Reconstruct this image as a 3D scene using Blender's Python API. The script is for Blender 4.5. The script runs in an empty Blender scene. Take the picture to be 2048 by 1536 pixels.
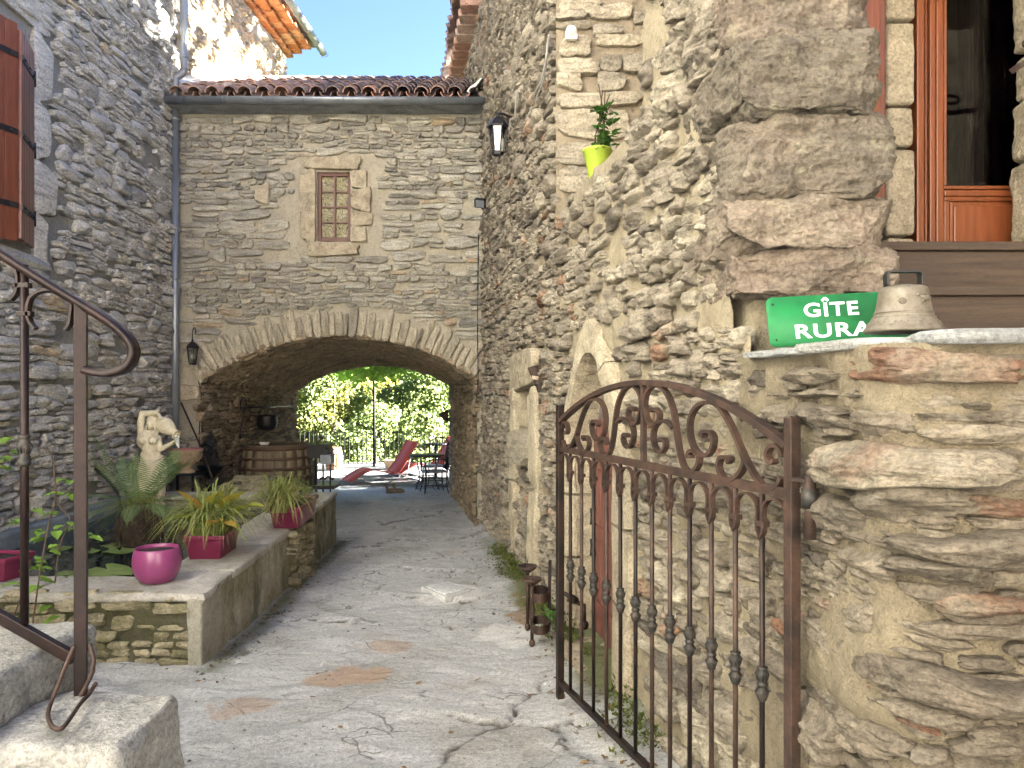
import bpy, bmesh, math, random
import numpy as np
from mathutils import Vector, Matrix
scene = bpy.context.scene
R = math.radians
F = 1539.0                     # focal length in photograph pixels
EYE = 1.45                     # eye height above the path at the camera
HZ = 779.0                     # horizon row in the photograph

# ------------------------------------------------------------------ camera
cam_d = bpy.data.cameras.new('camera')
cam = bpy.data.objects.new('camera', cam_d)
scene.collection.objects.link(cam)
cam.location = (0, 0, EYE)
cam.rotation_euler = (R(90), 0, 0)
cam_d.sensor_width = 36.0
cam_d.lens = 36.0 * F / 2048.0
cam_d.shift_y = (HZ - 768.0) / 2048.0
cam_d.clip_start = 0.05
cam_d.clip_end = 2000
scene.camera = cam

# ------------------------------------------------------------------ sky, sun, exposure
SUN_TO = Vector((1.0, 0.45, 0.37)).normalized()
world = bpy.data.worlds.new('World')
scene.world = world
world.use_nodes = True
wn = world.node_tree.nodes; wl = world.node_tree.links
sky = wn.new('ShaderNodeTexSky')
sky.sky_type = 'NISHITA'
sky.sun_disc = False
sky.sun_elevation = math.asin(SUN_TO.z)
sky.sun_rotation = math.atan2(SUN_TO.x, SUN_TO.y)
sky.altitude = 300
sky.air_density = 0.105
sky.dust_density = 0.08
sky.ozone_density = 1.2
bg = wn['Background']
wl.new(sky.outputs[0], bg.inputs[0])
bg.inputs[1].default_value = 0.06
sun_d = bpy.data.lights.new('sun', 'SUN')
sun_d.energy = 5.0
sun_d.angle = R(0.53)
sun_d.color = (1.0, 0.97, 0.92)
sun = bpy.data.objects.new('sun', sun_d)
scene.collection.objects.link(sun)
sun.rotation_euler = SUN_TO.to_track_quat('Z', 'Y').to_euler()
sun.location = (20, -6, 20)
scene.view_settings.view_transform = 'Standard'
scene.view_settings.look = 'None'
scene.view_settings.exposure = 5.68
scene.view_settings.gamma = 1
scene.view_settings.use_curve_mapping = False
scene.cycles.max_bounces = 8
scene.cycles.diffuse_bounces = 5
scene.cycles.glossy_bounces = 3
scene.cycles.transparent_max_bounces = 6
scene.cycles.transmission_bounces = 4
scene.cycles.caustics_reflective = False
scene.cycles.caustics_refractive = False
scene.cycles.use_denoising = True

# ------------------------------------------------------------------ numpy noise
def _hash(ix, iy, iz, seed):
    h = (ix.astype(np.int64) * 374761393 + iy.astype(np.int64) * 668265263 + iz.astype(np.int64) * 2147483647 + seed * 974634777) & 0xFFFFFFFF
    h = ((h ^ (h >> 13)) * 1274126177) & 0xFFFFFFFF
    h = ((h ^ (h >> 16)) * 2246822519) & 0xFFFFFFFF
    return ((h ^ (h >> 15)) & 0xFFFFFF) / float(0xFFFFFF)
def vnoise(p, seed=0):
    p = np.atleast_2d(np.asarray(p, float))
    i = np.floor(p).astype(np.int64); f = p - i
    u = f * f * f * (f * (f * 6 - 15) + 10)
    out = 0
    for dx in (0, 1):
        wx = u[:, 0] if dx else 1 - u[:, 0]
        for dy in (0, 1):
            wy = u[:, 1] if dy else 1 - u[:, 1]
            for dz in (0, 1):
                wz = u[:, 2] if dz else 1 - u[:, 2]
                out = out + wx * wy * wz * _hash(i[:, 0] + dx, i[:, 1] + dy, i[:, 2] + dz, seed)
    return out * 2 - 1
def fbm(p, oct=4, seed=0, gain=0.5, lac=2.03):
    p = np.atleast_2d(np.asarray(p, float)); a = 1.0; o = 0; n = 0
    for k in range(oct):
        o = o + a * vnoise(p, seed + k * 17); n += a
        a *= gain; p = p * lac + 7.31
    return o / n

def px(u, v, Y):
    """the point that the photograph shows at column u, row v, when it lies Y metres in front"""
    return np.array([(u - 1024.0) / F * Y, Y, EYE + (HZ - v) / F * Y])
def gz(Y):
    """height of the path, which falls gently away from the camera and levels out on the terrace"""
    return -0.039 * np.clip(Y, 0, 14.5)

# ------------------------------------------------------------------ things and parts
ABS = {}
COL = scene.collection
def tag(o, label, cat, group=None, kind=None):
    if label: o['label'] = label
    if cat: o['category'] = cat
    if group: o['group'] = group
    if kind: o['kind'] = kind
    return o
def thing(name, label, cat, loc=(0, 0, 0), rotz=0.0, group=None):
    o = bpy.data.objects.new(name, None)
    o.empty_display_size = 0.1
    COL.objects.link(o)
    o.location = loc; o.rotation_euler = (0, 0, rotz)
    ABS[o.name] = Matrix.Translation(Vector(loc)) @ Matrix.Rotation(rotz, 4, 'Z')
    return tag(o, label, cat, group)
def mesh_obj(name, verts, faces, mat=None, parent=None, smooth=False, attrs=None, local=False, mats=None, fmat=None):
    """one mesh object; verts in world space unless local (then in the parent's space)"""
    verts = np.asarray(verts, float)
    if parent is not None and not local:
        Mi = np.array(ABS[parent.name].inverted())
        verts = verts @ Mi[:3, :3].T + Mi[:3, 3]
    c = (verts.min(0) + verts.max(0)) / 2 if len(verts) else np.zeros(3)
    me = bpy.data.meshes.new(name)
    if isinstance(smooth, np.bool_): smooth = bool(smooth)
    fl = [len(f) for f in faces]
    me.vertices.add(len(verts)); me.vertices.foreach_set('co', (verts - c).astype(np.float32).ravel())
    lv = np.fromiter((i for f in faces for i in f), dtype=np.int32, count=sum(fl))
    me.loops.add(len(lv)); me.loops.foreach_set('vertex_index', lv)
    me.polygons.add(len(fl))
    st = np.zeros(len(fl), np.int32); st[1:] = np.cumsum(fl)[:-1]
    me.polygons.foreach_set('loop_start', st)
    if smooth is not False:
        me.polygons.foreach_set('use_smooth', np.ones(len(fl), bool) if smooth is True else np.asarray(smooth, bool))
    if attrs:
        for k, a in attrs.items():
            at = me.attributes.new(k, 'FLOAT', 'POINT'); at.data.foreach_set('value', np.ascontiguousarray(a, np.float32))
    for m in (mats or ([mat] if mat else [])): me.materials.append(m)
    if fmat is not None: me.polygons.foreach_set('material_index', np.asarray(fmat, np.int32))
    me.update(calc_edges=True); me.validate()
    o = bpy.data.objects.new(name, me); COL.objects.link(o)
    o.location = c
    M = Matrix.Translation(Vector(c))
    if parent is not None:
        o.parent = parent; M = ABS[parent.name] @ M
    ABS[o.name] = M
    return o
def copy_tree(o, parent=None, loc=None, rotz=None):
    c = o.copy(); COL.objects.link(c); c.parent = parent
    if loc is not None: c.location = loc
    if rotz is not None: c.rotation_euler = (0, 0, rotz)
    for ch in list(o.children): copy_tree(ch, c)
    return c
def bevel(o, w=0.004, seg=2, ang=35):
    m = o.modifiers.new('bevel', 'BEVEL'); m.width = w; m.segments = seg; m.limit_method = 'ANGLE'; m.angle_limit = R(ang)
    return o

class MB:
    """collects shapes for one mesh"""
    def __init__(s): s.v = []; s.f = []; s.n = 0; s.sm = []
    def add(s, V, Fc, smooth=False):
        V = np.asarray(V, float)
        s.v.append(V); s.f.extend([tuple(int(i) + s.n for i in f) for f in Fc]); s.sm.extend([smooth] * len(Fc)); s.n += len(V)
        return s
    def box(s, c, size, rot=None):
        c = np.asarray(c, float); h = np.asarray(size, float) / 2
        V = np.array([[x, y, z] for x in (-1, 1) for y in (-1, 1) for z in (-1, 1)], float) * h
        if rot is not None: V = V @ np.array(rot).T
        return s.add(V + c, [(0, 1, 3, 2), (4, 6, 7, 5), (0, 4, 5, 1), (2, 3, 7, 6), (0, 2, 6, 4), (1, 5, 7, 3)])
    def bar(s, a, b, w, d=None, up=(0, 0, 1)):
        """rectangular bar from a to b"""
        a = np.asarray(a, float); b = np.asarray(b, float); d = d or w
        return s.sweep([a, b], [(-w / 2, -d / 2), (w / 2, -d / 2), (w / 2, d / 2), (-w / 2, d / 2)], up)
    def sweep(s, path, prof, up=(0, 0, 1), closed=False, scale=None, smooth=False, cap=True):
        P = np.asarray(path, float); n = len(P); k = len(prof)
        T = np.zeros_like(P)
        T[1:-1] = P[2:] - P[:-2]; T[0] = P[1] - P[0]; T[-1] = P[-1] - P[-2]
        if closed: T[0] = P[1] - P[-1]; T[-1] = P[0] - P[-2]
        T /= np.linalg.norm(T, axis=1)[:, None] + 1e-12
        up = np.asarray(up, float)
        if up.ndim == 1: up = np.tile(up, (n, 1))
        X = np.cross(T, up); bad = np.linalg.norm(X, axis=1) < 1e-4
        if bad.any(): X[bad] = np.cross(T[bad], np.array([0.0, 1.0, 0.0]) if abs(up[0][1]) < .9 else np.array([1.0, 0, 0]))
        X /= np.linalg.norm(X, axis=1)[:, None] + 1e-12
        Z = np.cross(X, T)
        pr = np.asarray(prof, float)
        sc = np.ones(n) if scale is None else np.asarray(scale, float)
        V = P[:, None, :] + sc[:, None, None] * (pr[None, :, 0:1] * X[:, None, :] + pr[None, :, 1:2] * Z[:, None, :])
        Fc = []
        for i in range(n if closed else n - 1):
            j = (i + 1) % n
            for q in range(k): Fc.append((i * k + q, i * k + (q + 1) % k, j * k + (q + 1) % k, j * k + q))
        if not closed and cap: Fc += [tuple(range(k))[::-1], tuple((n - 1) * k + q for q in range(k))]
        return s.add(V.reshape(-1, 3), Fc, smooth)
    def tube(s, path, r, n=8, up=(0, 0, 1), closed=False, cap=True):
        P = np.asarray(path, float)
        rr = np.full(len(P), r, float) if np.isscalar(r) else np.asarray(r, float)
        prof = [(math.cos(2 * math.pi * q / n), math.sin(2 * math.pi * q / n)) for q in range(n)]
        return s.sweep(P, prof, up, closed, rr, True, cap)
    def lathe(s, prof, c=(0, 0, 0), n=16, axis=(0, 0, 1), cap=True, smooth=True):
        """prof: (radius, height) pairs along the axis"""
        A = np.asarray(axis, float); A = A / np.linalg.norm(A)
        X = np.cross(A, [0, 1, 0]) if abs(A[1]) < .9 else np.cross(A, [1, 0, 0]); X /= np.linalg.norm(X); Y = np.cross(A, X)
        V = []; k = len(prof)
        for r, h in prof:
            for q in range(n):
                t = 2 * math.pi * q / n
                V.append(np.asarray(c, float) + A * h + r * (math.cos(t) * X + math.sin(t) * Y))
        Fc = [(i * n + q, i * n + (q + 1) % n, (i + 1) * n + (q + 1) % n, (i + 1) * n + q) for i in range(k - 1) for q in range(n)]
        if cap: Fc += [tuple(range(n))[::-1], tuple((k - 1) * n + q for q in range(n))]
        return s.add(V, Fc, smooth)
    def ball(s, c, r, n=12, m=8, scale=(1, 1, 1)):
        prof = [(max(1e-4, math.sin(math.pi * i / m)), -math.cos(math.pi * i / m)) for i in range(m + 1)]
        b = MB(); b.lathe(prof, n=n)
        V = np.concatenate(b.v) * r * np.asarray(scale) + np.asarray(c)
        return s.add(V, b.f, True)
    def prism(s, poly, z0, z1):
        n = len(poly)
        V = [(x, y, z0) for x, y in poly] + [(x, y, z1) for x, y in poly]
        Fc = [tuple(range(n))[::-1], tuple(range(n, 2 * n))] + [(i, (i + 1) % n, n + (i + 1) % n, n + i) for i in range(n)]
        return s.add(V, Fc)
    def build(s, name, mat=None, parent=None, local=False, smooth=None, attrs=None):
        return mesh_obj(name, np.concatenate(s.v), s.f, mat, parent, s.sm if smooth is None else smooth, attrs, local)
def spline(pts, n=6, closed=False):
    """Catmull-Rom through the points"""
    P = [np.asarray(p, float) for p in pts]; out = []; m = len(P)
    for i in range(m if closed else m - 1):
        if closed: a, b, c, d = P[(i - 1) % m], P[i], P[(i + 1) % m], P[(i + 2) % m]
        else: a, b, c, d = P[max(i - 1, 0)], P[i], P[i + 1], P[min(i + 2, m - 1)]
        for k in range(n):
            t = k / n
            out.append(0.5 * ((2 * b) + (c - a) * t + (2 * a - 5 * b + 4 * c - d) * t * t + (3 * b - a - 3 * c + d) * t ** 3))
    if not closed: out.append(P[-1])
    return np.array(out)

# ------------------------------------------------------------------ materials
def new_mat(name):
    m = bpy.data.materials.new(name); m.use_nodes = True
    nt = m.node_tree
    return m, nt.nodes, nt.links, nt.nodes['Principled BSDF']
def noise_node(N, L, vec, scale, detail=6, rough=0.6, dist=0.0):
    n = N.new('ShaderNodeTexNoise'); n.inputs['Scale'].default_value = scale; n.inputs['Detail'].default_value = detail
    n.inputs['Roughness'].default_value = rough; n.inputs['Distortion'].default_value = dist
    L.new(vec, n.inputs['Vector']); return n.outputs['Fac']
def ramp(N, L, fac, stops, interp='LINEAR'):
    r = N.new('ShaderNodeValToRGB'); r.color_ramp.interpolation = interp
    e = r.color_ramp.elements
    while len(e) < len(stops): e.new(0.5)
    for k, (p, c) in enumerate(stops):
        e[k].position = p; e[k].color = (*c, 1) if not np.isscalar(c) else (c, c, c, 1)
    L.new(fac, r.inputs[0]); return r.outputs[0]
def mix(N, L, fac, a, b, mode='MIX'):
    m = N.new('ShaderNodeMix'); m.data_type = 'RGBA'; m.blend_type = mode
    for s, x in ((m.inputs[0], fac), (m.inputs[6], a), (m.inputs[7], b)):
        if isinstance(x, bpy.types.NodeSocket): L.new(x, s)
        elif np.isscalar(x): s.default_value = x
        else: s.default_value = (*x, 1)
    return m.outputs[2]
def mathn(N, L, op, a, b=0.0):
    m = N.new('ShaderNodeMath'); m.operation = op
    for s, x in ((m.inputs[0], a), (m.inputs[1], b)):
        if isinstance(x, bpy.types.NodeSocket): L.new(x, s)
        else: s.default_value = x
    return m.outputs[0]
def mapping(N, L, scale, rot=(0, 0, 0)):
    g = N.new('ShaderNodeNewGeometry'); mp = N.new('ShaderNodeMapping')
    mp.inputs['Scale'].default_value = scale; mp.inputs['Rotation'].default_value = rot
    L.new(g.outputs['Position'], mp.inputs['Vector']); return mp.outputs[0]
def bump(N, L, h, strength, dist, prev=None):
    b = N.new('ShaderNodeBump'); b.inputs['Strength'].default_value = strength; b.inputs['Distance'].default_value = dist
    L.new(h, b.inputs['Height'])
    if prev is not None: L.new(prev, b.inputs['Normal'])
    return b.outputs[0]
def attr(N, name):
    a = N.new('ShaderNodeAttribute'); a.attribute_name = name; return a.outputs['Fac']

def stone_mat(name, stops, strata=(4, 4, 22), lichen=(.42, .40, .32), lich_amt=.35, moss=0.0, fine=1.0, dirt=(.10, .085, .06)):
    """split schist: every stone its own tint (attribute), layered grain, lichen blotches"""
    m, N, L, B = new_mat(name)
    pos = mapping(N, L, (1, 1, 1)); st = mapping(N, L, strata)
    n1 = noise_node(N, L, pos, 5.0, 7, .65)
    n2 = noise_node(N, L, st, 1.0, 8, .7, .6)
    n3 = noise_node(N, L, pos, 55 * fine, 4, .7)
    tint = mathn(N, L, 'ADD', attr(N, 'tint'), mathn(N, L, 'MULTIPLY', mathn(N, L, 'SUBTRACT', n1, .5), .55))
    c = ramp(N, L, tint, stops)
    c = mix(N, L, .85, c, ramp(N, L, n2, [(.28, .40), (.5, 1.0), (.72, 1.4)]), 'MULTIPLY')
    c = mix(N, L, .85, c, ramp(N, L, n3, [(.3, .45), (.5, 1.0), (.72, 1.45)]), 'MULTIPLY')
    n4 = noise_node(N, L, pos, 9.0, 6, .75, .3)
    c = mix(N, L, mathn(N, L, 'MULTIPLY', ramp(N, L, n4, [(.56, 0.0), (.66, 1.0)]), lich_amt), c, lichen)
    n5 = noise_node(N, L, pos, 14.0, 5, .7, .2)
    c = mix(N, L, ramp(N, L, n5, [(.6, 0.0), (.72, .6)]), c, dirt)
    if moss:
        n6 = noise_node(N, L, pos, 6.0, 6, .7)
        c = mix(N, L, mathn(N, L, 'MULTIPLY', ramp(N, L, n6, [(.45, 0.0), (.62, 1.0)]), moss), c, (.085, .085, .022))
    L.new(c, B.inputs['Base Color'])
    B.inputs['Roughness'].default_value = .88; B.inputs['Specular IOR Level'].default_value = .25
    b = bump(N, L, n2, 1.0, .032); b = bump(N, L, n1, .6, .04, b); b = bump(N, L, n3, .8, .009, b)
    L.new(b, B.inputs['Normal'])
    return m
def mortar_mat(name, col, col2, scale=30, dark=(.12, .10, .07), moss=0.0, runs=0.0):
    m, N, L, B = new_mat(name)
    pos = mapping(N, L, (1, 1, 1))
    n1 = noise_node(N, L, pos, 2.2, 6, .6); n2 = noise_node(N, L, pos, scale, 5, .75); n3 = noise_node(N, L, pos, scale * 5, 3, .8)
    c = mix(N, L, ramp(N, L, n1, [(.35, 0.0), (.65, 1.0)]), col, col2)
    c = mix(N, L, .7, c, ramp(N, L, n2, [(.28, .6), (.5, 1.0), (.75, 1.25)]), 'MULTIPLY')
    c = mix(N, L, .5, c, ramp(N, L, n3, [(.3, .55), (.5, 1.0), (.7, 1.3)]), 'MULTIPLY')
    n4 = noise_node(N, L, pos, 7.0, 6, .75)
    c = mix(N, L, ramp(N, L, n4, [(.6, 0.0), (.75, .6)]), c, dark)
    if runs:                                                     # rain streaks
        n7 = noise_node(N, L, mapping(N, L, (5, 4, 1.3)), 1.0, 7, .75)
        c = mix(N, L, mathn(N, L, 'MULTIPLY', ramp(N, L, n7, [(.48, 0.0), (.60, 1.0)]), runs), c, (.055, .052, .038))
    if moss:
        n6 = noise_node(N, L, pos, 4.0, 6, .7)
        c = mix(N, L, mathn(N, L, 'MULTIPLY', ramp(N, L, n6, [(.45, 0.0), (.62, 1.0)]), moss), c, (.085, .085, .022))
    L.new(c, B.inputs['Base Color']); B.inputs['Roughness'].default_value = .95; B.inputs['Specular IOR Level'].default_value = .15
    b = bump(N, L, n2, .9, .026); b = bump(N, L, n3, 1.0, .012, b); L.new(b, B.inputs['Normal'])
    return m
def pbr(name, col, col2=None, rough=.6, metal=0.0, scale=12.0, amt=(.35, .65), stretch=(1, 1, 1), bstr=.25, bdist=.004, fine=0, spec=.4, rough2=None):
    """two tones mixed by a noise, with a little relief"""
    m, N, L, B = new_mat(name)
    pos = mapping(N, L, stretch)
    n = noise_node(N, L, pos, scale, 6, .65)
    f = ramp(N, L, n, [(amt[0], 0.0), (amt[1], 1.0)])
    c = mix(N, L, f, col, col2 or tuple(x * .8 for x in col))
    if fine:
        n3 = noise_node(N, L, pos, fine, 4, .75)
        c = mix(N, L, .6, c, ramp(N, L, n3, [(.3, .5), (.5, 1.0), (.7, 1.35)]), 'MULTIPLY')
        b = bump(N, L, n3, bstr, bdist)
        L.new(bump(N, L, n, bstr, bdist * 2, b), B.inputs['Normal'])
    elif bstr: L.new(bump(N, L, n, bstr, bdist), B.inputs['Normal'])
    L.new(c, B.inputs['Base Color'])
    B.inputs['Roughness'].default_value = rough; B.inputs['Metallic'].default_value = metal; B.inputs['Specular IOR Level'].default_value = spec
    if rough2 is not None:
        mr = N.new('ShaderNodeMapRange'); mr.inputs['To Min'].default_value = rough; mr.inputs['To Max'].default_value = rough2
        L.new(f, mr.inputs['Value']); L.new(mr.outputs[0], B.inputs['Roughness'])
    return m
def leaf_mat(name, c1, c2, trans=.35, scale=3.0, dry=None):
    m, N, L, B = new_mat(name)
    pos = mapping(N, L, (1, 1, 1)); n = noise_node(N, L, pos, scale, 4, .6)
    c = mix(N, L, ramp(N, L, n, [(.35, 0.0), (.65, 1.0)]), c1, c2)
    if dry:
        a = attr(N, 'tint'); c = mix(N, L, a, c, dry)
    L.new(c, B.inputs['Base Color']); B.inputs['Roughness'].default_value = .55; B.inputs['Specular IOR Level'].default_value = .3
    t = N.new('ShaderNodeBsdfTranslucent'); L.new(c, t.inputs['Color'])
    ms = N.new('ShaderNodeMixShader'); ms.inputs[0].default_value = trans
    L.new(B.outputs[0], ms.inputs[1]); L.new(t.outputs[0], ms.inputs[2]); L.new(ms.outputs[0], N['Material Output'].inputs['Surface'])
    return m
M = {}
M['stone_gate'] = stone_mat('grey beige schist', [(.0, (.19, .18, .16)), (.3, (.31, .295, .245)), (.6, (.40, .38, .315)), (.85, (.48, .45, .36)), (1., (.38, .30, .20))], lich_amt=.35)
M['stone_arch'] = stone_mat('radial schist', [(.0, (.22, .20, .16)), (.5, (.40, .36, .27)), (1., (.47, .42, .31))], strata=(22, 4, 4), lich_amt=.4)
M['stone_left'] = stone_mat('blue grey schist', [(.0, (.26, .255, .24)), (.3, (.43, .415, .375)), (.6, (.53, .51, .455)), (.88, (.58, .55, .465)), (1., (.46, .38, .26))], lich_amt=.45, lichen=(.45, .45, .41))
M['stone_right'] = stone_mat('warm brown schist', [(.0, (.12, .105, .085)), (.3, (.21, .18, .14)), (.6, (.29, .255, .195)), (.85, (.37, .33, .25)), (1., (.25, .15, .095))], lich_amt=.35, lichen=(.47, .43, .33))
M['stone_quoin'] = stone_mat('pinkish rough quoin', [(.0, (.09, .078, .062)), (.4, (.135, .115, .088)), (.7, (.18, .14, .108)), (1., (.21, .19, .14))], strata=(4, 4, 10), lich_amt=.45, lichen=(.31, .29, .20), fine=1.3)
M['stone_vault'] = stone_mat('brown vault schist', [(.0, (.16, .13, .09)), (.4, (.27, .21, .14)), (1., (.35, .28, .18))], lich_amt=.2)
M['stone_pond'] = stone_mat('mossy pond stone', [(.0, (.17, .15, .09)), (.5, (.30, .26, .17)), (1., (.36, .32, .22))], lich_amt=.3, moss=.55)
M['stone_cut'] = stone_mat('dressed granite', [(.0, (.33, .28, .20)), (.5, (.40, .345, .245)), (1., (.45, .395, .285))], strata=(7, 7, 7), lich_amt=.25, lichen=(.30, .27, .20), fine=1.4)
M['stone_near'] = stone_mat('near brown schist', [(.0, (.08, .068, .054)), (.3, (.135, .113, .086)), (.6, (.185, .157, .118)), (.85, (.25, .215, .16)), (1., (.18, .10, .065))], strata=(5, 5, 15), lich_amt=.35, lichen=(.35, .33, .26), fine=1.3)
M['mortar_near'] = mortar_mat('sandy near mortar', (.30, .255, .175), (.215, .18, .125), 26)
M['slate'] = stone_mat('blue grey slate', [(.0, (.26, .28, .28)), (.5, (.36, .37, .36)), (1., (.44, .43, .39))], strata=(3, 3, 60), lich_amt=.3, fine=1.5)
M['mortar_gate'] = mortar_mat('beige lime mortar', (.50, .46, .35), (.44, .40, .31))
M['mortar_left'] = mortar_mat('grey lime mortar', (.37, .355, .31), (.29, .28, .25))
M['mortar_right'] = mortar_mat('sandy lime mortar', (.40, .345, .24), (.31, .265, .185), 22)
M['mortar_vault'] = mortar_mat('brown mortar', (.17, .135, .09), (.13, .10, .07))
M['mortar_pond'] = mortar_mat('dark mossy joint', (.13, .12, .08), (.08, .075, .045), moss=.6)
M['cement'] = mortar_mat('weathered cement', (.36, .34, .28), (.27, .255, .20), 14, moss=.25)
M['coping'] = mortar_mat('pale cement coping', (.50, .47, .42), (.39, .365, .315), 14, moss=.22)
M['concrete_blue'] = mortar_mat('bluish pond concrete', (.30, .34, .35), (.24, .27, .27), 10)
M['rust'] = pbr('rusted wrought iron', (.024, .0165, .0135), (.066, .038, .027), .62, .25, 11, (.36, .62), fine=90, bstr=.35, bdist=.002)
M['rust_dark'] = pbr('dark rusted iron', (.012, .009, .008), (.045, .024, .016), .5, .4, 7, (.45, .7), fine=90, bstr=.3, bdist=.002)
M['rust_plum'] = pbr('brown painted iron', (.010, .0058, .0054), (.024, .0125, .0105), .45, .3, 8, (.35, .7), fine=80, bstr=.35, bdist=.002, spec=.3)
M['cast'] = pbr('dark cast iron', (.030, .029, .027), (.075, .060, .045), .55, .4, 40, (.45, .7), bstr=.2, bdist=.002)
M['iron_far'] = pbr('thin black iron', (.005, .005, .005), (.008, .007, .006), .7, 0, 20, bstr=0, spec=.08)
M['black'] = pbr('black painted iron', (.012, .012, .013), (.022, .02, .02), .45, .2, 20, bstr=.15)
M['zinc'] = pbr('weathered zinc', (.20, .225, .25), (.27, .29, .305), .42, .55, 5, stretch=(1, 1, .4), bstr=.1, bdist=.002)
M['zinc_light'] = pbr('pale zinc', (.26, .28, .30), (.2, .21, .22), .45, .3, 5, bstr=.1, bdist=.002)
M['white'] = pbr('cream paint', (.72, .70, .64), (.62, .59, .52), .5, 0, 6, bstr=.1)
M['tile'] = stone_mat('old canal tile', [(.0, (.19, .145, .13)), (.35, (.33, .22, .17)), (.7, (.45, .26, .18)), (1., (.52, .41, .32))], strata=(5, 5, 5), lich_amt=.45, lichen=(.36, .35, .31), fine=1.0)
M['tile_orange'] = stone_mat('orange eave tile', [(.0, (.38, .14, .055)), (.5, (.48, .20, .085)), (1., (.52, .31, .17))], strata=(5, 5, 5), lich_amt=.2)
M['wood_red'] = pbr('varnished red brown wood', (.105, .030, .016), (.16, .050, .026), .36, 0, 3.5, stretch=(14, 14, .9), bstr=.25, bdist=.002, spec=.5)
M['wood_door'] = pbr('varnished orange brown wood', (.135, .036, .012), (.205, .062, .020), .32, 0, 3.5, stretch=(16, 16, .9), bstr=.2, bdist=.0015, spec=.5)
M['wood_paint'] = pbr('faded red brown painted wood', (.10, .033, .024), (.15, .058, .042), .62, 0, 3.0, stretch=(12, 12, .8), bstr=.3, bdist=.002)
M['wood_plank'] = pbr('worn dark plank', (.042, .028, .019), (.078, .053, .036), .62, 0, 2.5, stretch=(1, 12, 16), fine=40, bstr=.4, bdist=.002)
M['wood_barrel'] = pbr('weathered oak', (.12, .095, .055), (.20, .155, .095), .75, 0, 3, stretch=(12, 12, .8), fine=20, bstr=.3, bdist=.003)
M['wood_barrel2'] = pbr('orange oak', (.34, .15, .06), (.44, .22, .10), .6, 0, 3, stretch=(12, 12, .8), bstr=.3, bdist=.003)
M['hoop'] = pbr('rusty hoop', (.07, .045, .03), (.115, .07, .042), .7, .2, 6, bstr=.2)
M['magenta'] = pbr('glossy magenta glaze', (.25, .042, .145), (.20, .042, .115), .28, 0, 9, bstr=.03, spec=.55)
M['purple'] = pbr('plum plastic', (.17, .020, .058), (.14, .016, .05), .42, 0, 6, bstr=.03)
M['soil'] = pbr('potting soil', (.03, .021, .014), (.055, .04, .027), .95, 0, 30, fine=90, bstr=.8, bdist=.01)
M['lime'] = pbr('lime green plastic', (.34, .44, .045), (.28, .37, .04), .5, 0, 4, bstr=.02)
M['green_sign'] = pbr('green enamel', (.014, .165, .048), (.018, .125, .045), .6, 0, 14, bstr=.02, spec=.25)
M['lettering'] = pbr('white lettering', (.78, .80, .80), (.72, .74, .74), .45, 0, 4, bstr=0)
M['bronze'] = pbr('pale weathered bell bronze', (.175, .152, .118), (.095, .08, .056), .55, .25, 14, (.38, .64), fine=70, bstr=.15, bdist=.001)
M['statue'] = pbr('cream cast stone', (.70, .65, .48), (.58, .52, .35), .7, 0, 9, fine=60, bstr=.2, bdist=.002)
M['terracotta'] = pbr('buff terracotta', (.52, .42, .27), (.42, .31, .19), .7, 0, 7, fine=40, bstr=.2)
M['terra_in'] = pbr('pink terracotta', (.48, .22, .16), (.42, .19, .14), .6, 0, 7, bstr=.1)
M['amber'] = None
M['red_cloth'] = pbr('red mesh fabric', (.34, .045, .032), (.29, .04, .03), .7, 0, 8, bstr=.1)
M['grey_cloth'] = pbr('grey fabric', (.25, .25, .26), (.2, .2, .21), .8, 0, 8, bstr=.1)
M['alu'] = pbr('pale aluminium', (.60, .60, .59), (.5, .5, .5), .35, .6, 6, bstr=.05)
M['leaf_grass'] = leaf_mat('striped grass blade', (.13, .20, .04), (.30, .35, .11), .4, 22, dry=(.36, .26, .12))
M['leaf_hosta'] = leaf_mat('yellowing hosta leaf', (.22, .30, .035), (.36, .38, .06), .4, 10, dry=(.46, .22, .045))
M['leaf_fern'] = leaf_mat('fern frond', (.14, .22, .08), (.23, .33, .14), .35, 8)
M['leaf_vine'] = leaf_mat('fresh vine leaf', (.16, .28, .035), (.22, .36, .06), .4, 10)
M['leaf_pot'] = leaf_mat('dark green leaf', (.045, .13, .022), (.10, .22, .04), .3, 12)
M['lily'] = leaf_mat('lily pad', (.15, .22, .055), (.24, .30, .10), .15, 7)
M['moss'] = leaf_mat('moss tuft', (.06, .085, .014), (.13, .15, .03), .2, 14)
M['root'] = pbr('matted roots', (.035, .026, .02), (.09, .065, .045), .9, 0, 30, fine=80, bstr=.8, bdist=.01)
M['stem'] = pbr('brown stem', (.05, .035, .02), (.09, .06, .035), .8, 0, 20)
M['cable'] = pbr('grey cable', (.34, .33, .30), (.28, .27, .25), .6, 0, 8, bstr=0)
M['hose'] = pbr('black hose', (.01, .012, .014), (.02, .022, .025), .4, 0, 8, bstr=0)
def glass_mat(name, tint, rough=.03, fac=.25):
    m, N, L, B = new_mat(name)
    t = N.new('ShaderNodeBsdfTransparent'); t.inputs[0].default_value = (*tint, 1)
    g = N.new('ShaderNodeBsdfGlossy'); g.inputs['Roughness'].default_value = rough
    fr = N.new('ShaderNodeFresnel'); fr.inputs[0].default_value = 1.5
    ms = N.new('ShaderNodeMixShader'); L.new(mathn(N, L, 'MAXIMUM', fr.outputs[0], fac), ms.inputs[0])
    L.new(t.outputs[0], ms.inputs[1]); L.new(g.outputs[0], ms.inputs[2]); L.new(ms.outputs[0], N['Material Output'].inputs['Surface'])
    return m
M['glass'] = glass_mat('clear pane', (.45, .47, .5), .02, .03)
M['lamp_glass'] = glass_mat('frosted lantern glass', (.8, .8, .76), .25, .25)
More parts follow.
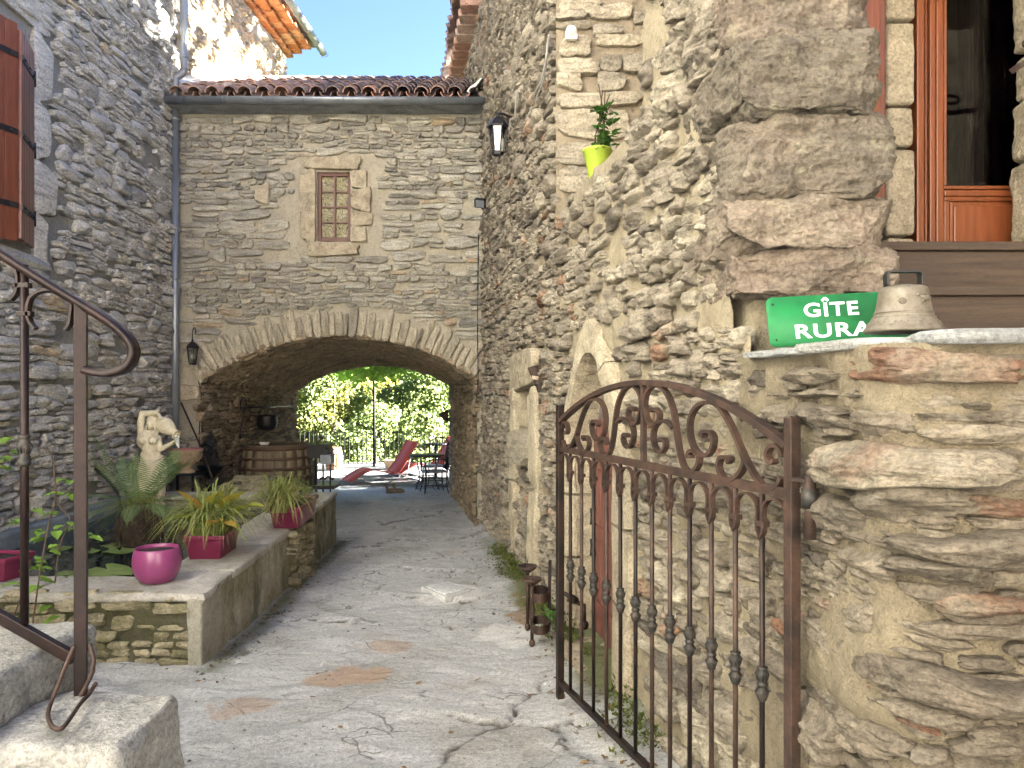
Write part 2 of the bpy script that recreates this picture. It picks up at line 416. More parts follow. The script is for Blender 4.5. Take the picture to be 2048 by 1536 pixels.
def amber_mat():
    m, N, L, B = new_mat('amber cathedral glass')
    pos = mapping(N, L, (1, 1, 1)); n = noise_node(N, L, pos, 16, 3, .6, 3.5)
    c = ramp(N, L, n, [(.34, (.018, .016, .005)), (.46, (.085, .070, .016)), (.56, (.20, .165, .045)), (.68, (.42, .36, .15))])
    L.new(c, B.inputs['Base Color']); B.inputs['Roughness'].default_value = .12; B.inputs['Specular IOR Level'].default_value = .6
    L.new(bump(N, L, n, .8, .01), B.inputs['Normal']); return m
M['amber'] = amber_mat()
def water_mat():
    m, N, L, B = new_mat('still dark pond water')
    pos = mapping(N, L, (1, 1, 1)); n = noise_node(N, L, pos, 3.5, 3, .5)
    B.inputs['Base Color'].default_value = (.012, .022, .018, 1); B.inputs['Roughness'].default_value = .035
    B.inputs['Specular IOR Level'].default_value = .9; B.inputs['IOR'].default_value = 1.4
    L.new(bump(N, L, n, .12, .02), B.inputs['Normal']); return m
M['water'] = water_mat()
# ------------------------------------------------------------------ masonry
rng = np.random.default_rng(11)
def proj(P):
    P = np.atleast_2d(P); Y = np.maximum(P[:, 1], .05)
    return 1024 + F * P[:, 0] / Y, HZ - F * (P[:, 2] - EYE) / Y, Y
def grid(fmap, s0, s1, t0, t1, ds, dt, hole=None, amp=.012, seed=0, freq=5.0, oct=5, d0=0.0, drop=.5):
    """mortar sheet of a wall, softly uneven, left out where hole() is true"""
    ns = max(2, int(round((s1 - s0) / ds)) + 1); nt_ = max(2, int(round((t1 - t0) / dt)) + 1)
    S, T = np.meshgrid(np.linspace(s0, s1, ns), np.linspace(t0, t1, nt_), indexing='ij')
    s = S.ravel(); t = T.ravel()
    P0 = fmap(s, t, np.zeros_like(s))
    d = d0 + amp * fbm(P0 * freq, oct, seed, .58) * 2
    V = fmap(s, t, d)
    i, j = np.meshgrid(np.arange(ns - 1), np.arange(nt_ - 1), indexing='ij')
    a = (i * nt_ + j).ravel(); Q = np.stack([a, a + nt_, a + nt_ + 1, a + 1], 1)
    if hole is not None:
        cs = s[Q].mean(1); ct = t[Q].mean(1)
        Q = Q[~hole(cs, ct)]
    return V, Q.tolist()
def stone_shape(cx, cy, a, b, D, r, res=1, back=-.03, square=4.0, rough=1.0, flat=1.0, facet=1.0):
    """one split stone in wall coordinates (s, t, depth): rounded irregular outline, craggy face"""
    n = (12, 20, 36, 56)[res]
    th = np.linspace(0, 2 * np.pi, n, endpoint=False) + r.uniform(0, .5) * 2 * np.pi / n
    c, s_ = np.cos(th), np.sin(th)
    q = (np.abs(c) ** square + np.abs(s_) ** square) ** (-1 / square)
    k1 = r.uniform(0, 6.28, 3)
    wob = 1 + rough * (.07 * np.sin(2 * th + k1[0]) + .06 * np.sin(3 * th + k1[1]) + .05 * np.sin(5 * th + k1[2]) + r.normal(0, .035, n))
    x = c * q * wob; y = s_ * q * wob
    y = y * (1 + r.uniform(-.28, .28) * x)                      # wedge
    y = y + r.uniform(-.18, .18) * x * min(1, a / b * .3)       # tilt
    prof = ([(.10, None), (0, .45), (.06, .86), (.26, 1.0), (.64, 1.0)],
            [(.10, None), (0, .40), (.03, .72), (.09, .93), (.24, 1.0), (.45, 1.0), (.66, 1.0), (.85, 1.0)],
            [(.10, None), (.02, .22), (0, .45), (.02, .68), (.06, .86), (.13, .96), (.22, 1.0), (.33, 1.0), (.44, 1.0), (.55, 1.0), (.66, 1.0), (.77, 1.0), (.88, 1.0), (.95, 1.0)],
            [(.08, None), (.02, .2), (0, .4), (.01, .55), (.025, .68), (.05, .8), (.08, .89), (.12, .95), (.17, .99), (.23, 1.), (.30, 1.), (.37, 1.), (.45, 1.), (.53, 1.), (.61, 1.), (.69, 1.), (.77, 1.), (.85, 1.), (.92, 1.), (.97, 1.)])[res]
    th_f = r.uniform(0, 6.28, 5); sl_f = r.uniform(.35, 1.1, 5) * facet; of_f = r.uniform(-.15, .55, 5)
    m = min(a, b); pts = []
    tx, ty = r.uniform(-.25, .25), r.uniform(-.3, .3)
    for ins, d in prof:
        e = m * ins * flat
        X = x * (a - min(e, a * ins)); Yy = y * (b - min(e, b * ins) * 1.0)
        X = X if ins < .5 else x * a * (1 - ins); Yy = Yy if ins < .5 else y * b * (1 - ins)
        if ins >= .3: X = x * a * (1 - ins) ** .85; Yy = y * b * (1 - ins)
        dd = np.full(n, back) if d is None else D * (d + (.22 * r.normal(0, 1, n) if (res == 0 and ins > 0) else 0) * (1 if ins < .9 else 0)) + D * (d or 0) * (tx * X / a + ty * Yy / b)
        if d is not None and res:
            fc = np.min([1.08 - sl_f[q] * np.maximum(0, math.cos(th_f[q]) * X / a + math.sin(th_f[q]) * Yy / b - of_f[q]) for q in range(5)], axis=0)
            dd = dd * np.clip(fc, .3, 1.08)
        pts.append(np.stack([cx + X, cy + Yy, dd], 1))
    pts.append(np.array([[cx, cy, D * (1.0 + (r.uniform(-.15, .2) if res < 2 else 0))]]))
    V = np.concatenate(pts); Fc = []; K = len(prof)
    for k in range(K - 1):
        for i in range(n): Fc.append((k * n + i, k * n + (i + 1) % n, (k + 1) * n + (i + 1) % n, (k + 1) * n + i))
    for i in range(n): Fc.append(((K - 1) * n + i, (K - 1) * n + (i + 1) % n, K * n))
    return V, Fc
def strata_disp(P, amp, seed, ax=(5, 5, 26)):
    """craggy relief with bedding"""
    a = np.asarray(ax, float)
    n1 = fbm(P * a, 5, seed); n2 = fbm(P * 9.0, 5, seed + 5, .6); n3 = fbm(P * np.array([a[0] * 1.5, a[1] * 1.5, a[2] * 2.2]), 3, seed + 9)
    return amp * (.75 * np.abs(n1) * -1.2 + .9 * n2 + .35 * n3)
def stone_field(s0, s1, t0, t1, h, w, r, hole=None, asp=(1.3, 4.6), split=.25, drop=.04, shrink=(.86, 1.0)):
    """rubble courses of uneven height; returns cx, cy, half sizes"""
    out = []; t = t0
    while t < t1:
        hh = math.exp(r.uniform(math.log(h[0]), math.log(h[1]))); s = s0 - r.uniform(0, w[1])
        while s < s1:
            ww = float(np.clip(hh * r.uniform(*asp), w[0], w[1])); cells = [(s, t, ww, hh)]
            if hh > h[0] * 1.5 and r.random() < split + .25 * (hh > .6 * h[1]):
                f = r.uniform(.35, .65); cells = [(s, t, ww, hh * f), (s, t + hh * f, ww, hh * (1 - f))]
                if r.random() < .5:
                    g = r.uniform(.35, .65); x = cells.pop(r.integers(0, 2)); cells += [(x[0], x[1], ww * g, x[3]), (x[0] + ww * g, x[1], ww * (1 - g), x[3])]
            for (a, b, c, d) in cells:
                if r.random() < drop: continue
                k = r.uniform(*shrink)
                cx, cy = a + c / 2, b + d / 2 + r.uniform(-.12, .12) * d
                A, B = max(c / 2 * k, .012), max(d / 2 * k * r.uniform(.9, 1.1), .009)
                if cx < s0 - A * .3 or cx > s1 + A * .3: continue
                out.append((cx, cy, A, B))
            s += ww
        t += hh
    if hole is not None and out:
        o = np.array(out); bad = np.zeros(len(o), bool)
        for fx in (-.85, 0, .85):
            for fy in (-.8, 0, .8): bad |= hole(o[:, 0] + fx * o[:, 2], o[:, 1] + fy * o[:, 3])
        out = [tuple(x) for x in o[~bad]]
    return out
def warp(V, amp, freq, seed):
    q = np.stack([V[:, 0] * freq, V[:, 1] * freq, np.full(len(V), 3.7)], 1)
    V[:, 0] += amp * fbm(q, 3, seed); V[:, 1] += amp * fbm(q + 31.7, 3, seed + 3)
    return V
def lay(stones, fmap, mat, parent, D, r, n_ind=300, wamp=.04, wfreq=1.3, seed=1, rest='small_stones', name='stone', big=1.0, square=4.0,
        relief=.012, ax=(5, 5, 26), res_px=(34, 75, 190), tint=None, back=-.03, maxres=3, odd=.03):
    """build the stones: the n_ind that show largest one by one, the rest joined"""
    rec = []
    for (cx, cy, a, b) in stones:
        P = fmap(np.array([cx - a, cx + a, cx, cx]), np.array([cy, cy, cy - b, cy + b]), np.zeros(4) + .02)
        u, v, Y = proj(P); w_, h_ = abs(u[1] - u[0]), abs(v[3] - v[2])
        vis = (u.max() > -60) and (u.min() < 2110) and (v.max() > -60) and (v.min() < 1600) and P[0, 1] > .4
        rec.append((w_ * h_ if vis else 0.0, max(w_, h_), vis, (cx, cy, a, b)))
    rec.sort(key=lambda x: -x[0])
    mb = MB(); tb = []
    for k, (area, ext, vis, (cx, cy, a, b)) in enumerate(rec):
        res = 0
        if vis: res = sum(ext > q for q in res_px)
        res = min(res, maxres)
        d = D * r.uniform(.55, 1.25) * big
        d = min(d, max(.012, 1.1 * b))
        V, Fc = stone_shape(cx, cy, a, b, d, r, res, back, square * r.uniform(.75, 1.5), rough=1.0 if a > .05 else .8)
        V = warp(V, wamp, wfreq, seed)
        face = V[:, 2] > back * .5
        P = fmap(V[:, 0], V[:, 1], V[:, 2])
        if res >= 1:
            e = strata_disp(P, relief * (1.0 if res < 2 else 1.25), seed + k % 40, ax)
            V[:, 2] += np.where(face, e, 0); P = fmap(V[:, 0], V[:, 1], V[:, 2])
        tv = float(np.clip(r.normal(.5, .2) if tint is None else tint(r), .02, .98))
        if r.random() < odd: tv = .97
        T = np.full(len(V), tv)
        if k < n_ind and vis: mesh_obj(name, P, Fc, mat, parent, res >= 2, {'tint': T})
        else:
            mb.add(P, Fc, res >= 2); tb.append(T)
    if mb.n:
        o = mb.build(rest, mat, parent, attrs={'tint': np.concatenate(tb)}); o['kind'] = 'stuff'
def arc_pts(a, b, rise, n):
    """points of a flat circular arc from a to b (2-D) with the given rise"""
    a = np.asarray(a, float); b = np.asarray(b, float); c = np.linalg.norm(b - a) / 2
    Rr = (c * c + rise * rise) / (2 * rise); m = (a + b) / 2; d = (b - a) / (2 * c); nrm = np.array([-d[1], d[0]])
    ctr = m + nrm * (rise - Rr); h = math.asin(min(1, c / Rr))
    return np.array([ctr + Rr * (math.sin(t) * d + math.cos(t) * nrm) for t in np.linspace(-h, h, n)])

# ------------------------------------------------------------------ plan of the courtyard
def LWx(Y): return np.where(Y < 10.4, -3.957 - .057 * Y, -4.55 + .040 * (Y - 10.4))
def LW(s, t, d):                      # left house wall, s runs away from the camera
    return np.stack([LWx(s) + d, s + .05 * d, t], 1)
AY = 10.4
def AW(s, t, d):                      # front of the house over the archway
    return np.stack([s, AY - d, t], 1)
def RWx(Y): return 1.185 - .15 * Y
def RW(s, t, d):                      # right house wall, s = distance from the camera
    return np.stack([RWx(s) - .989 * d, s - .148 * d, t], 1)
# archway openings, front (Y = 10.4) and rear (Y = 15)
ARC_F = arc_pts((-4.22, 1.58), (-.47, 1.62), .60, 49)
ARC_B = arc_pts((-4.20, 1.42), (-1.20, 1.56), .45, 49)
REAR = 15.0

# ------------------------------------------------------------------ ground
GX = np.concatenate([np.arange(-6, -2.4, .08), np.arange(-2.4, 1.6, .022), np.arange(1.6, 4.01, .1)])
GY = np.concatenate([np.arange(-9, 1.6, .25), np.arange(1.6, 4, .016), np.arange(4, 8, .03), np.arange(8, 16, .06), np.arange(16, 21.21, .13)])
gX, gY = np.meshgrid(GX, GY, indexing='ij')
gp = np.stack([gX.ravel(), gY.ravel(), np.zeros(gX.size)], 1)
wq = gp.copy(); wq[:, 0] += .15 * fbm(gp * 2.6, 5, 5, .62); wq[:, 1] += .15 * fbm(gp * 2.6 + 9, 5, 6, .62)
wq[:, 1] *= 1.25; wq[:, 0] *= .8
seeds = []
gr = np.random.default_rng(5)
for i in range(-6, 5):
    for j in range(-4, 30):
        seeds.append((i * .78 + gr.uniform(-.36, .36), j * .86 + gr.uniform(-.40, .40)))
seeds = np.array(seeds)
f1 = np.full(len(wq), 9.); f2 = np.full(len(wq), 9.); cid = np.zeros(len(wq), int)
for k, (sx, sy) in enumerate(seeds):
    dd = np.hypot(wq[:, 0] - sx, wq[:, 1] - sy)
    lt = dd < f1
    f2 = np.where(lt, f1, np.minimum(f2, dd)); cid = np.where(lt, k, cid); f1 = np.where(lt, dd, f1)
edge = f2 - f1
ch = gr.normal(0, .012, len(seeds)); tilt = gr.normal(0, .02, (len(seeds), 2))
has = vnoise(gp * 1.3, 77)                                         # joints fade in and out along their length
crack = np.clip(1 - edge / .026, 0, 1) * np.clip(.6 + 1.6 * has, 0, 1)
local = ch[cid] + tilt[cid, 0] * (wq[:, 0] - seeds[cid, 0]) + tilt[cid, 1] * (wq[:, 1] - seeds[cid, 1])
blend = np.clip(edge / .05, 0, 1)
lay_ = fbm(gp * np.array([1.3, 3.4, 1]) + .5, 5, 21)
step = np.floor((lay_ * 5 + fbm(gp * 2.1, 4, 8) * .9) * 1.5) / 7.5                # thin bedding steps in the rock
rel = .55 * local * blend + .022 * fbm(gp * .9, 4, 31) + .016 * fbm(gp * 6.0, 5, 32) + .022 * step - .022 * crack ** 1.5
near = np.clip((gp[:, 1] - 1.0) / 1.0, 0, 1) * np.clip((15 - gp[:, 1]) / 1.5, .35, 1)
gpz = gz(gp[:, 1]) + rel * near
# rock banks up a little against the walls
gpz += .05 * np.clip((gp[:, 0] - (RWx(gp[:, 1]) - .45)) / .45, 0, 1) ** 2 * near
gV = np.stack([gp[:, 0], gp[:, 1], gpz], 1)
nY = len(GY); ii, jj = np.meshgrid(np.arange(len(GX) - 1), np.arange(nY - 1), indexing='ij')
ga = (ii * nY + jj).ravel(); gQ = np.stack([ga, ga + nY, ga + nY + 1, ga + 1], 1)
mossA = np.clip((gp[:, 0] - (RWx(gp[:, 1]) - .24 - .14 * fbm(gp * 2.5, 4, 61))) / .16, 0, 1) * np.clip((9.5 - gp[:, 1]) / 1.5, 0, 1) * np.clip((gp[:, 1] - 3.2) / 1, 0, 1)
mossA = np.maximum(mossA, np.clip(1 - np.abs(gp[:, 0] - (-1.75 - .055 * (gp[:, 1] - 4.5))) / .13 + .4 * fbm(gp * 5, 3, 4), 0, 1) * (gp[:, 1] > 4.4) * (gp[:, 1] < 9.2) * .8)
def blot(u, v, ru, rv, seed, k=.6):
    Yb = (EYE) / ((v - HZ) / F - .039); xb = (u - 1024) / F * Yb
    d = np.hypot((gp[:, 0] - xb) / (ru / F * Yb), (gp[:, 1] - Yb) / (rv / F * Yb * Yb / 1.5)) + k * fbm(gp * 7, 4, seed)
    return np.clip((1.0 - d) * 5, 0, 1)
whiteA = np.maximum(blot(1040, 1270, 110, 26, 3, 1.1), .9 * blot(905, 1187, 80, 18, 9, .35))
orangeA = np.maximum(blot(700, 1352, 80, 26, 12, .5), np.maximum(.7 * blot(785, 1288, 40, 14, 14, .6), .75 * blot(480, 1420, 60, 20, 15, .8)))
rustA = .9 * blot(1060, 1215, 45, 34, 17, .9)
def ground_mat():
    m, N, L, B = new_mat('bedrock and slab paving')
    pos = mapping(N, L, (1, 1, 1)); st = mapping(N, L, (3.2, 7.5, 4), (0, 0, R(8)))
    n1 = noise_node(N, L, pos, 1.6, 6, .6); n2 = noise_node(N, L, st, 1.6, 9, .72, .8); n3 = noise_node(N, L, pos, 45, 5, .75); n4 = noise_node(N, L, pos, 130, 3, .8)
    c = ramp(N, L, n1, [(.30, (.37, .36, .325)), (.45, (.47, .47, .455)), (.58, (.53, .53, .52)), (.72, (.45, .43, .39))])
    c = mix(N, L, .45, c, ramp(N, L, n2, [(.28, .55), (.47, .97), (.6, 1.08), (.75, 1.25)]), 'MULTIPLY')
    c = mix(N, L, .8, c, ramp(N, L, n3, [(.3, .5), (.48, 1.0), (.7, 1.35)]), 'MULTIPLY')
    c = mix(N, L, .8, c, ramp(N, L, n4, [(.3, .5), (.48, 1.0), (.7, 1.35)]), 'MULTIPLY')
    n5 = noise_node(N, L, pos, 3.2, 7, .7)
    c = mix(N, L, ramp(N, L, n5, [(.62, 0.0), (.74, .4)]), c, (.19, .165, .10))
    c = mix(N, L, attr(N, 'slate'), c, mix(N, L, n3, (.055, .056, .057), (.085, .085, .083)))  # terrace colour darkened so direct sun does not bleach it
    c = mix(N, L, mathn(N, L, 'MULTIPLY', attr(N, 'orange'), .75), c, (.44, .295, .19))
    c = mix(N, L, mathn(N, L, 'MULTIPLY', attr(N, 'rust'), .8), c, (.28, .15, .045))
    c = mix(N, L, mathn(N, L, 'MULTIPLY', attr(N, 'white'), mathn(N, L, 'MULTIPLY', ramp(N, L, n3, [(.35, .5), (.55, 1.0)]), .9)), c, (.72, .71, .67))
    c = mix(N, L, attr(N, 'moss'), c, mix(N, L, n3, (.06, .075, .016), (.16, .17, .045)))
    c = mix(N, L, attr(N, 'crack'), c, (.07, .058, .038))
    vo = N.new('ShaderNodeTexVoronoi'); vo.feature = 'DISTANCE_TO_EDGE'; vo.inputs['Scale'].default_value = 1.0
    wv = mapping(N, L, (2.6, 4.6, 1), (0, 0, R(10))); wn_ = N.new('ShaderNodeTexNoise'); wn_.inputs['Scale'].default_value = 3.0; wn_.inputs['Detail'].default_value = 5; L.new(pos, wn_.inputs['Vector'])
    vm = N.new('ShaderNodeVectorMath'); vm.operation = 'MULTIPLY_ADD'; L.new(wn_.outputs['Color'], vm.inputs[0]); vm.inputs[1].default_value = (.9, .9, .9); L.new(wv, vm.inputs[2]); L.new(vm.outputs[0], vo.inputs['Vector'])
    msk = ramp(N, L, noise_node(N, L, pos, 2.3, 3, .6), [(.54, 0.0), (.60, 1.0)])
    crk = mathn(N, L, 'MULTIPLY', ramp(N, L, vo.outputs['Distance'], [(.0, 1.0), (.022, 0.0)]), msk)
    c = mix(N, L, mathn(N, L, 'MULTIPLY', crk, .8), c, (.06, .05, .035))
    sp_ = noise_node(N, L, pos, 70, 2, .5)
    c = mix(N, L, ramp(N, L, sp_, [(.68, 0.0), (.74, .8)]), c, (.07, .06, .045))
    L.new(c, B.inputs['Base Color']); B.inputs['Roughness'].default_value = .8; B.inputs['Specular IOR Level'].default_value = .3
    b = bump(N, L, crk, -1.0, .02); b = bump(N, L, n2, 1.0, .045, b); b = bump(N, L, n3, .8, .012, b); b = bump(N, L, n4, .6, .004, b); L.new(b, B.inputs['Normal'])
    return m
M['ground'] = ground_mat()
path = mesh_obj('path', gV, gQ.tolist(), M['ground'], None, True, {'crack': np.clip(crack * 1.3 - .2, 0, .9), 'moss': np.clip(mossA, 0, .9), 'slate': np.clip((gp[:, 1] - 15.6) / .5 + .5 * fbm(gp * 2, 3, 2), 0, 1), 'white': whiteA, 'orange': orangeA, 'rust': rustA})  # slate mask marks the sunlit terrace that is painted darker
path['kind'] = 'structure'
# wider ground round the houses, and the valley beyond the terrace
tx = np.concatenate([np.linspace(-260, -30, 14), np.linspace(-22, 22, 12), np.linspace(30, 260, 14)])
ty = np.concatenate([[-120, -60, -30, -12, 0, 8, 14, 21.2, 21.6, 23, 26, 30], np.linspace(36, 260, 26)])
tX, tY = np.meshgrid(tx, ty, indexing='ij')
def hill(x, y):
    n = vnoise(np.stack([x * .02, y * .02, np.zeros_like(x)], 1), 3) * 5
    far = np.where(y < 21.4, -.04 * np.clip(y, 0, 14.5) - .12, np.where(y < 44, -.7 - (y - 21.3) * .42, -10.2 + (y - 44) * .42))
    return far + np.where(y > 30, n * np.clip((y - 30) / 30, 0, 1), 0)
tv = np.stack([tX.ravel(), tY.ravel(), hill(tX.ravel(), tY.ravel())], 1)
nT = len(ty); ii, jj = np.meshgrid(np.arange(len(tx) - 1), np.arange(nT - 1), indexing='ij'); a_ = (ii * nT + jj).ravel()
M['soil_ground'] = mortar_mat('grassy ground', (.07, .09, .025), (.05, .07, .02), 4)
hl = mesh_obj('hillside', tv, np.stack([a_, a_ + nT, a_ + nT + 1, a_ + 1], 1).tolist(), M['soil_ground'], None, True); hl['kind'] = 'structure'

# ------------------------------------------------------------------ left house
lh = thing('stone_house', 'tall blue grey rubble stone house on the left with open shutter and sunlit upper wall', 'house', (-4.6, 8, -.3))
mb = MB()
mb.prism([(-11, -6), (LWx(-6.) - .05, -6), (LWx(10.39) - .05, 10.4), (LWx(14.9) - .05, 14.85), (-11, 14.85)], -1.2, 7.95)
mb.build('body', M['mortar_left'], lh)
V, Q = grid(LW, 2.5, 10.42, -.5, 7.9, .05, .05, amp=.014, seed=3, d0=-.025)
mesh_obj('wall', V, Q, M['mortar_left'], lh, True)
V, Q = grid(LW, 10.42, 14.9, 4.8, 7.9, .06, .06, amp=.02, seed=4)
M['plaster_sun'] = mortar_mat('sun paled lime render', (.60, .54, .42), (.52, .46, .35), 25)  # pale tone stands in for sunlight on this upper wall
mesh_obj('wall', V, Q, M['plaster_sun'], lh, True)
hole_l = lambda s, t: (s > 6.2) & (s < 7.28) & (t > 2.60) & (t < 4.75)
st_ = stone_field(5.0, 10.36, -.4, 7.4, (.045, .20), (.10, .55), rng, hole_l, asp=(1.3, 4.0), shrink=(.88, 1.0), split=.3)
lay(st_, LW, M['stone_left'], lh, .062, rng, 300, .06, 1.2, 5, relief=.018, res_px=(24, 56, 190), odd=.02)
st_ = stone_field(10.55, 14.85, 5.2, 7.8, (.05, .16), (.12, .4), rng, None, drop=.18, shrink=(.6, .85))
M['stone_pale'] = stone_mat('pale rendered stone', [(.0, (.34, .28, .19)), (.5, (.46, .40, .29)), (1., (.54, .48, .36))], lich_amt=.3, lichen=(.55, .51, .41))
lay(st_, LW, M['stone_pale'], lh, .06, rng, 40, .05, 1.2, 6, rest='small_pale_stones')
# dressed stones round the shuttered window
for k, (t0, t1, w) in enumerate([(2.55, 3.05, .20), (3.07, 3.55, .36), (3.57, 4.1, .22), (4.12, 4.72, .30)]):
    V, Fc = stone_shape(7.0 + w / 2, (t0 + t1) / 2, w / 2 + .01, (t1 - t0) / 2 - .01, .05, rng, 2, -.05, 9, .25)
    mesh_obj('jamb_stone', LW(V[:, 0], V[:, 1], V[:, 2]), Fc, M['stone_left'], lh, True, {'tint': np.full(len(V), .8)})
V, Fc = stone_shape(6.6, 2.60, .62, .07, .09, rng, 2, -.05, 8, .3)
mesh_obj('window_sill', LW(V[:, 0], V[:, 1], V[:, 2]), Fc, M['stone_left'], lh, True, {'tint': np.full(len(V), .4)})
V, Fc = stone_shape(6.45, 4.9, .8, .13, .05, rng, 2, -.05, 8, .3)
mesh_obj('lintel', LW(V[:, 0], V[:, 1], V[:, 2]), Fc, M['stone_left'], lh, True, {'tint': np.full(len(V), .6)})
# folded-out shutter: narrow leaf hinged on the wall, wide leaf turned back towards the window
sh = bpy.data.objects.new('shutter', None); COL.objects.link(sh); sh.parent = lh; sh.location = (0, 0, 0); ABS[sh.name] = ABS[lh.name].copy()
sh['label'] = 'red brown plank shutter folded open, with black strap hinges'
hingeP = np.array([-4.345, 6.97]); foldP = np.array([-4.175, 6.52]); endP = np.array([-4.33, 6.02])
def leaf(a, b, z0, z1, nb, th):
    dirv = (b - a) / np.linalg.norm(b - a); L_ = np.linalg.norm(b - a); nrm = np.array([-dirv[1], dirv[0]])
    for k in range(nb):
        p = a + dirv * L_ * (k + .5) / nb
        m_ = MB(); Rm = np.array([[dirv[0], nrm[0], 0], [dirv[1], nrm[1], 0], [0, 0, 1]])
        m_.box((p[0], p[1], (z0 + z1) / 2), (L_ / nb - .006, th, z1 - z0 + .01 * (k % 2)), Rm)
        bevel(m_.build('board', M['wood_red'], sh), .004)
    return dirv, nrm, L_
for (a, b, nb, z0, z1) in ((hingeP, foldP, 5, 2.73, 4.50), (foldP + np.array([-.01, -.02]), endP, 4, 2.70, 4.54)):
    dv, nv, L_ = leaf(a, b, z0, z1, nb, .035)
    for z in (3.0, 3.62, 4.27):
        m_ = MB(); side = -1 if nv[0] * (0 - a[0]) + nv[1] * (0 - a[1]) < 0 else 1
        o_ = nv * side * .022
        Rm = np.array([[dv[0], nv[0], 0], [dv[1], nv[1], 0], [0, 0, 1]]); c_ = (a + b) / 2 + o_
        m_.box((c_[0], c_[1], z), (L_ * .98, .008, .05), Rm)
        for q in (.15, .5, .85):
            p = a + dv * L_ * q + nv * side * .028
            m_.ball((p[0], p[1], z), .012, 8, 5)
        m_.build('strap', M['black'], sh)
for z in (3.0, 3.62, 4.27):
    m_ = MB(); m_.tube([(hingeP[0], hingeP[1] + .02, z - .07), (hingeP[0], hingeP[1] + .02, z + .07)], .02, 10); m_.box((hingeP[0] - .03, hingeP[1] + .04, z), (.07, .05, .06))
    m_.build('hinge', M['black'], sh)
# roof and tiled eave over the far end
mb = MB(); mb.prism([(-11.5, -6.4), (-3.75, -6.4), (-3.98, 10.4), (-3.80, 15.25), (-11.5, 15.25)], 8.22, 8.34); mb.build('roof', M['tile'], lh)
er = np.random.default_rng(3)
for row in range(3):
    n_ = 13; y = 12.35
    while y < 15.05:
        w = .215; m_ = MB(); x0 = LWx(y) - .05; out = .16 + .17 * row
        # each eave tile: a shallow half-round brick
        prof = [(math.cos(t) * .105, math.sin(t) * .055) for t in np.linspace(0, math.pi, 7)] + [(-.085, -.012), (.085, -.012)]
        m_.sweep([(x0, y, 7.93 + row * .085), (x0 + out + er.uniform(-.015, .015), y, 7.925 + row * .085 + er.uniform(-.006, .006))], prof, smooth=False)
        m_.build('eave_tile', M['tile_orange'], lh, attrs={'tint': np.full(m_.n, er.uniform(.1, .95))})
        y += w
mb = MB()
gp_ = [(LWx(y) + .62, y, 8.13) for y in (-6., 3., 10.4, 13., 15.25)]
prof = [(math.cos(t) * .075, math.sin(t) * .075) for t in np.linspace(math.pi, 2 * math.pi, 9)] + [(math.cos(t) * .068, math.sin(t) * .068) for t in np.linspace(2 * math.pi, math.pi, 9)]
mb.sweep(gp_, prof, smooth=True); g_ = mb.build('gutter', M['zinc_light'], lh)
mb = MB()
for y in np.arange(12.0, 15.3, .55): mb.tube([(LWx(y) + .62 + math.cos(t) * .08, y, 8.13 + math.sin(t) * .08) for t in np.linspace(math.pi, 2 * math.pi, 8)], .007, 5)
mb.build('gutter_bracket', M['zinc'], g_)
mb = MB(); mb.prism([(LWx(10.5) + .02, 10.45), (LWx(10.5) + .09, 10.45), (LWx(12.6) + .09, 12.6), (LWx(12.6) + .02, 12.6)], 5.3, 5.31)
# mortar flashing where the low roof meets the wall
fl = MB(); P1 = [(LWx(y) + .03, y, 5.45 + (y - 10.4) * .46) for y in (10.45, 11.3, 12.3, 13.0)]
fl.sweep(P1, [(-.05, -.18), (.06, -.2), (.05, .15), (-.05, .22)]); fl.build('flashing', M['white'], lh)

# ------------------------------------------------------------------ house over the archway
ah = thing('archway_house', 'grey beige stone house bridging the path over a low arched passage, small wooden window above', 'house', (-2.4, 10.4, -.4))
def in_arch(s, t):
    top = np.interp(s, ARC_F[:, 0], ARC_F[:, 1], left=-9, right=-9)
    return (t < top)
V, Q = grid(AW, -4.62, -.25, -.6, 5.25, .045, .045, lambda s, t: in_arch(s, t) | ((s > -2.645) & (s < -2.185) & (t > 3.46) & (t < 4.41)), amp=.012, seed=8, d0=-.022)
mesh_obj('wall', V, Q, M['mortar_gate'], ah, True)
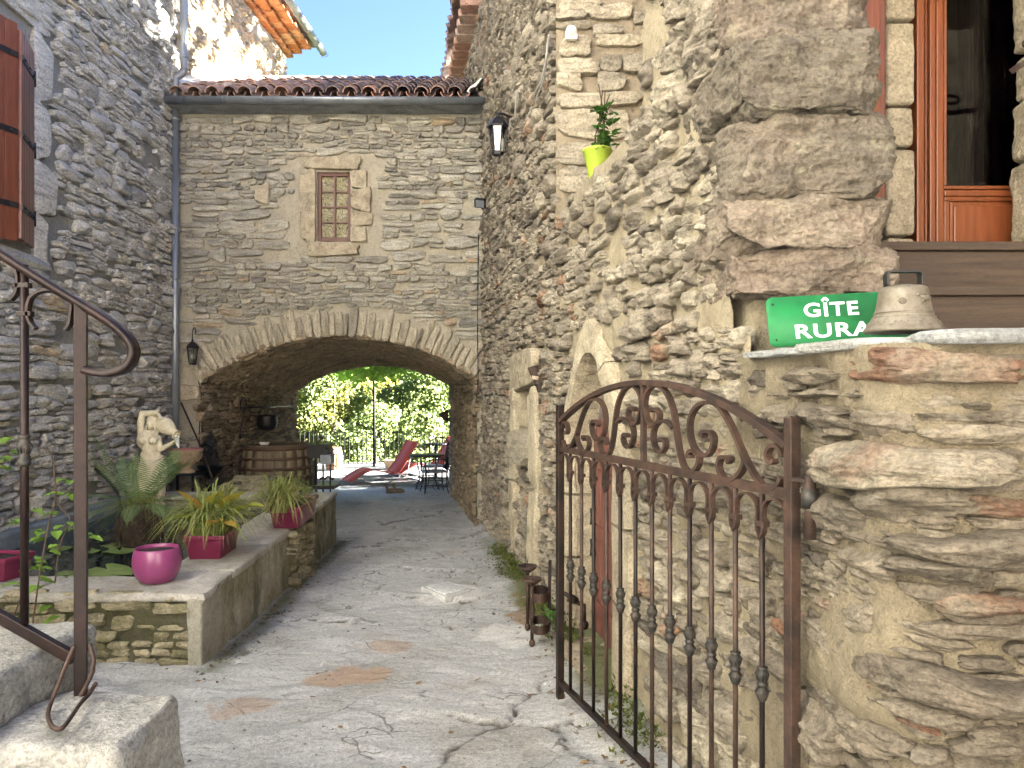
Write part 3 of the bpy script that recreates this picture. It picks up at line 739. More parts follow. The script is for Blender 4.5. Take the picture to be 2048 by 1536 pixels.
# voussoirs
cF = ARC_F; vr = np.random.default_rng(21)
seg = np.r_[0, np.cumsum(np.hypot(*np.diff(cF, axis=0).T))]; tot = seg[-1]
def on_arc(q):
    return np.array([np.interp(q, seg, cF[:, 0]), np.interp(q, seg, cF[:, 1])])
mid_c = None
a0, a1, am = cF[0], cF[-1], cF[24]
cw = np.linalg.norm(a1 - a0) / 2; rr_ = (cw ** 2 + .6 ** 2) / 1.2; ctr = (a0 + a1) / 2 + np.array([-(a1 - a0)[1], (a1 - a0)[0]]) / (2 * cw) * (.6 - rr_)
q = -.02; vous = []
while q < tot - .02:
    w = vr.uniform(.055, .125)
    vous.append((q, w, vr.uniform(.27, .46))); q += w + .008
def in_vous(s, t):
    d = np.hypot(s - ctr[0], t - ctr[1]); return (d < rr_ + .33) & (t > 1.45) & (s > -4.5)
for (q, w, h) in vous:
    p = on_arc(q + w / 2); dr = (p - ctr) / np.linalg.norm(p - ctr); tg = np.array([dr[1], -dr[0]])
    rs = 2; V, Fc = stone_shape(0, 0, h / 2, w / 2, .045 * vr.uniform(.7, 1.2), vr, 1, -.16, 6, .6)
    c_ = p + dr * (h / 2 - .025 + vr.uniform(-.015, .015))
    S = c_[0] + V[:, 0] * dr[0] + V[:, 1] * tg[0]; T = c_[1] + V[:, 0] * dr[1] + V[:, 1] * tg[1]
    P = AW(S, T, V[:, 2]); V[:, 2] += np.where(V[:, 2] > 0, strata_disp(P, .008, 3, (18, 5, 6)), 0)
    mesh_obj('arch_stone', AW(S, T, V[:, 2]), Fc, M['stone_arch'], ah, False, {'tint': np.full(len(V), vr.uniform(.1, .95))})
WIN = (-2.645, -2.185, 3.46, 4.41)
def hole_a(s, t):
    return in_arch(s, t) | in_vous(s, t) | ((s > -2.90) & (s < -1.88) & (t > 3.30) & (t < 4.62)) | (t > 5.2) | (s < -4.55) | (s > -.34)
st_ = stone_field(-4.55, -.34, -.5, 5.22, (.045, .20), (.10, .50), rng, hole_a, asp=(1.2, 3.8), drop=.03, shrink=(.86, .99), split=.3)
lay(st_, AW, M['stone_gate'], ah, .068, rng, 300, .05, 1.3, 9, relief=.022, res_px=(26, 60, 190), odd=.02)
def block(s0, s1, t0, t1, D, parent, fmap, mat, r=rng, res=3, tint=.5, name='dressed_stone', sq=10, rough=.32, relief=.009, back=-.12):
    V, Fc = stone_shape((s0 + s1) / 2, (t0 + t1) / 2, (s1 - s0) / 2, (t1 - t0) / 2, D, r, res, back, sq, rough, .5, .12)
    P = fmap(V[:, 0], V[:, 1], V[:, 2]); V[:, 2] += np.where(V[:, 2] > -.02, relief * fbm(P * 9, 5, 7) * 2, 0)
    return mesh_obj(name, fmap(V[:, 0], V[:, 1], V[:, 2]), Fc, mat, parent, True, {'tint': np.full(len(V), tint)})
block(-2.80, -2.05, 4.42, 4.60, .05, ah, AW, M['stone_cut'], name='lintel')
block(-2.86, -2.65, 3.44, 4.43, .045, ah, AW, M['stone_cut'], name='jamb_stone', tint=.4)
for k, (s1, t0, t1) in enumerate([(-1.96, 4.17, 4.41), (-1.90, 3.86, 4.16), (-1.88, 3.66, 3.85), (-1.96, 3.44, 3.65)]):
    block(-2.18, s1, t0, t1, .045, ah, AW, M['stone_cut'], name='jamb_stone', tint=(.7, .3, .5, .8)[k])
block(-2.76, -2.06, 3.25, 3.43, .075, ah, AW, M['stone_cut'], name='window_sill', tint=.3)
for (u0, v0, u1, v1) in [(512, 370, 540, 408), (362, 770, 400, 800)]:
    a = px(u0, v1, AY); b = px(u1, v0, AY); block(a[0], b[0], a[2], b[2], .06, ah, AW, M['stone_cut'], tint=.6)
# window
M['wood_frame'] = pbr('dark red brown window wood', (.085, .036, .024), (.12, .055, .038), .5, 0, 4, bstr=.15); wd = bpy.data.objects.new('window', None); COL.objects.link(wd); wd.parent = ah; ABS[wd.name] = ABS[ah.name].copy()
x0, x1, z0, z1 = WIN; yw = AY + .10
mb = MB()
for (c, s_) in [(((x0 + .025), yw, (z0 + z1) / 2), (.05, .06, z1 - z0)), (((x1 - .025), yw, (z0 + z1) / 2), (.05, .06, z1 - z0)), (((x0 + x1) / 2, yw, z0 + .03), (x1 - x0 - .1, .06, .06)), (((x0 + x1) / 2, yw, z1 - .03), (x1 - x0 - .1, .06, .06))]: mb.box(c, s_)
bevel(mb.build('frame', M['wood_frame'], wd), .006)
xm = (x0 + x1) / 2; gw = (x1 - x0 - .1) / 2; gh = (z1 - z0 - .12) / 4
mb = MB(); mb.box((xm, yw - .006, (z0 + z1) / 2), (.028, .04, z1 - z0 - .12))
for k in (1, 2, 3): mb.box((xm, yw - .004, z0 + .06 + gh * k), (x1 - x0 - .1, .036, .022))
mb.build('glazing_bar', M['wood_frame'], wd)
for a in (0, 1):
    for k in range(4):
        mb = MB(); mb.box((x0 + .05 + gw * (a + .5), yw + .012, z0 + .06 + gh * (k + .5)), (gw, .006, gh)); mb.build('pane', M['amber'], wd)
# backing behind window, masonry mass above the vault and the roof
mb = MB(); mb.box((xm, AY + .43, (z0 + z1) / 2), (.8, .5, 1.2)); mb.build('dark_room', M['soil'], ah)  # near-black box stands in for the unlit room
# vaulted passage: loft from the front arch to the rear arch
na = 49
def VA(s, t, d):
    """s: 0..1 along the arch, t: 0..1 from front to rear"""
    k = np.clip(s, 0, 1) * (na - 1); i = np.clip(np.floor(k).astype(int), 0, na - 2); f = (k - i)[:, None]
    Ff = ARC_F[i] * (1 - f) + ARC_F[i + 1] * f; Bb = ARC_B[i] * (1 - f) + ARC_B[i + 1] * f
    P = Ff * (1 - t[:, None]) + Bb * t[:, None]
    tang = (ARC_F[i + 1] - ARC_F[i]); nr = np.stack([tang[:, 1], -tang[:, 0]], 1); nr /= np.linalg.norm(nr, axis=1)[:, None]
    P = P + nr * d[:, None]
    return np.stack([P[:, 0], AY - .02 + t * (REAR - AY), P[:, 1]], 1)
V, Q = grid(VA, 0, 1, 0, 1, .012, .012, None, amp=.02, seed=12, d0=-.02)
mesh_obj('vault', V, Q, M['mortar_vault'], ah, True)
vs = []
for (a, b, c, d) in stone_field(0, 3.9, 0, 4.6, (.05, .13), (.12, .4), rng): vs.append((b / 4.6 if False else a / 3.9, b / 4.6, c / 3.9, d / 4.6))
def VA2(s, t, d): return VA(s / 3.9, t / 4.6, d)
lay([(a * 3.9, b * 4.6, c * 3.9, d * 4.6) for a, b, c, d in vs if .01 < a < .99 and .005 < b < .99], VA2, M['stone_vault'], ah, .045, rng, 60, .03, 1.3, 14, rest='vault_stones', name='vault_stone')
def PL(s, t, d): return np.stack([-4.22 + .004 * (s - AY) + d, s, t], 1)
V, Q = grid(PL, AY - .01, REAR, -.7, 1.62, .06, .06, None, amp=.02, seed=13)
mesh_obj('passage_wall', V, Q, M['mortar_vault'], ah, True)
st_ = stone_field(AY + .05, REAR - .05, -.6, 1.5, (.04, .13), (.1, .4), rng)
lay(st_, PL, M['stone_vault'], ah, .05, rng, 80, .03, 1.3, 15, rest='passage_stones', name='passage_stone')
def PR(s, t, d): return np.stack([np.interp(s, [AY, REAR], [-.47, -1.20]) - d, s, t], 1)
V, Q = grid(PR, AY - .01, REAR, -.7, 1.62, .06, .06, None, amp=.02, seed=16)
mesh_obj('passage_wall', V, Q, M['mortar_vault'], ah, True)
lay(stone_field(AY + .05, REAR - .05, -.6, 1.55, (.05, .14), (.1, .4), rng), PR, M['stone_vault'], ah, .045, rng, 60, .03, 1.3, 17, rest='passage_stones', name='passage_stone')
# mass over the vault (hollow shell: sides, rear and top)
mb = MB()
rb = ARC_B
top = 5.2
for (ya, c0) in ((AY + .06, ARC_F), (REAR, ARC_B)):
    n_ = len(c0)
    xs0 = -4.75; xs1 = -.1 if ya < 12 else -.9
    V = [(x, ya, z) for x, z in c0] + [(x, ya, top) for x, z in c0]
    Fc = [(i, i + 1, n_ + i + 1, n_ + i) for i in range(n_ - 1)]
    V += [(xs0, ya, top), (xs0, ya, -.8), (c0[0][0], ya, -.8), (xs1, ya, top), (xs1, ya, -.8), (c0[-1][0], ya, -.8)]
    b0 = 2 * n_
    Fc += [(b0 + 1, b0 + 2, 0, n_, b0), (b0 + 5, b0 + 4, b0 + 3, 2 * n_ - 1, n_ - 1)]
    if ya > 12: mb.add(V, Fc)
mb.box((-4.72, 12.7, 2.2), (.1, 4.6, 6.2)); 
mb.prism([(-4.7, AY + .7), (-.3, AY + .7), (-.9, REAR - .01), (-4.7, REAR - .01)], 4.7, 5.15)
mb.build('rear_wall', M['mortar_gate'], ah)
# roof with canal tiles
pitch = math.atan2(.46, 1.0)
ry0, ry1, rz0 = 10.06, 12.75, 5.28
rd = np.array([0, math.cos(pitch), math.sin(pitch)]); rn = np.array([0, -math.sin(pitch), math.cos(pitch)])
rf = MB()
rf.prism([(-4.5, 0), (-.42, 0), (-.75, 1), (-4.5, 1)], 0, 0)
rf = MB(); a = np.array([-4.5, ry0 + .05, rz0 - .02]); Lr = 3.1
V = [(-4.5, *(a + rd * 0)[1:]), (-.38, *(a)[1:]), (-.78, *(a + rd * Lr)[1:]), (-4.5, *(a + rd * Lr)[1:])]
rf.add(np.array(V + [(x, y, z - .09) for x, y, z in V]), [(0, 1, 2, 3), (7, 6, 5, 4), (0, 4, 5, 1), (1, 5, 6, 2), (2, 6, 7, 3), (3, 7, 4, 0)])
ridge = a + rd * Lr
V = [(-4.5, ridge[1], ridge[2]), (-.78, ridge[1], ridge[2]), (-1.2, REAR + .3, 5.1), (-4.5, REAR + .3, 5.1)]
rf.add(V, [(0, 1, 2, 3)])
roof = rf.build('roof', M['tile'], ah, attrs={'tint': np.full(rf.n, .3)})
tr = np.random.default_rng(9)
ncol = 18
def tile_mesh(c, L_, r0, r1, up, r):
    m_ = MB(); th = np.linspace(0, math.pi, 9)
    prof = [(math.cos(t) * r0, math.sin(t) * r0 * .92) for t in th] + [(math.cos(t) * (r0 - .014), math.sin(t) * (r0 - .014) * .92) for t in th[::-1]]
    yaw = r.normal(0, .02); dv = rd * math.cos(yaw) + np.array([1, 0, 0]) * math.sin(yaw)
    m_.sweep([c, c + dv * L_ * .5, c + dv * L_], [(x, z if up else -z) for x, z in prof], up=rn, scale=[1, .93, r1 / r0], smooth=False)
    return m_
for i in range(ncol):
    x = -4.38 + (3.86 / (ncol - 1)) * i
    for j in range(9):
        if x > -.55 - .1 * j * .33: continue
        c = np.array([x + tr.normal(0, .008), ry0 + .0, rz0 + .045]) + rd * (j * .335 + tr.normal(0, .008)) + rn * (.012 * (j % 2) + tr.uniform(0, .008))
        m_ = tile_mesh(c, .44, .098, .078, True, tr)
        m_.build('roof_tile', M['tile'], roof, attrs={'tint': np.full(m_.n, float(np.clip(tr.normal(.35 - .25 * (i > 6) + .2 * (i < 4), .2), .03, .97)))})  # sun and shade in the tint: left columns paler, right ones darker
pans = MB(); pt = []
for i in range(ncol - 1):
    x = -4.38 + (3.86 / (ncol - 1)) * (i + .5)
    for j in range(9):
        c = np.array([x, ry0 + .06, rz0 + .065]) + rd * (j * .335) + rn * .02
        m_ = tile_mesh(c, .42, .085, .098, False, tr); pans.add(np.concatenate(m_.v), m_.f); pt.append(np.full(m_.n, tr.uniform(.1, .7)))
o_ = pans.build('pan_tile', M['tile'], roof, attrs={'tint': np.concatenate(pt)}); o_['kind'] = 'stuff'
# zinc gutter
mb = MB()
prof = [(math.cos(t) * .075, math.sin(t) * .075) for t in np.linspace(math.pi, 2 * math.pi, 11)] + [(math.cos(t) * .069, math.sin(t) * .069) for t in np.linspace(2 * math.pi, math.pi, 11)]
mb.sweep([(-4.60, 9.97, 5.23), (-.345, 9.97, 5.215)], prof, smooth=True)
for x in (-4.60, -.345): mb.sweep([(x - .002, 9.97, 5.225), (x + .002, 9.97, 5.225)], [(math.cos(t) * .074, math.sin(t) * .074) for t in np.linspace(math.pi, 2 * math.pi, 11)])
gt = mb.build('gutter', M['zinc'], ah)
for x in np.arange(-4.25, -.4, .52):
    m_ = MB(); m_.tube([(x, 9.97 + math.cos(t) * .079, 5.225 + math.sin(t) * .079) for t in np.linspace(math.pi, 2 * math.pi, 9)], .006, 5); m_.build('bracket', M['zinc'], gt)
mb = MB(); mb.box((-2.47, 10.22, 5.205), (4.2, .34, .07)); mb.build('eave_board', M['slate'], ah, attrs={'tint': np.full(8, .1)})

# ------------------------------------------------------------------ right house
rh = thing('stone_house', 'warm brown rough stone house on the right with pointed arch doorway and big corner stones', 'house', (.6, 4.2, -.2))
DO = (4.10, 5.14); DZ = 1.08; DA = 1.66
def door_top(s):
    m = (DO[0] + DO[1]) / 2; x = np.abs(s - m) / ((DO[1] - DO[0]) / 2)
    return DZ + (DA - DZ) * np.clip(1 - x ** 2.3, 0, 1) ** .9
def hole_r(s, t):
    door = (s > DO[0]) & (s < DO[1]) & (t < door_top(s))
    niche = (s > 6.62) & (s < 7.56) & (t > 1.08) & (t < 1.45)
    rec = (s > 3.72) & (s < 5.67) & (t > 2.76)
    return door | niche | rec
def hole_rs(s, t):
    m = (DO[0] + DO[1]) / 2
    sur = (s > DO[0] - .27) & (s < DO[1] + .27) & (t < 1.08) & (t > -.6)
    x = np.abs(s - m) / ((DO[1] - DO[0]) / 2 + .27); sur |= (x < 1) & (t < 1.06 + .80 * (1 - x ** 1.6))
    ns = (s > 6.30) & (s < 7.80) & (t > 1.0) & (t < 1.80)
    ns |= ((s > 6.3) & (s < 6.64) | (s > 7.5) & (s < 7.75)) & (t < 1.2)
    sgn_ = ((s > 2.30) & (s < 2.62) & (t > 1.50) & (t < 1.82)) | ((s < 2.72) & (t > 1.66))
    return hole_r(s, t) | sur | ns | sgn_
def slope_ground(Y): return gz(np.asarray(Y))
V, Q = grid(RW, 2.50, 5.9, -.35, 3.7, .022, .022, lambda s, t: hole_r(s, t) | ((s < 2.70) & (t > 1.62)) | ((s < 2.57) & (t > 1.5)), amp=.030, seed=23, freq=4.0, oct=6, d0=-.012)
mesh_obj('wall', V, Q, M['mortar_right'], rh, True)
V, Q = grid(RW, 5.9, 16.4, -.75, 6.9, .05, .05, hole_r, amp=.022, seed=24, d0=-.02)
mesh_obj('wall', V, Q, M['mortar_right'], rh, True)
# solid parts behind the face
mb = MB()
def pr(Y0, Y1, z0, z1, back=.05, xr=7.0):
    mb.prism([(RWx(Y0) + back, Y0), (xr, Y0), (xr, Y1), (RWx(Y1) + back, Y1)], z0, z1)
HT = 7.3  # unseen roof height, shaped so its shadow covers the lower left wall
pr(2.66, 3.70, 3.4, 3.55); pr(3.70, 4.6, 3.4, 3.55, .9); pr(5.70, 10.9, 1.6, HT); pr(5.70, 6.6, -1, 1.6); pr(7.58, 10.9, -1, 1.6); pr(6.6, 7.58, -1, 1.06)  # near part kept low out of view so sun reaches the left wall
pr(10.9, 16.4, -1, 6.85); pr(3.72, 5.67, 1.78, 2.72, .05, 1.5); pr(2.66, 4.08, -1, 1.78, .05, 1.25); pr(3.12, 4.08, -1, 1.78, .6); pr(5.16, 5.70, -1, 1.78); pr(4.08, 5.16, -1, 1.78, .22); pr(4.6, 5.67, 1.78, 4.9, 1.0)
mb.prism([(RWx(2.7) + .09, 2.72), (1.20, 2.72), (1.20, 3.72), (RWx(3.7) + .09, 3.72)], 1.5, 3.7)
mb.prism([(RWx(6.6) + .36, 6.6), (7, 6.6), (7, 7.58), (RWx(7.58) + .36, 7.58)], 1.06, 1.6)
mb.build('body', M['mortar_right'], rh)
# return wall of the recess, facing the camera
def RT(s, t, d): return np.stack([s, 5.67 - d, t], 1)
V, Q = grid(RT, RWx(5.67) - .01, 1.4, 2.6, 4.9, .03, .03, None, amp=.018, seed=25)
M['mortar_shade'] = mortar_mat('shaded sandy mortar', (.36, .30, .215), (.29, .245, .175), 22)  # darker copy of the right wall mortar, shade put into the colour
mesh_obj('wall', V, Q, M['mortar_shade'], rh, True)
M['stone_return'] = stone_mat('grey brown schist', [(.0, (.20, .18, .14)), (.5, (.33, .29, .215)), (1., (.42, .37, .27))], lich_amt=.3)
lst = [(1117, 0, 1200, 32), (1205, 12, 1262, 38), (1180, 20, 1240, 42), (1112, 24, 1170, 42), (1265, 28, 1290, 48), (1185, 52, 1245, 74), (1190, 74, 1290, 94), (1118, 76, 1182, 116), (1115, 118, 1196, 152), (1112, 145, 1165, 180), (1200, 112, 1242, 145), (1195, 145, 1250, 186), (1246, 108, 1290, 148), (1116, 186, 1285, 216), (1112, 222, 1260, 278), (1114, 285, 1230, 330), (1115, 335, 1225, 385), (1115, 48, 1180, 60)]
rr2 = np.random.default_rng(4)
for (u0, v0, u1, v1) in lst:
    a = px(u0, v1, 5.66); b = px(u1, v0, 5.66); a[0] = max(a[0], RWx(5.67) - .02)
    o_ = block(a[0], b[0], a[2], b[2], .05, rh, RT, M['stone_return'], rr2, 2, rr2.uniform(.2, .9), 'stone', 4.5, .7, .016, -.04)
def RS(s, t, d): return np.stack([np.full_like(s, 1.28) + .0 * s - d, s, t], 1)
V, Q = grid(RS, 3.6, 5.67, 2.6, 4.9, .05, .05, None, amp=.02, seed=26); mesh_obj('wall', V, Q, M['mortar_shade'], rh, True)
mb = MB(); mb.prism([(RWx(3.72), 3.72), (1.4, 3.72), (1.4, 5.67), (RWx(5.67), 5.67)], 2.66, 2.75); mb.build('ledge', M['mortar_right'], rh)
# stones: near part (large, proud), then the receding part
st1 = stone_field(2.78, 3.66, 2.65, 3.75, (.10, .28), (.18, .60), rng, hole_rs, asp=(1.2, 3.0), drop=.06, shrink=(.86, 1.0), split=.2)
st2 = stone_field(2.50, 5.75, -.30, 2.70, (.06, .22), (.09, .38), rng, hole_rs, asp=(1.1, 2.8), drop=.10, shrink=(.72, 1.0), split=.25)
st3 = stone_field(5.75, 16.2, -.6, 6.8, (.05, .17), (.10, .42), rng, hole_rs, asp=(1.2, 3.2), drop=.05, shrink=(.80, .99))
lay(st1 + st2 + st3, RW, M['stone_right'], rh, .060, rng, 300, .05, 1.2, 31, relief=.040, res_px=(18, 40, 90), square=5.5)
# corner stones, facing the camera at the end of the wall
QY = 2.58
def QF(s, t, d): return np.stack([s, QY - d, t], 1)
def rough_block(x0, x1, y0, y1, z0, z1, mat, parent, name, seed, tint=.5, amp=.03, n=(40, 30, 30), ax=(4, 4, 14), rnd=.12, attrs=None, cuts=0):
    """a big rough stone: rounded box with craggy relief all round"""
    V = []; Fc = []; base = 0
    c = np.array([(x0 + x1) / 2, (y0 + y1) / 2, (z0 + z1) / 2]); h = np.array([x1 - x0, y1 - y0, z1 - z0]) / 2
    for axs in range(3):
        for sg in (-1, 1):
            o = [k for k in range(3) if k != axs]; na_, nb_ = n[o[0]], n[o[1]]
            A, B_ = np.meshgrid(np.linspace(-1, 1, na_), np.linspace(-1, 1, nb_), indexing='ij')
            p = np.zeros((na_ * nb_, 3)); p[:, axs] = sg; p[:, o[0]] = A.ravel(); p[:, o[1]] = B_.ravel(); V.append(p)
            i, j = np.meshgrid(np.arange(na_ - 1), np.arange(nb_ - 1), indexing='ij'); a = (i * nb_ + j).ravel() + base
            q_ = np.stack([a, a + nb_, a + nb_ + 1, a + 1], 1)
            if (sg > 0) == (axs == 1): q_ = q_[:, ::-1]
            Fc += q_.tolist(); base += na_ * nb_
    p = np.concatenate(V)
    rm = np.minimum(h.min() * .9, rnd)
    q_ = p * h; core = np.clip(q_, -(h - rm), h - rm); dv = q_ - core; ln = np.linalg.norm(dv, axis=1)[:, None]
    nrm = np.where(ln > 1e-6, dv / np.maximum(ln, 1e-6), 0)
    q_ = core + nrm * np.minimum(ln, rm)
    w = c + q_
    cr = np.random.default_rng(seed)
    for q in range(cuts):                                       # cleft faces: random planes cut the corners off
        dn = cr.normal(0, 1, 3) / np.array([1, 1, 1.0]); dn /= np.linalg.norm(dn); sup = np.abs(dn * h).sum(); o_ = sup * cr.uniform(.76, .92)
        over = (w - c) @ dn - o_; w = w - dn * (np.maximum(over, 0) * .85)[:, None]
    w = w + nrm * (strata_disp(w, amp, seed, ax) + amp * .9 * fbm(w * 3.2, 3, seed + 50))[:, None]
    return mesh_obj(name, w, Fc, mat, parent, True, {'tint': np.full(len(w), tint)})
qs = [(1492, -60, 1752, 82, .55), (1500, 84, 1772, 236, .35), (1497, 236, 1764, 396, .45), (1478, 402, 1790, 500, .8), (1490, 506, 1806, 592, .6)]
for k, (u0, v0, u1, v1, tn) in enumerate(qs):
    a = px(u0, v1, QY); b = px(u1, v0, QY)
    rough_block(a[0] - .055 - .03 * (k % 2), b[0] + .01, QY - .06 - .03 * (k % 2), QY + (.62, .72, .60, .74, .55)[k], a[2] - .014, b[2] + .014, M['stone_quoin'], rh, 'corner_stone', 40 + k, tn, .036, (130, 120, 76), (7, 7, 16), .03, cuts=18)
V, Q = grid(QF, .86, 1.22, 1.5, 3.7, .02, .02, None, amp=.02, seed=27, d0=-.10); mesh_obj('wall', V, Q, M['mortar_shade'], rh, True)
# pointed doorway: dressed stones
def arch_block(pts_in, pts_out, D, tint):
    """dressed stone between an inner and an outer outline (s, t) of the doorway"""
    pi = np.array(pts_in, float); po = np.array(pts_out, float); n = len(pi); m_ = MB()
    k = 7; rows = []
    for d in (-.30, -.02):
        for f in ((0, 1),): pass
    V = []
    def add(f, d): V.append(RW((pi[:, 0] * (1 - f) + po[:, 0] * f), (pi[:, 1] * (1 - f) + po[:, 1] * f), np.full(n, d)))
    prof = [(0, -.18), (0, .03 * D), (.06, D), (.5, D * 1.08), (.94, D), (1, D * .3), (1, -.1)]
    for f, d in prof: add(f, d)
    P = np.concatenate(V); Kp = len(prof)
    P = P + (.016 * fbm(P * 6, 5, 3, .6))[:, None]
    Fc = [(r * n + i, r * n + i + 1, (r + 1) * n + i + 1, (r + 1) * n + i) for r in range(Kp - 1) for i in range(n - 1)]
    Fc += [tuple(r * n for r in range(Kp))[::-1], tuple(r * n + n - 1 for r in range(Kp))]
    m_.add(P, Fc, False); return m_.build('door_stone', M['stone_cut'], rh, attrs={'tint': np.full(len(P), tint)})
msd = (DO[0] + DO[1]) / 2; hw = (DO[1] - DO[0]) / 2
def curve(side, f0, f1, n, grow):
    """outline of one half of the pointed head"""
    out = []
    for f in np.linspace(f0, f1, n):
        x = 1 - f; s = msd + side * (hw + grow) * x
        tt = DZ + (DA - DZ) * max(0, 1 - x ** 2.3) ** .9 if grow == 0 else 1.06 + .82 * (1 - x ** 1.6)
        out.append((s, tt))
    return out
for side in (-1, 1):
    for (f0, f1, tn) in ((0.0, .485, .55), (.495, .985, .7)):
        arch_block(curve(side, f0, f1, 9, 0), curve(side, f0, f1, 9, .25), .045, tn)
    e_in = msd + side * hw; 
    for (z0, z1, wd_, tn) in ((-.30, .32, .26, .35), (.335, .74, .34, .5), (.755, 1.06, .27, .65)):
        arch_block([(e_in, z0), (e_in, z1)], [(e_in + side * wd_, z0), (e_in + side * wd_, z1)], .045, tn)
# the old plank door, set back
dr_ = bpy.data.objects.new('door', None); COL.objects.link(dr_); dr_.parent = rh; ABS[dr_.name] = ABS[rh.name].copy()
dr_['label'] = 'faded red brown plank door in the pointed arch doorway'
npl = 6
for k in range(npl):
    sa = DO[0] + (DO[1] - DO[0]) * k / npl + .004; sb = DO[0] + (DO[1] - DO[0]) * (k + 1) / npl - .004
    ss = np.linspace(sa, sb, 4); tt = np.minimum(np.maximum(door_top(ss), .9), 1.26)
    V = []
    for d in (-.135, -.165):
        for s_, t_ in zip(ss, tt): V.append(RW(np.array([s_]), np.array([-.22]), np.array([d]))[0]); V.append(RW(np.array([s_]), np.array([t_]), np.array([d]))[0])
    Fc = [(2 * i, 2 * i + 2, 2 * i + 3, 2 * i + 1) for i in range(3)] + [(8 + 2 * i, 9 + 2 * i, 11 + 2 * i, 10 + 2 * i) for i in range(3)] + [(0, 1, 9, 8), (6, 14, 15, 7), (1, 3, 11, 9), (3, 5, 13, 11), (5, 7, 15, 13)]
    bevel(mesh_obj('plank', V, Fc, M['wood_paint'], dr_), .004, 1)
ss = np.linspace(DO[0], DO[1], 15); V = np.concatenate([RW(ss, np.full(15, 1.2), np.full(15, -.15)), RW(ss, np.maximum(door_top(ss), 1.2) + .02, np.full(15, -.15))])
M['tympanum'] = mortar_mat('mauve grey render', (.21, .175, .17), (.16, .135, .13), 14); mesh_obj('tympanum', V, [(i, i + 1, 16 + i, 15 + i) for i in range(14)], M['tympanum'], dr_)
for z in (.02, .52, .98):
    mb = MB(); a = RW(np.array([DO[0] + .05]), np.array([z]), np.array([-.127]))[0]; b = RW(np.array([DO[1] - .05]), np.array([z]), np.array([-.127]))[0]
    mb.bar(a, b, .02, .09); bevel(mb.build('rail', M['wood_paint'], dr_), .003, 1)
for z in (.62, .42, .18):
    mb = MB(); p = RW(np.array([DO[1] - .12]), np.array([z]), np.array([-.115]))[0]
    mb.tube([p + (0, 0, .05), p + (-.03, -.01, .05), p + (-.03, -.01, -.05), p + (0, 0, -.05)], .009, 6); mb.build('bolt', M['black'], dr_)
mb = MB(); a = RW(np.array([DO[0] - .0]), np.array([-.2]), np.array([-.05]))[0]; b = RW(np.array([DO[1]]), np.array([-.22]), np.array([-.05]))[0]
mb.bar(a, b, .42, .12); mb.build('door_step', M['stone_cut'], rh, attrs={'tint': np.full(8, .2)})
# niche with dressed frame and toothed iron
block(6.30, 7.80, 1.46, 1.80, .06, rh, RW, M['stone_cut'], tint=.55, name='lintel')
block(7.50, 7.74, .55, 1.455, .05, rh, RW, M['stone_cut'], tint=.7, name='jamb_stone'); block(7.48, 7.72, -.15, .54, .05, rh, RW, M['stone_cut'], tint=.4, name='jamb_stone')
block(6.36, 6.64, .62, 1.455, .05, rh, RW, M['stone_cut'], tint=.8, name='jamb_stone'); block(6.34, 6.62, -.1, .61, .06, rh, RW, M['stone_cut'], tint=.6, name='jamb_stone')
block(6.66, 7.47, .78, 1.09, .10, rh, RW, M['stone_return'], tint=.4, name='window_sill', sq=4, rough=.6, relief=.02)
mb = MB()
for k in range(2):
    s_ = 6.95 + .3 * k
    p = RW(np.array([s_]), np.array([1.08]), np.array([-.12]))[0]
    mb.tube([p, p + (0, 0, .38)], .012, 6)
    for j in range(7):
        for sg in (-1, 1): mb.bar(p + (0, 0, .08 + .035 * j), p + (0, sg * .05, .095 + .035 * j), .01, .02)
mb.build('iron_grille', M['rust'], rh)
# far eave with tiles
for y in np.arange(11.0, 16.2, .30):
    m_ = MB(); x = RWx(y); m_.box((x - .10, y, 6.93), (.34, .27, .10)); bevel(m_.build('eave_tile', M['tile'], rh, attrs={'tint': np.full(8, tr.uniform(.5, 1))}), .012, 1)
for y in np.arange(11.0, 16.3, .24):
    m_ = MB(); x = RWx(y)
    m_.sweep([(x - .36 + tr.uniform(-.03, .03), y, 7.03), (x + .25, y, 7.27)], [(math.cos(t) * .115, math.sin(t) * .105) for t in np.linspace(0, math.pi, 8)])
    m_.build('roof_tile', M['tile'], rh, attrs={'tint': np.full(m_.n, tr.uniform(.05, .5))})
mb = MB(); mb.prism([(RWx(10.9) - .25, 10.92), (7.2, 10.92), (7.2, 16.5), (RWx(16.4) - .25, 16.4)], 6.985, 7.02)
for k in range(2): pass
V = [(RWx(10.92) - .2, 10.92, 7.02), (RWx(16.4) - .2, 16.4, 7.02), (4.0, 16.4, 8.9), (4.0, 10.92, 8.9), (7.2, 16.4, 7.02), (7.2, 10.92, 7.02)]
mb.add(V, [(0, 3, 2, 1), (3, 5, 4, 2), (0, 5, 3), (1, 2, 4)]); mb.build('roof', M['tile'], rh, attrs={'tint': np.full(mb.n, .3)})
mb = MB(); mb.prism([(RWx(5.6) - .12, 5.6), (7.3, 5.6), (7.3, 11.0), (RWx(11.) - .12, 11.0)], HT, HT + .12); mb.build('roof', M['tile'], rh, attrs={'tint': np.full(mb.n, .3)})
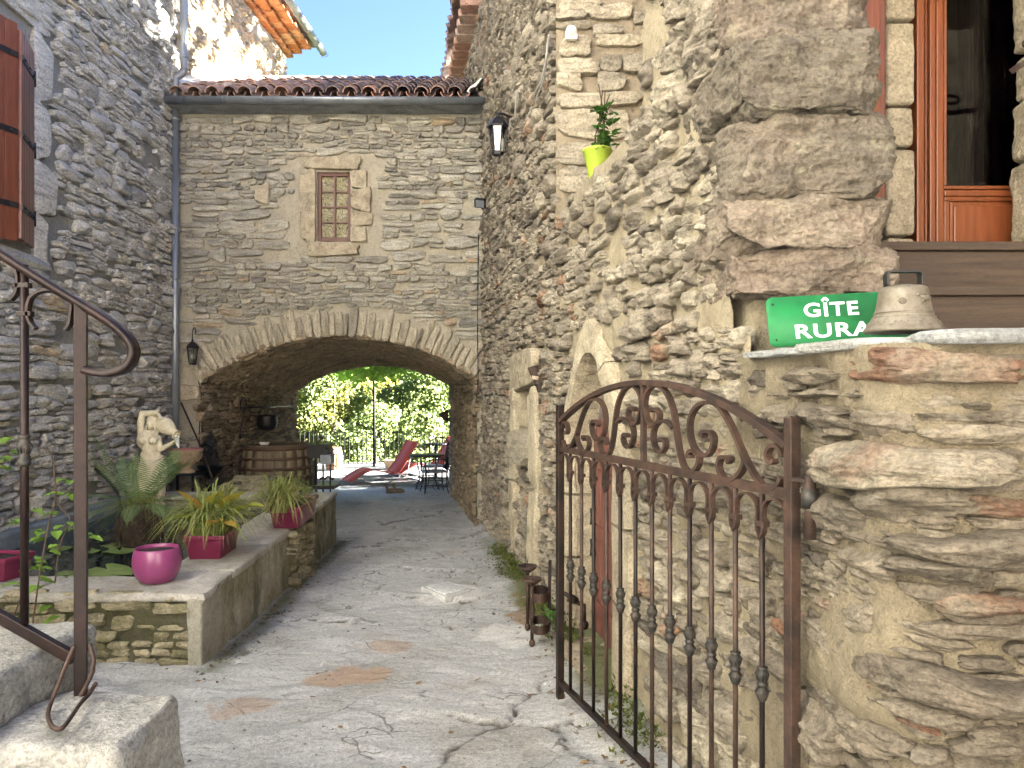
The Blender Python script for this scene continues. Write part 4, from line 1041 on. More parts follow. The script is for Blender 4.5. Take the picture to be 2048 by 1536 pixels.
# ------------------------------------------------------------------ upper door, steps and the low stair wall on the right
mb = MB()
mb.prism([(2.75, -1.5), (7.3, -1.5), (7.3, 3.4), (2.75, 3.4)], -1, 3.9); mb.build('shade_wing', M['mortar_right'], rh)  # unseen block added beside the stairs to shade the foreground
mb = MB()
for x0_, x1_, y0_, y1_, z0_, z1_ in ((1.24, 3.0, 3.70, 4.6, 1.4, 2.03),): mb.box(((x0_ + x1_) / 2, (y0_ + y1_) / 2, (z0_ + z1_) / 2), (x1_ - x0_, y1_ - y0_, z1_ - z0_))
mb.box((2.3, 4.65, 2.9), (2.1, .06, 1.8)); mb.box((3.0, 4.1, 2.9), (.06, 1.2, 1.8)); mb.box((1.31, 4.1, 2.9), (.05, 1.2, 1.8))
mb.build('dark_room', M['soil'], rh)  # near-black surfaces paint the darkness of the unlit interior
def FD(Y):
    return lambda s, t, d: np.stack([s, Y - d, t], 1)
# stone mullion between the two upper openings
for k, (v0, v1) in enumerate([(-70, 37), (40, 207), (210, 292), (295, 470), (472, 497)]):
    a = px(1774, v1, 3.30); b = px(1833 if k != 2 else 1830, v0, 3.30)
    rough_block(a[0], b[0], 3.30, 3.62, a[2], b[2] - .003, M['stone_cut'], rh, 'jamb_stone', 70 + k, (.3, .5, .6, .35, .7)[k], .006, (24, 24, 40), (6, 6, 6), .02)
# door
ud = bpy.data.objects.new('door', None); COL.objects.link(ud); ud.parent = rh; ABS[ud.name] = ABS[rh.name].copy()
ud['label'] = 'varnished orange brown door with a tall glass pane above a panel'
DYf = 3.36
def wbox(u0, v0, u1, v1, Y, th, name, mat, parent, bw=.006):
    a = px(u0, v1, Y); b = px(u1, v0, Y); m_ = MB()
    m_.box(((a[0] + b[0]) / 2, Y + th / 2, (a[2] + b[2]) / 2), (abs(b[0] - a[0]), th, abs(b[2] - a[2])))
    o_ = m_.build(name, mat, parent)
    if bw: bevel(o_, bw, 2)
    return o_
wbox(1834, -120, 1850, 498, DYf, .16, 'frame', M['wood_door'], ud)
wbox(1851, -120, 1859, 498, DYf + .045, .1, 'frame', M['wood_door'], ud, .003)
wbox(1860, -120, 1872, 498, DYf + .02, .12, 'frame', M['wood_door'], ud)
wbox(1873, -120, 1889, 498, DYf + .03, .06, 'stile', M['wood_door'], ud)
wbox(1889, -120, 1894, 370, DYf + .022, .06, 'glazing_bead', M['wood_door'], ud, .003)
wbox(1889, 371, 2130, 378, DYf + .022, .06, 'glazing_bead', M['wood_door'], ud, .003)
wbox(1889, 379, 2130, 392, DYf + .03, .06, 'rail', M['wood_door'], ud)
wbox(1889, 393, 2130, 402, DYf + .04, .05, 'panel_moulding', M['wood_door'], ud, .004)
wbox(1889, 402, 1900, 498, DYf + .04, .05, 'panel_moulding', M['wood_door'], ud, .004)
wbox(1901, 403, 2130, 498, DYf + .055, .04, 'panel', M['wood_door'], ud, .003)
wbox(1908, 410, 2120, 498, DYf + .046, .03, 'panel', M['wood_door'], ud, .006)
wbox(1894, -120, 2130, 371, DYf + .055, .006, 'pane', M['glass'], ud, 0)
M['curtain'] = pbr('burgundy curtain', (.055, .006, .014), (.035, .004, .01), .9, 0, 3, bstr=0)
mb = MB()
for (ua, ub) in ((1918, 1962), (1985, 2040)):
    V = []; n = 24
    for k in range(n):
        p = px(ua + (ub - ua) * k / (n - 1), 0, 3.52); V += [(p[0], 3.52 + .02 * math.sin(k * 1.3), 2.05), (p[0], 3.52 + .02 * math.sin(k * 1.3), 3.55)]
    mb.add(V, [(2 * k, 2 * k + 2, 2 * k + 3, 2 * k + 1) for k in range(n - 1)], True)
mb.build('curtain', M['curtain'], ud)
# red brown window frame behind the corner stones
wf = wbox(1700, -120, 1772, 440, 3.10, .10, 'window', M['wood_red'], rh)
wbox(1700, -120, 1762, 430, 3.085, .03, 'frame', M['wood_door'], wf)
# right pier of the doorway
for k, (u0, v0, v1) in enumerate([(2019, -80, 118), (2026, 122, 210), (2018, 213, 330), (2016, 334, 500)]):
    a = px(u0, v1, 3.34); b = px(2400, v0, 3.34)
    rough_block(a[0], b[0], 3.20, 3.345, a[2], b[2] - .002, M['stone_cut'], rh, 'jamb_stone', 80 + k, (.4, .6, .3, .5)[k], .014, (50, 24, 50), (5, 5, 8), .03)
ring = thing('iron_ring', 'rusty iron strap ring fixed on the stone beside the upper door', 'ring', tuple(px(2046, 118, 2.86)))
p = px(2043, 95, 3.15); mb = MB(); mb.tube([p + np.array([math.cos(t) * .045 + .03, -.035, math.sin(t) * .018]) for t in np.linspace(0, 2 * math.pi, 20, endpoint=False)], .008, 8, closed=True); mb.build('loop', M['rust'], ring)
p = px(2046, 130, 3.15); mb = MB(); mb.sweep(spline([p + np.array([-.03, .03, -.015]), p + np.array([-.005, -.015, 0]), p + np.array([.05, -.02, .005]), p + np.array([.12, .0, .01])], 4), [(-.012, -.003), (.012, -.003), (.012, .003), (-.012, .003)], up=(0, -1, 0)); mb.ball(p + np.array([0, -.02, 0]), .006, 8, 6); mb.build('strap', M['rust'], ring)

# timber steps up to the door
ts = thing('wooden_steps', 'worn dark timber steps below the upper door', 'steps', (2.1, 3.0, 1.6))
for (Y, z0_, z1_, x0_) in ((3.06, 1.835, 2.000, 1.27), (2.80, 1.60, 1.790, 1.27)):
    m_ = MB(); m_.box((x0_ + 1.0, Y + .02, (z0_ + z1_) / 2), (2.0, .04, z1_ - z0_)); bevel(m_.build('riser_board', M['wood_plank'], ts), .004)
    m_ = MB(); m_.box((x0_ + 1.0, Y + .125, z1_ + .0175), (2.0, .30, .035)); bevel(m_.build('tread_board', M['wood_plank'], ts), .006)

# low wall carrying the stair landing: runs on from the house, turns the corner and faces the camera
sw = thing('stair_wall', 'low rubble and lime mortar wall with slate coping under the bell, nearest on the right', 'wall', (1.3, 1.9, -.1))
A_ = np.array([float(RWx(2.62)), 2.62]); C_ = np.array([float(RWx(1.74)), 1.74]); B_ = np.array([3.2, 1.74])
d1 = (A_ - C_) / np.linalg.norm(A_ - C_); d2 = (B_ - C_) / np.linalg.norm(B_ - C_); rf_ = .22
pa = C_ + d1 * rf_; pb = C_ + d2 * rf_
fil = [((1 - t) ** 2 * pa + 2 * t * (1 - t) * C_ + t * t * pb) for t in np.linspace(0, 1, 13)]
SP = np.array([A_] + fil + [B_]); SL = np.r_[0, np.cumsum(np.hypot(*np.diff(SP, axis=0).T))]
fine_s = np.linspace(0, SL[-1], 600); fine_p = np.stack([np.interp(fine_s, SL, SP[:, 0]), np.interp(fine_s, SL, SP[:, 1])], 1)
tg_ = np.gradient(fine_p, axis=0); tg_ /= np.linalg.norm(tg_, axis=1)[:, None]
for _ in range(3): tg_ = np.stack([np.convolve(np.pad(tg_[:, k], 4, 'edge'), np.ones(9) / 9, 'valid') for k in (0, 1)], 1)
nr_ = np.stack([tg_[:, 1], -tg_[:, 0]], 1); nr_ /= np.linalg.norm(nr_, axis=1)[:, None]
def SW(s, t, d):
    # the wall leans back a little and its face swells
    x = np.interp(s, fine_s, fine_p[:, 0]); y = np.interp(s, fine_s, fine_p[:, 1]); nx = np.interp(s, fine_s, nr_[:, 0]); ny = np.interp(s, fine_s, nr_[:, 1])
    return np.stack([x + nx * d, y + ny * d, t], 1)
V, Q = grid(SW, 0, SL[-1], -.25, 1.56, .0125, .0125, None, amp=.045, seed=33, freq=2.6, oct=7)
mesh_obj('wall', V, Q, M['mortar_near'], sw, True)
us, _, _ = proj(SW(fine_s, np.full(600, 1.2), np.zeros(600)))
def s_of(u): return float(np.interp(u, np.maximum.accumulate(us), fine_s))
def t_of(v, s):
    Y = np.interp(s, fine_s, fine_p[:, 1]); return EYE + (HZ - v) / F * Y
sr = np.random.default_rng(8)
swl = [(1690, 702, 2025, 772, .96, .085), (1556, 733, 1702, 766, .6, .06), (1545, 780, 1590, 800, .5, .04), (1602, 781, 1738, 801, .7, .045), (1592, 812, 1722, 864, .35, .06),
       (1535, 803, 1588, 840, .5, .05), (1660, 892, 2005, 974, .85, .10), (1636, 985, 1730, 1064, .3, .06), (1718, 966, 1940, 1042, .6, .10), (1788, 1062, 2110, 1133, .45, .085),
       (1786, 1126, 1985, 1172, .35, .08), (1846, 1188, 2110, 1226, .97, .06), (1786, 1335, 2110, 1412, .3, .10), (1776, 1412, 1990, 1446, .45, .07), (1985, 812, 2110, 866, .5, .045),
       (1560, 905, 1625, 960, .6, .05), (1600, 960, 1650, 1000, .8, .05), (1840, 1245, 2110, 1280, .5, .035), (1900, 1460, 2110, 1520, .4, .06), (1700, 1440, 1790, 1500, .6, .05),
       (1830, 1485, 1900, 1530, .5, .05), (1610, 1110, 1690, 1180, .7, .035), (1700, 1190, 1770, 1260, .75, .03), (1620, 1260, 1720, 1340, .65, .035), (1600, 1400, 1700, 1500, .55, .05), (1740, 1090, 1785, 1150, .5, .03)]
for k, (u0, v0, u1, v1, tn, D) in enumerate(swl):
    sa, sb = s_of(u0), s_of(u1); sm = (sa + sb) / 2; ta, tb = t_of(v1, sm), t_of(v0, sm)
    V, Fc = stone_shape(sm, (ta + tb) / 2, (sb - sa) / 2, (tb - ta) / 2, D, sr, 3, -.06, 3.8, 1.15)
    V = warp(V, .03, 2.0, 50 + k)
    P = SW(V[:, 0], V[:, 1], V[:, 2]); V[:, 2] += np.where(V[:, 2] > -.02, strata_disp(P, .034, 60 + k, (8, 8, 22)), 0)
    mesh_obj('stone', SW(V[:, 0], V[:, 1], V[:, 2]), Fc, M['stone_near'], sw, True, {'tint': np.full(len(V), tn)})
pb_ = stone_field(.0, SL[-1], .3, 1.52, (.025, .085), (.06, .36), sr, None, asp=(1.5, 5), drop=.30, shrink=(.75, 1.0))
lay(pb_, SW, M['stone_near'], sw, .045, sr, 200, .03, 1.2, 37, rest='pebbles', relief=.022, res_px=(14, 34, 120), odd=.06)
# coping slates
def slab(poly, z0, z1, mat, parent, name, seed, tint=.5, amp=.006, nx=40):
    """flat irregular slab with a broken edge"""
    P = np.array(poly, float); c = P.mean(0)
    ring_ = spline(P, 10, True); n = len(ring_); rows = []
    for f, z, k in ((.0, z0, 0), (.5, z0, 0), (.985, z0 + .004, 1), (1.0, z0 * .6 + z1 * .4, 1), (1.0, z0 * .3 + z1 * .7, 1), (.985, z1 - .003, 1), (.9, z1, 0), (.6, z1, 0), (.3, z1, 0), (0., z1, 0)):
        q_ = c + (ring_ - c) * f; q3 = np.stack([q_[:, 0], q_[:, 1], np.full(n, z)], 1)
        nn = fbm(q3 * np.array([9, 9, 60]), 4, seed); nz = fbm(q3 * 6, 4, seed + 2)
        if k: q3[:, :2] += ((ring_ - c) / np.linalg.norm(ring_ - c, axis=1)[:, None]) * (nn * amp * 3)[:, None]
        q3[:, 2] += nz * amp * (1 if f > .05 else 0); rows.append(q3)
    V = np.concatenate(rows); K = len(rows)
    Fc = [(r * n + i, r * n + (i + 1) % n, (r + 1) * n + (i + 1) % n, (r + 1) * n + i) for r in range(K - 1) for i in range(n)]
    return mesh_obj(name, V, Fc, mat, parent, True, {'tint': np.full(len(V), tint)})
e = lambda Y, o=0: float(RWx(Y)) + o
slab([(e(2.52, -.035), 2.52), (e(2.36, -.05), 2.36), (e(2.17, -.045), 2.17), (e(2.15, .3), 2.15), (e(2.5, .32), 2.54)], 1.548, 1.572, M['slate'], sw, 'coping_slate', 3, .5)
slab([(e(2.16, -.03), 2.17), (e(2.02, -.055), 2.03), (e(1.87, -.03), 1.90), (e(1.86, .12), 1.85), (e(2.0, .5), 1.98), (e(2.2, .5), 2.18)], 1.545, 1.578, M['slate'], sw, 'coping_slate', 5, .75)
slab([(.985, 1.90), (.955, 1.80), (1.02, 1.705), (1.4, 1.70), (1.9, 1.695), (3.2, 1.70), (3.2, 2.55), (1.3, 2.5), (1.05, 2.1)], 1.552, 1.590, M['slate'], sw, 'coping_slate', 7, .45)
mb = MB(); mb.prism([(RWx(2.57) + .03, 2.57), (e(1.9, .05), 1.88), (1.1, 1.80), (3.2, 1.80), (3.2, 3.1), (1.26, 3.1), (1.26, 2.57)], -.3, 1.556); mb.build('core', M['mortar_near'], sw)

# ------------------------------------------------------------------ sign and bell on the coping
sg = thing('sign', 'green enamel sign with white capitals leaning on the coping behind the bell', 'sign', tuple(px(1672, 690, 2.45)))
SY = 2.45; sc_ = SY / F
c0 = px(1677, 638, SY); wS, hS = .452, .163; ang = R(3.0); lean = R(9)
Rs = np.array(Matrix.Rotation(ang, 3, 'Y').to_3x3()) ; Rs = np.array(Matrix.Rotation(-ang, 3, 'Y') @ Matrix.Rotation(-lean, 3, 'X'))
rad = .022; ol = []
for (cx, cz, a0_) in ((wS / 2 - rad, hS / 2 - rad, 0), (-wS / 2 + rad, hS / 2 - rad, 90), (-wS / 2 + rad, -hS / 2 + rad, 180), (wS / 2 - rad, -hS / 2 + rad, 270)):
    for t in np.linspace(0, 90, 7): ol.append((cx + rad * math.cos(R(a0_ + t)), cz + rad * math.sin(R(a0_ + t))))
n = len(ol); V = np.array([(x, -.0015, z) for x, z in ol] + [(x, .0015, z) for x, z in ol]) @ Rs.T + c0
o_ = mesh_obj('plate', V, [tuple(range(n)), tuple(range(n, 2 * n))[::-1]] + [(i + n, (i + 1) % n + n, (i + 1) % n, i) for i in range(n)], M['green_sign'], sg)
for (x, z) in ((-.205, .058), (-.205, -.058), (.205, .058), (.205, -.058)):
    m_ = MB(); p = np.array([x, -.0022, z]) @ Rs.T + c0; m_.lathe([(.0032, 0), (.0032, .001)], p, 10, axis=np.array([0, -1, 0]) @ Rs.T); m_.build('screw_hole', M['black'], sg)
def text(body, cx, cz, size, name, parent, width):
    cu = bpy.data.curves.new(name, 'FONT'); cu.body = body; cu.size = size; cu.align_x = 'CENTER'; cu.extrude = .0006; cu.offset = size * .022; cu.space_character = 1.12
    cu.materials.append(M['lettering'])
    o = bpy.data.objects.new(name, cu); COL.objects.link(o)
    dg = bpy.context.evaluated_depsgraph_get(); me = bpy.data.meshes.new_from_object(o.evaluated_get(dg)); bpy.data.objects.remove(o)
    co = np.zeros(len(me.vertices) * 3); me.vertices.foreach_get('co', co); co = co.reshape(-1, 3)
    k = width / (co[:, 0].max() - co[:, 0].min()); co[:, 0] *= k
    L3 = np.stack([co[:, 0] + cx, -.0025 - co[:, 2], co[:, 1] + cz], 1) @ Rs.T + c0
    return mesh_obj(name, L3, [tuple(p.vertices) for p in me.polygons], M['lettering'], parent)
text('GITE', (1663.5 - 1677) * sc_ + .0, .012, .062, 'lettering', sg, 109 * sc_)
m_ = MB(); xi = (1653.5 - 1677) * sc_; L3 = lambda x, z: np.array([x, -.0028, z]) @ Rs.T + c0
for sg_ in (-1, 1): m_.bar(L3(xi + sg_ * .0105, .0615), L3(xi, .0705), .0012, .0075, up=np.array([0, -1.0, 0]) @ Rs.T if False else (0, 0, 1))
m_.build('lettering', M['lettering'], sg)
text('RURAL', (1678 - 1677) * sc_, -.056, .062, 'lettering', sg, 184 * sc_)

BY = 2.03
bl = thing('bell', 'pale bronze bell standing on the slate coping in front of the green sign', 'bell', tuple(px(1807, 668, BY)))
bc = px(1807, 666, BY); s_ = BY / F
prof = [(r * s_, h * s_) for r, h in ((60, 0), (73.5, 1), (75, 4), (73, 8), (68, 15), (63, 22), (57, 32), (54, 37), (55, 39), (54, 41), (52, 45), (49, 60), (47, 75), (45.5, 84), (43, 89), (38, 92), (24, 94), (12, 97), (1, 98))]
mb = MB(); mb.lathe(prof, bc, 48); mb.build('body', M['bronze'], bl)
def on_bell(a, h):
    r = np.interp(h, [p_[1] / s_ for p_ in prof], [p_[0] / s_ for p_ in prof]); return bc + np.array([math.sin(a) * r, -math.cos(a) * r, h]) * s_
mb = MB()
for h in (36.5, 39.5, 31): mb.tube([on_bell(t, h) for t in np.linspace(0, 2 * math.pi, 48, endpoint=False)], .0016, 6, closed=True)
mb.tube([on_bell(t, 16 + 2.5 * math.sin(t * 18)) for t in np.linspace(0, 2 * math.pi, 144, endpoint=False)], .0014, 5, closed=True)
for t in np.linspace(0, 2 * math.pi, 36, endpoint=False): mb.ball(on_bell(t, 20), .0026, 6, 4)
mb.build('band', M['bronze'], bl)
# raised cow and flower
mb = MB()
def blob(a, h, r, sc): mb.ball(on_bell(a, h), r * 1.25, 10, 6, (sc[0], sc[1] * 1.4, sc[2]))
ca = .42
BR_ = 1
blob(ca, 66, .0115, (1.15, .35, .55)); blob(ca + .13, 67, .008, (.9, .4, .75)); blob(ca - .14, 68, .008, (.9, .4, .7)); blob(ca - .28, 73, .006, (1.1, .5, .7)); blob(ca - .36, 71, .004, (1.2, .5, .7))
for da in (-.17, -.11, .12, .19): mb.tube([on_bell(ca + da, 64), on_bell(ca + da + .01, 55)], .0022, 6)
mb.tube([on_bell(ca + .22, 70), on_bell(ca + .27, 60)], .0012, 5); mb.tube([on_bell(ca - .26, 77), on_bell(ca - .31, 81)], .0013, 5)
mb.build('cow_relief', M['bronze'], bl)
mb = MB(); fa = -.50
for k in range(9):
    t = k * 2 * math.pi / 9; mb.tube([on_bell(fa + .04 * math.cos(t), 60 + 2 * math.sin(t)), on_bell(fa + .15 * math.cos(t), 60 + 6.5 * math.sin(t))], [.0016, .0028], 6)
mb.ball(on_bell(fa, 60), .004, 8, 5); mb.build('flower_relief', M['bronze'], bl)
mb = MB(); zz = bc[2]; hw_, hh_ = 36 * s_, 21 * s_; zc = zz + 96 * s_ + .011; pth = []
for (cx, cz, a0_) in ((hw_ - .012, hh_ * .5, 0), (-hw_ + .012, hh_ * .5, 90), (-hw_ + .012, -hh_ * .25, 180), (hw_ - .012, -hh_ * .25, 270)):
    for t in np.linspace(0, 90, 6): pth.append((bc[0] + cx + .010 * math.cos(R(a0_ + t)), bc[1], zc + cz + .010 * math.sin(R(a0_ + t))))
mb.sweep(pth, [(-.014, -.0028), (.014, -.0028), (.014, .0028), (-.014, .0028)], up=(0, 0, 1), closed=True) if False else mb.sweep(pth, [(-.0030, -.013), (.0030, -.013), (.0030, .013), (-.0030, .013)], up=(0, 1, 0), closed=True)
bevel(mb.build('strap_handle', M['black'], bl), .001, 1)

# ------------------------------------------------------------------ wrought iron gate
GF = np.array([.240, 3.85]); GH = np.array([.789, 2.168]); GW = float(np.linalg.norm(GH - GF)); gd = (GH - GF) / GW; gn = np.array([-gd[1], gd[0]])
if gn[1] > 0: gn = -gn
def G(g, z, o=0.0): return np.array([*(GF + gd * g + gn * o), z])
gate = thing('iron_gate', 'rusty wrought iron gate with arched scrollwork top standing open beside the path', 'gate', (GH[0], GH[1], -.1))
GUP = (*gn, 0)
def gbar(pts, w, d, name, mat, parent, smooth=False):
    m_ = MB(); m_.sweep(pts, [(-w / 2, -d / 2), (w / 2, -d / 2), (w / 2, d / 2), (-w / 2, d / 2)], up=GUP, smooth=smooth)
    return m_.build(name, mat, parent)
bevel(gbar([G(0, -.095), G(0, 1.372)], .034, .034, 'post', M['rust_dark'], gate), .003)
bevel(gbar([G(GW, -.095), G(GW, 1.372)], .034, .034, 'post', M['rust'], gate), .003)
MR = 1.155; BR = -.012
bevel(gbar([G(.017, MR), G(GW - .017, MR)], .030, .016, 'mid_rail', M['rust'], gate), .002)
bevel(gbar([G(.017, BR), G(GW - .017, BR)], .026, .026, 'bottom_rail', M['rust_dark'], gate), .002)
ap = arc_pts((.017, 1.292), (GW - .017, 1.292), .185, 40)
bevel(gbar([G(a, z) for a, z in ap], .022, .034, 'arch_rail', M['rust'], gate), .002)
bevel(gbar([G(GW / 2, MR + .015), G(GW / 2, 1.468)], .018, .022, 'centre_bar', M['rust'], gate), .002)
# scrolls, traced on the hinge side and mirrored about the middle
def zoom8(x, y):
    u = 1080 + x / 3.531; v = 740 + y / 3.531
    Y = 1.4966 / ((u - 1024) / F + .3264); g = (3.85 - Y) / 1.682 * GW; g = GW / 2 + (g - .4855 * GW) * (.5 / .5145)
    return g, EYE - (v - HZ) / F * Y
SCR = [
 [(785, 285), (768, 288), (778, 274), (805, 278), (824, 305), (822, 355), (795, 392), (758, 378), (733, 320), (722, 240), (735, 165), (768, 118), (808, 110), (855, 135), (900, 205), (928, 295), (948, 420), (962, 520), (980, 610), (1005, 680), (1045, 718), (1085, 700), (1112, 640), (1103, 590), (1072, 566), (1042, 578), (1034, 606), (1058, 608)],
 [(925, 405), (895, 372), (850, 358), (805, 380), (782, 450), (790, 525), (820, 575), (852, 568), (870, 530), (862, 490), (835, 484), (832, 505)],
 [(1150, 468), (1128, 455), (1150, 434), (1195, 440), (1217, 485), (1203, 560), (1160, 602), (1105, 585), (1060, 510), (1043, 400), (1060, 310), (1110, 245), (1180, 228), (1245, 250), (1310, 335), (1370, 450), (1420, 570), (1470, 670), (1520, 755), (1570, 815), (1630, 835), (1685, 808), (1712, 760)],
 [(1425, 590), (1440, 640), (1420, 705), (1370, 762), (1318, 775), (1272, 735), (1252, 672), (1268, 620), (1305, 612), (1340, 625), (1318, 650)],
 [(1718, 610), (1700, 560), (1665, 532), (1630, 540), (1607, 580), (1610, 625), (1635, 655), (1660, 640)]]
for pl in SCR:
    q_ = spline([np.array(zoom8(*p)) for p in pl], 6)
    for mir in (0, 1):
        pts = [G(GW - a if mir else a, z) for a, z in q_]
        o_ = gbar(pts, .0125, .022, 'scroll', M['rust'], gate)
        m_ = MB()
# balusters with leafy knots, loops and clasps
NB = 12
for i in range(NB + 1):
    g0 = GW * i / (NB + 1); g1 = GW * (i + 1) / (NB + 1)
    mat = M['rust'] if i % 3 else M['rust_dark']
    if i > 0:
        m_ = MB(); m_.tube([G(g0, BR + .012), G(g0, MR - .012)], .0085, 8); bs = m_.build('baluster', M['rust_plum'] if i % 4 == 1 else mat, gate)
        m_ = MB(); zc = .57; m_.lathe([(.009, -.050), (.013, -.046), (.0185, -.030), (.0195, -.018), (.013, -.008), (.015, -.004), (.0175, 0), (.015, .004), (.012, .008), (.0185, .020), (.0185, .036), (.014, .047), (.0175, .052), (.009, .054)], G(g0, zc), 14)
        for t in np.linspace(0, 2 * math.pi, 7, endpoint=False):
            o3 = np.array([math.cos(t), math.sin(t), 0])
            m_.tube([G(g0, zc) + o3 * .0125 + (0, 0, .048), G(g0, zc) + o3 * .0195 + (0, 0, .030), G(g0, zc) + o3 * .0170 + (0, 0, .012)], [.001, .003, .0012], 5)
            m_.tube([G(g0, zc) + o3 * .0125 + (0, 0, -.010), G(g0, zc) + o3 * .020 + (0, 0, -.022), G(g0, zc) + o3 * .013 + (0, 0, -.044)], [.001, .003, .0012], 5)
        m_.build('knot', M['cast'], bs)
        m_ = MB(); m_.sweep([G(g0, 1.042), G(g0, 1.058)], [(-.021, -.013), (.021, -.013), (.021, .013), (-.021, .013)], up=GUP); bevel(m_.build('clasp', M['rust'], bs), .002, 1)
    a = g0 + .009; b = g1 - .009
    lp = [(a + .022 - .034, 1.005), (a + .006, 1.030), (a + .004, 1.060)] + [((a + b) / 2 - (b - a) / 2 * .92 * math.cos(t), 1.088 + .045 * math.sin(t)) for t in np.linspace(.15, math.pi - .15, 9)] + [(b - .004, 1.060), (b - .006, 1.030), (b - .022 + .034, 1.005)]
    if i == 0: lp = lp[3:]
    if i == NB: lp = lp[:-3]
    q_ = spline([np.array(p) for p in lp], 4)
    gbar([G(x, z, .004 * (1 if k_ < 6 else 1)) for k_, (x, z) in enumerate(q_)], .006, .018, 'loop', M['rust'], gate)
# hinge
hg = np.array([*(GH + gd * .062 + gn * -.01), 0])
m_ = MB(); m_.tube([hg + (0, 0, 1.04), hg + (0, 0, 1.215)], .0165, 14); hgo = m_.build('hinge_pin', M['rust'], gate)
m_ = MB(); m_.tube([hg + (0, 0, 1.125), hg + (0, 0, 1.178)], .0235, 16); m_.build('hinge_sleeve', M['cast'], hgo)
m_ = MB(); m_.bar(G(GW + .01, 1.20), hg + (0, 0, 1.20), .035, .012); m_.build('hinge_plate', M['rust'], hgo)
m_ = MB(); m_.bar(hg + (0, 0, 1.15), hg + np.array([.13, .06, 1.15]), .03, .02); m_.build('wall_bracket', M['cast'], hgo)

# house added unseen behind the camera to bounce sun into the courtyard
oh = thing('stone_house', 'rendered house added unseen behind the camera to bounce sunlight into the courtyard', 'house', (0, -9, 0))
mb = MB(); mb.prism([(-9, -16), (8, -16), (8, -9), (-9, -9)], -.6, 7.2); M['render_old'] = mortar_mat('old grey beige render', (.40, .37, .32), (.33, .31, .27), 12); mb.build('wall', M['render_old'], oh)
mb = MB(); V = [(-9.4, -8.6, 7.2), (8.4, -8.6, 7.2), (8.4, -16.4, 7.2), (-9.4, -16.4, 7.2), (-9.4, -12.5, 9.2), (8.4, -12.5, 9.2)]; mb.add(V, [(0, 1, 5, 4), (2, 3, 4, 5), (0, 4, 3), (1, 2, 5), (0, 3, 2, 1)]); mb.build('roof', M['tile'], oh, attrs={'tint': np.full(6, .5)})
for x in (-6, -2, 2, 6):
    for z in (1.2, 4.4):
        m_ = MB(); m_.box((x, -8.97, z + .7), (1.0, .08, 1.4)); m_.build('window', M['wood_red'], oh)
# ------------------------------------------------------------------ stone stair blocks and handrail, nearest on the left
stb = thing('stone_steps', 'rough stone step blocks at the foot of the stair on the left', 'steps', (-1.25, 1.95, -.1))
M['stone_step'] = stone_mat('worn step stone', [(.0, (.20, .195, .18)), (.5, (.28, .275, .25)), (1., (.35, .34, .31))], strata=(4, 4, 10), lich_amt=.35, fine=1.4, moss=.12)
rough_block(-1.215, -.870, 1.70, 2.06, -.15, .655, M['stone_step'], stb, 'stone', 91, .75, .016, (50, 50, 60), (5, 5, 9), .03)
rough_block(-2.3, -1.20, 1.62, 2.25, .60, .785, M['stone_step'], stb, 'stone', 93, .45, .014, (90, 50, 30), (5, 5, 14), .045)
rough_block(-2.3, -1.235, 1.70, 2.2, -.15, .585, M['stone_step'], stb, 'stone', 95, .35, .025, (70, 40, 50), (5, 5, 9), .05)
hr = thing('handrail', 'dark brown iron handrail with a curled end on the stone steps', 'handrail', (-1.1, 2.0, .65))
HY = 2.0
def hp(u, v, dy=0.0): p = px(u, v, HY); p[1] += dy; return p
m_ = MB()
pr_ = [(-.019, -.012), (.019, -.012), (.021, -.004), (.019, .004), (.012, .010), (0, .0125), (-.012, .010), (-.019, .004), (-.021, -.004)]
pr_ = [(b, a) for a, b in pr_]
rl = spline([hp(-330, 290), hp(-120, 424), hp(0, 508), hp(110, 578), hp(200, 633), hp(240, 662), hp(264, 692), hp(263, 718), hp(248, 736), hp(222, 745), hp(194, 744), hp(171, 738)], 8)
m_.sweep(rl, [(a * .9, b) for a, b in pr_], up=(0, -1, 0), smooth=True); m_.build('rail', M['rust_plum'], hr)
def hbar(a, b, w, d, name, mat=None, bw=.003):
    m_ = MB(); m_.sweep([a, b], [(-w / 2, -d / 2), (w / 2, -d / 2), (w / 2, d / 2), (-w / 2, d / 2)], up=(0, -1, 0)); return bevel(m_.build(name, mat or M['rust_plum'], hr), bw)
rot45 = None
m_ = MB(); m_.box((hp(162, 1000)[0], HY, (hp(0, 1402)[2] + hp(0, 608)[2]) / 2), (.031, .031, hp(0, 608)[2] - hp(0, 1402)[2]), np.array(Matrix.Rotation(R(24), 3, 'Z'))); bevel(m_.build('post', M['rust_plum'], hr), .003)
hbar(hp(-260, 1086), hp(150, 1318), .030, .022, 'lower_rail')
def baluster(u, v0, v1, kn):
    m_ = MB(); m_.tube([hp(u, v0), hp(u, v1)], .0105, 10); bs = m_.build('baluster', M['rust_plum'], hr)
    c = hp(u, kn); s_ = HY / F
    m_ = MB(); m_.lathe([(.0105, -36 * s_), (.0155, -32 * s_), (.0165, -22 * s_), (.0115, -20 * s_), (.0145, -16 * s_), (.0115, -12 * s_), (.013, -6 * s_), (.0165, 0), (.017, 8 * s_), (.012, 16 * s_), (.012, 21 * s_), (.0155, 24 * s_), (.0105, 27 * s_)], c, 16)
    for t in np.linspace(0, 2 * math.pi, 8, endpoint=False):
        o3 = np.array([math.cos(t), math.sin(t), 0]); m_.tube([c + o3 * .012 + (0, 0, .016), c + o3 * .018 + (0, 0, .004), c + o3 * .013 + (0, 0, -.014)], [.001, .003, .001], 5)
    m_.build('knot', M['bronze'] if False else M['cast'], bs)
    return bs
def cl(u, v, parent, w=30):
    s_ = HY / F; m_ = MB(); m_.box(hp(u, v), (w * s_, .02, 11 * s_)); bevel(m_.build('clasp', M['rust_plum'], parent), .002)
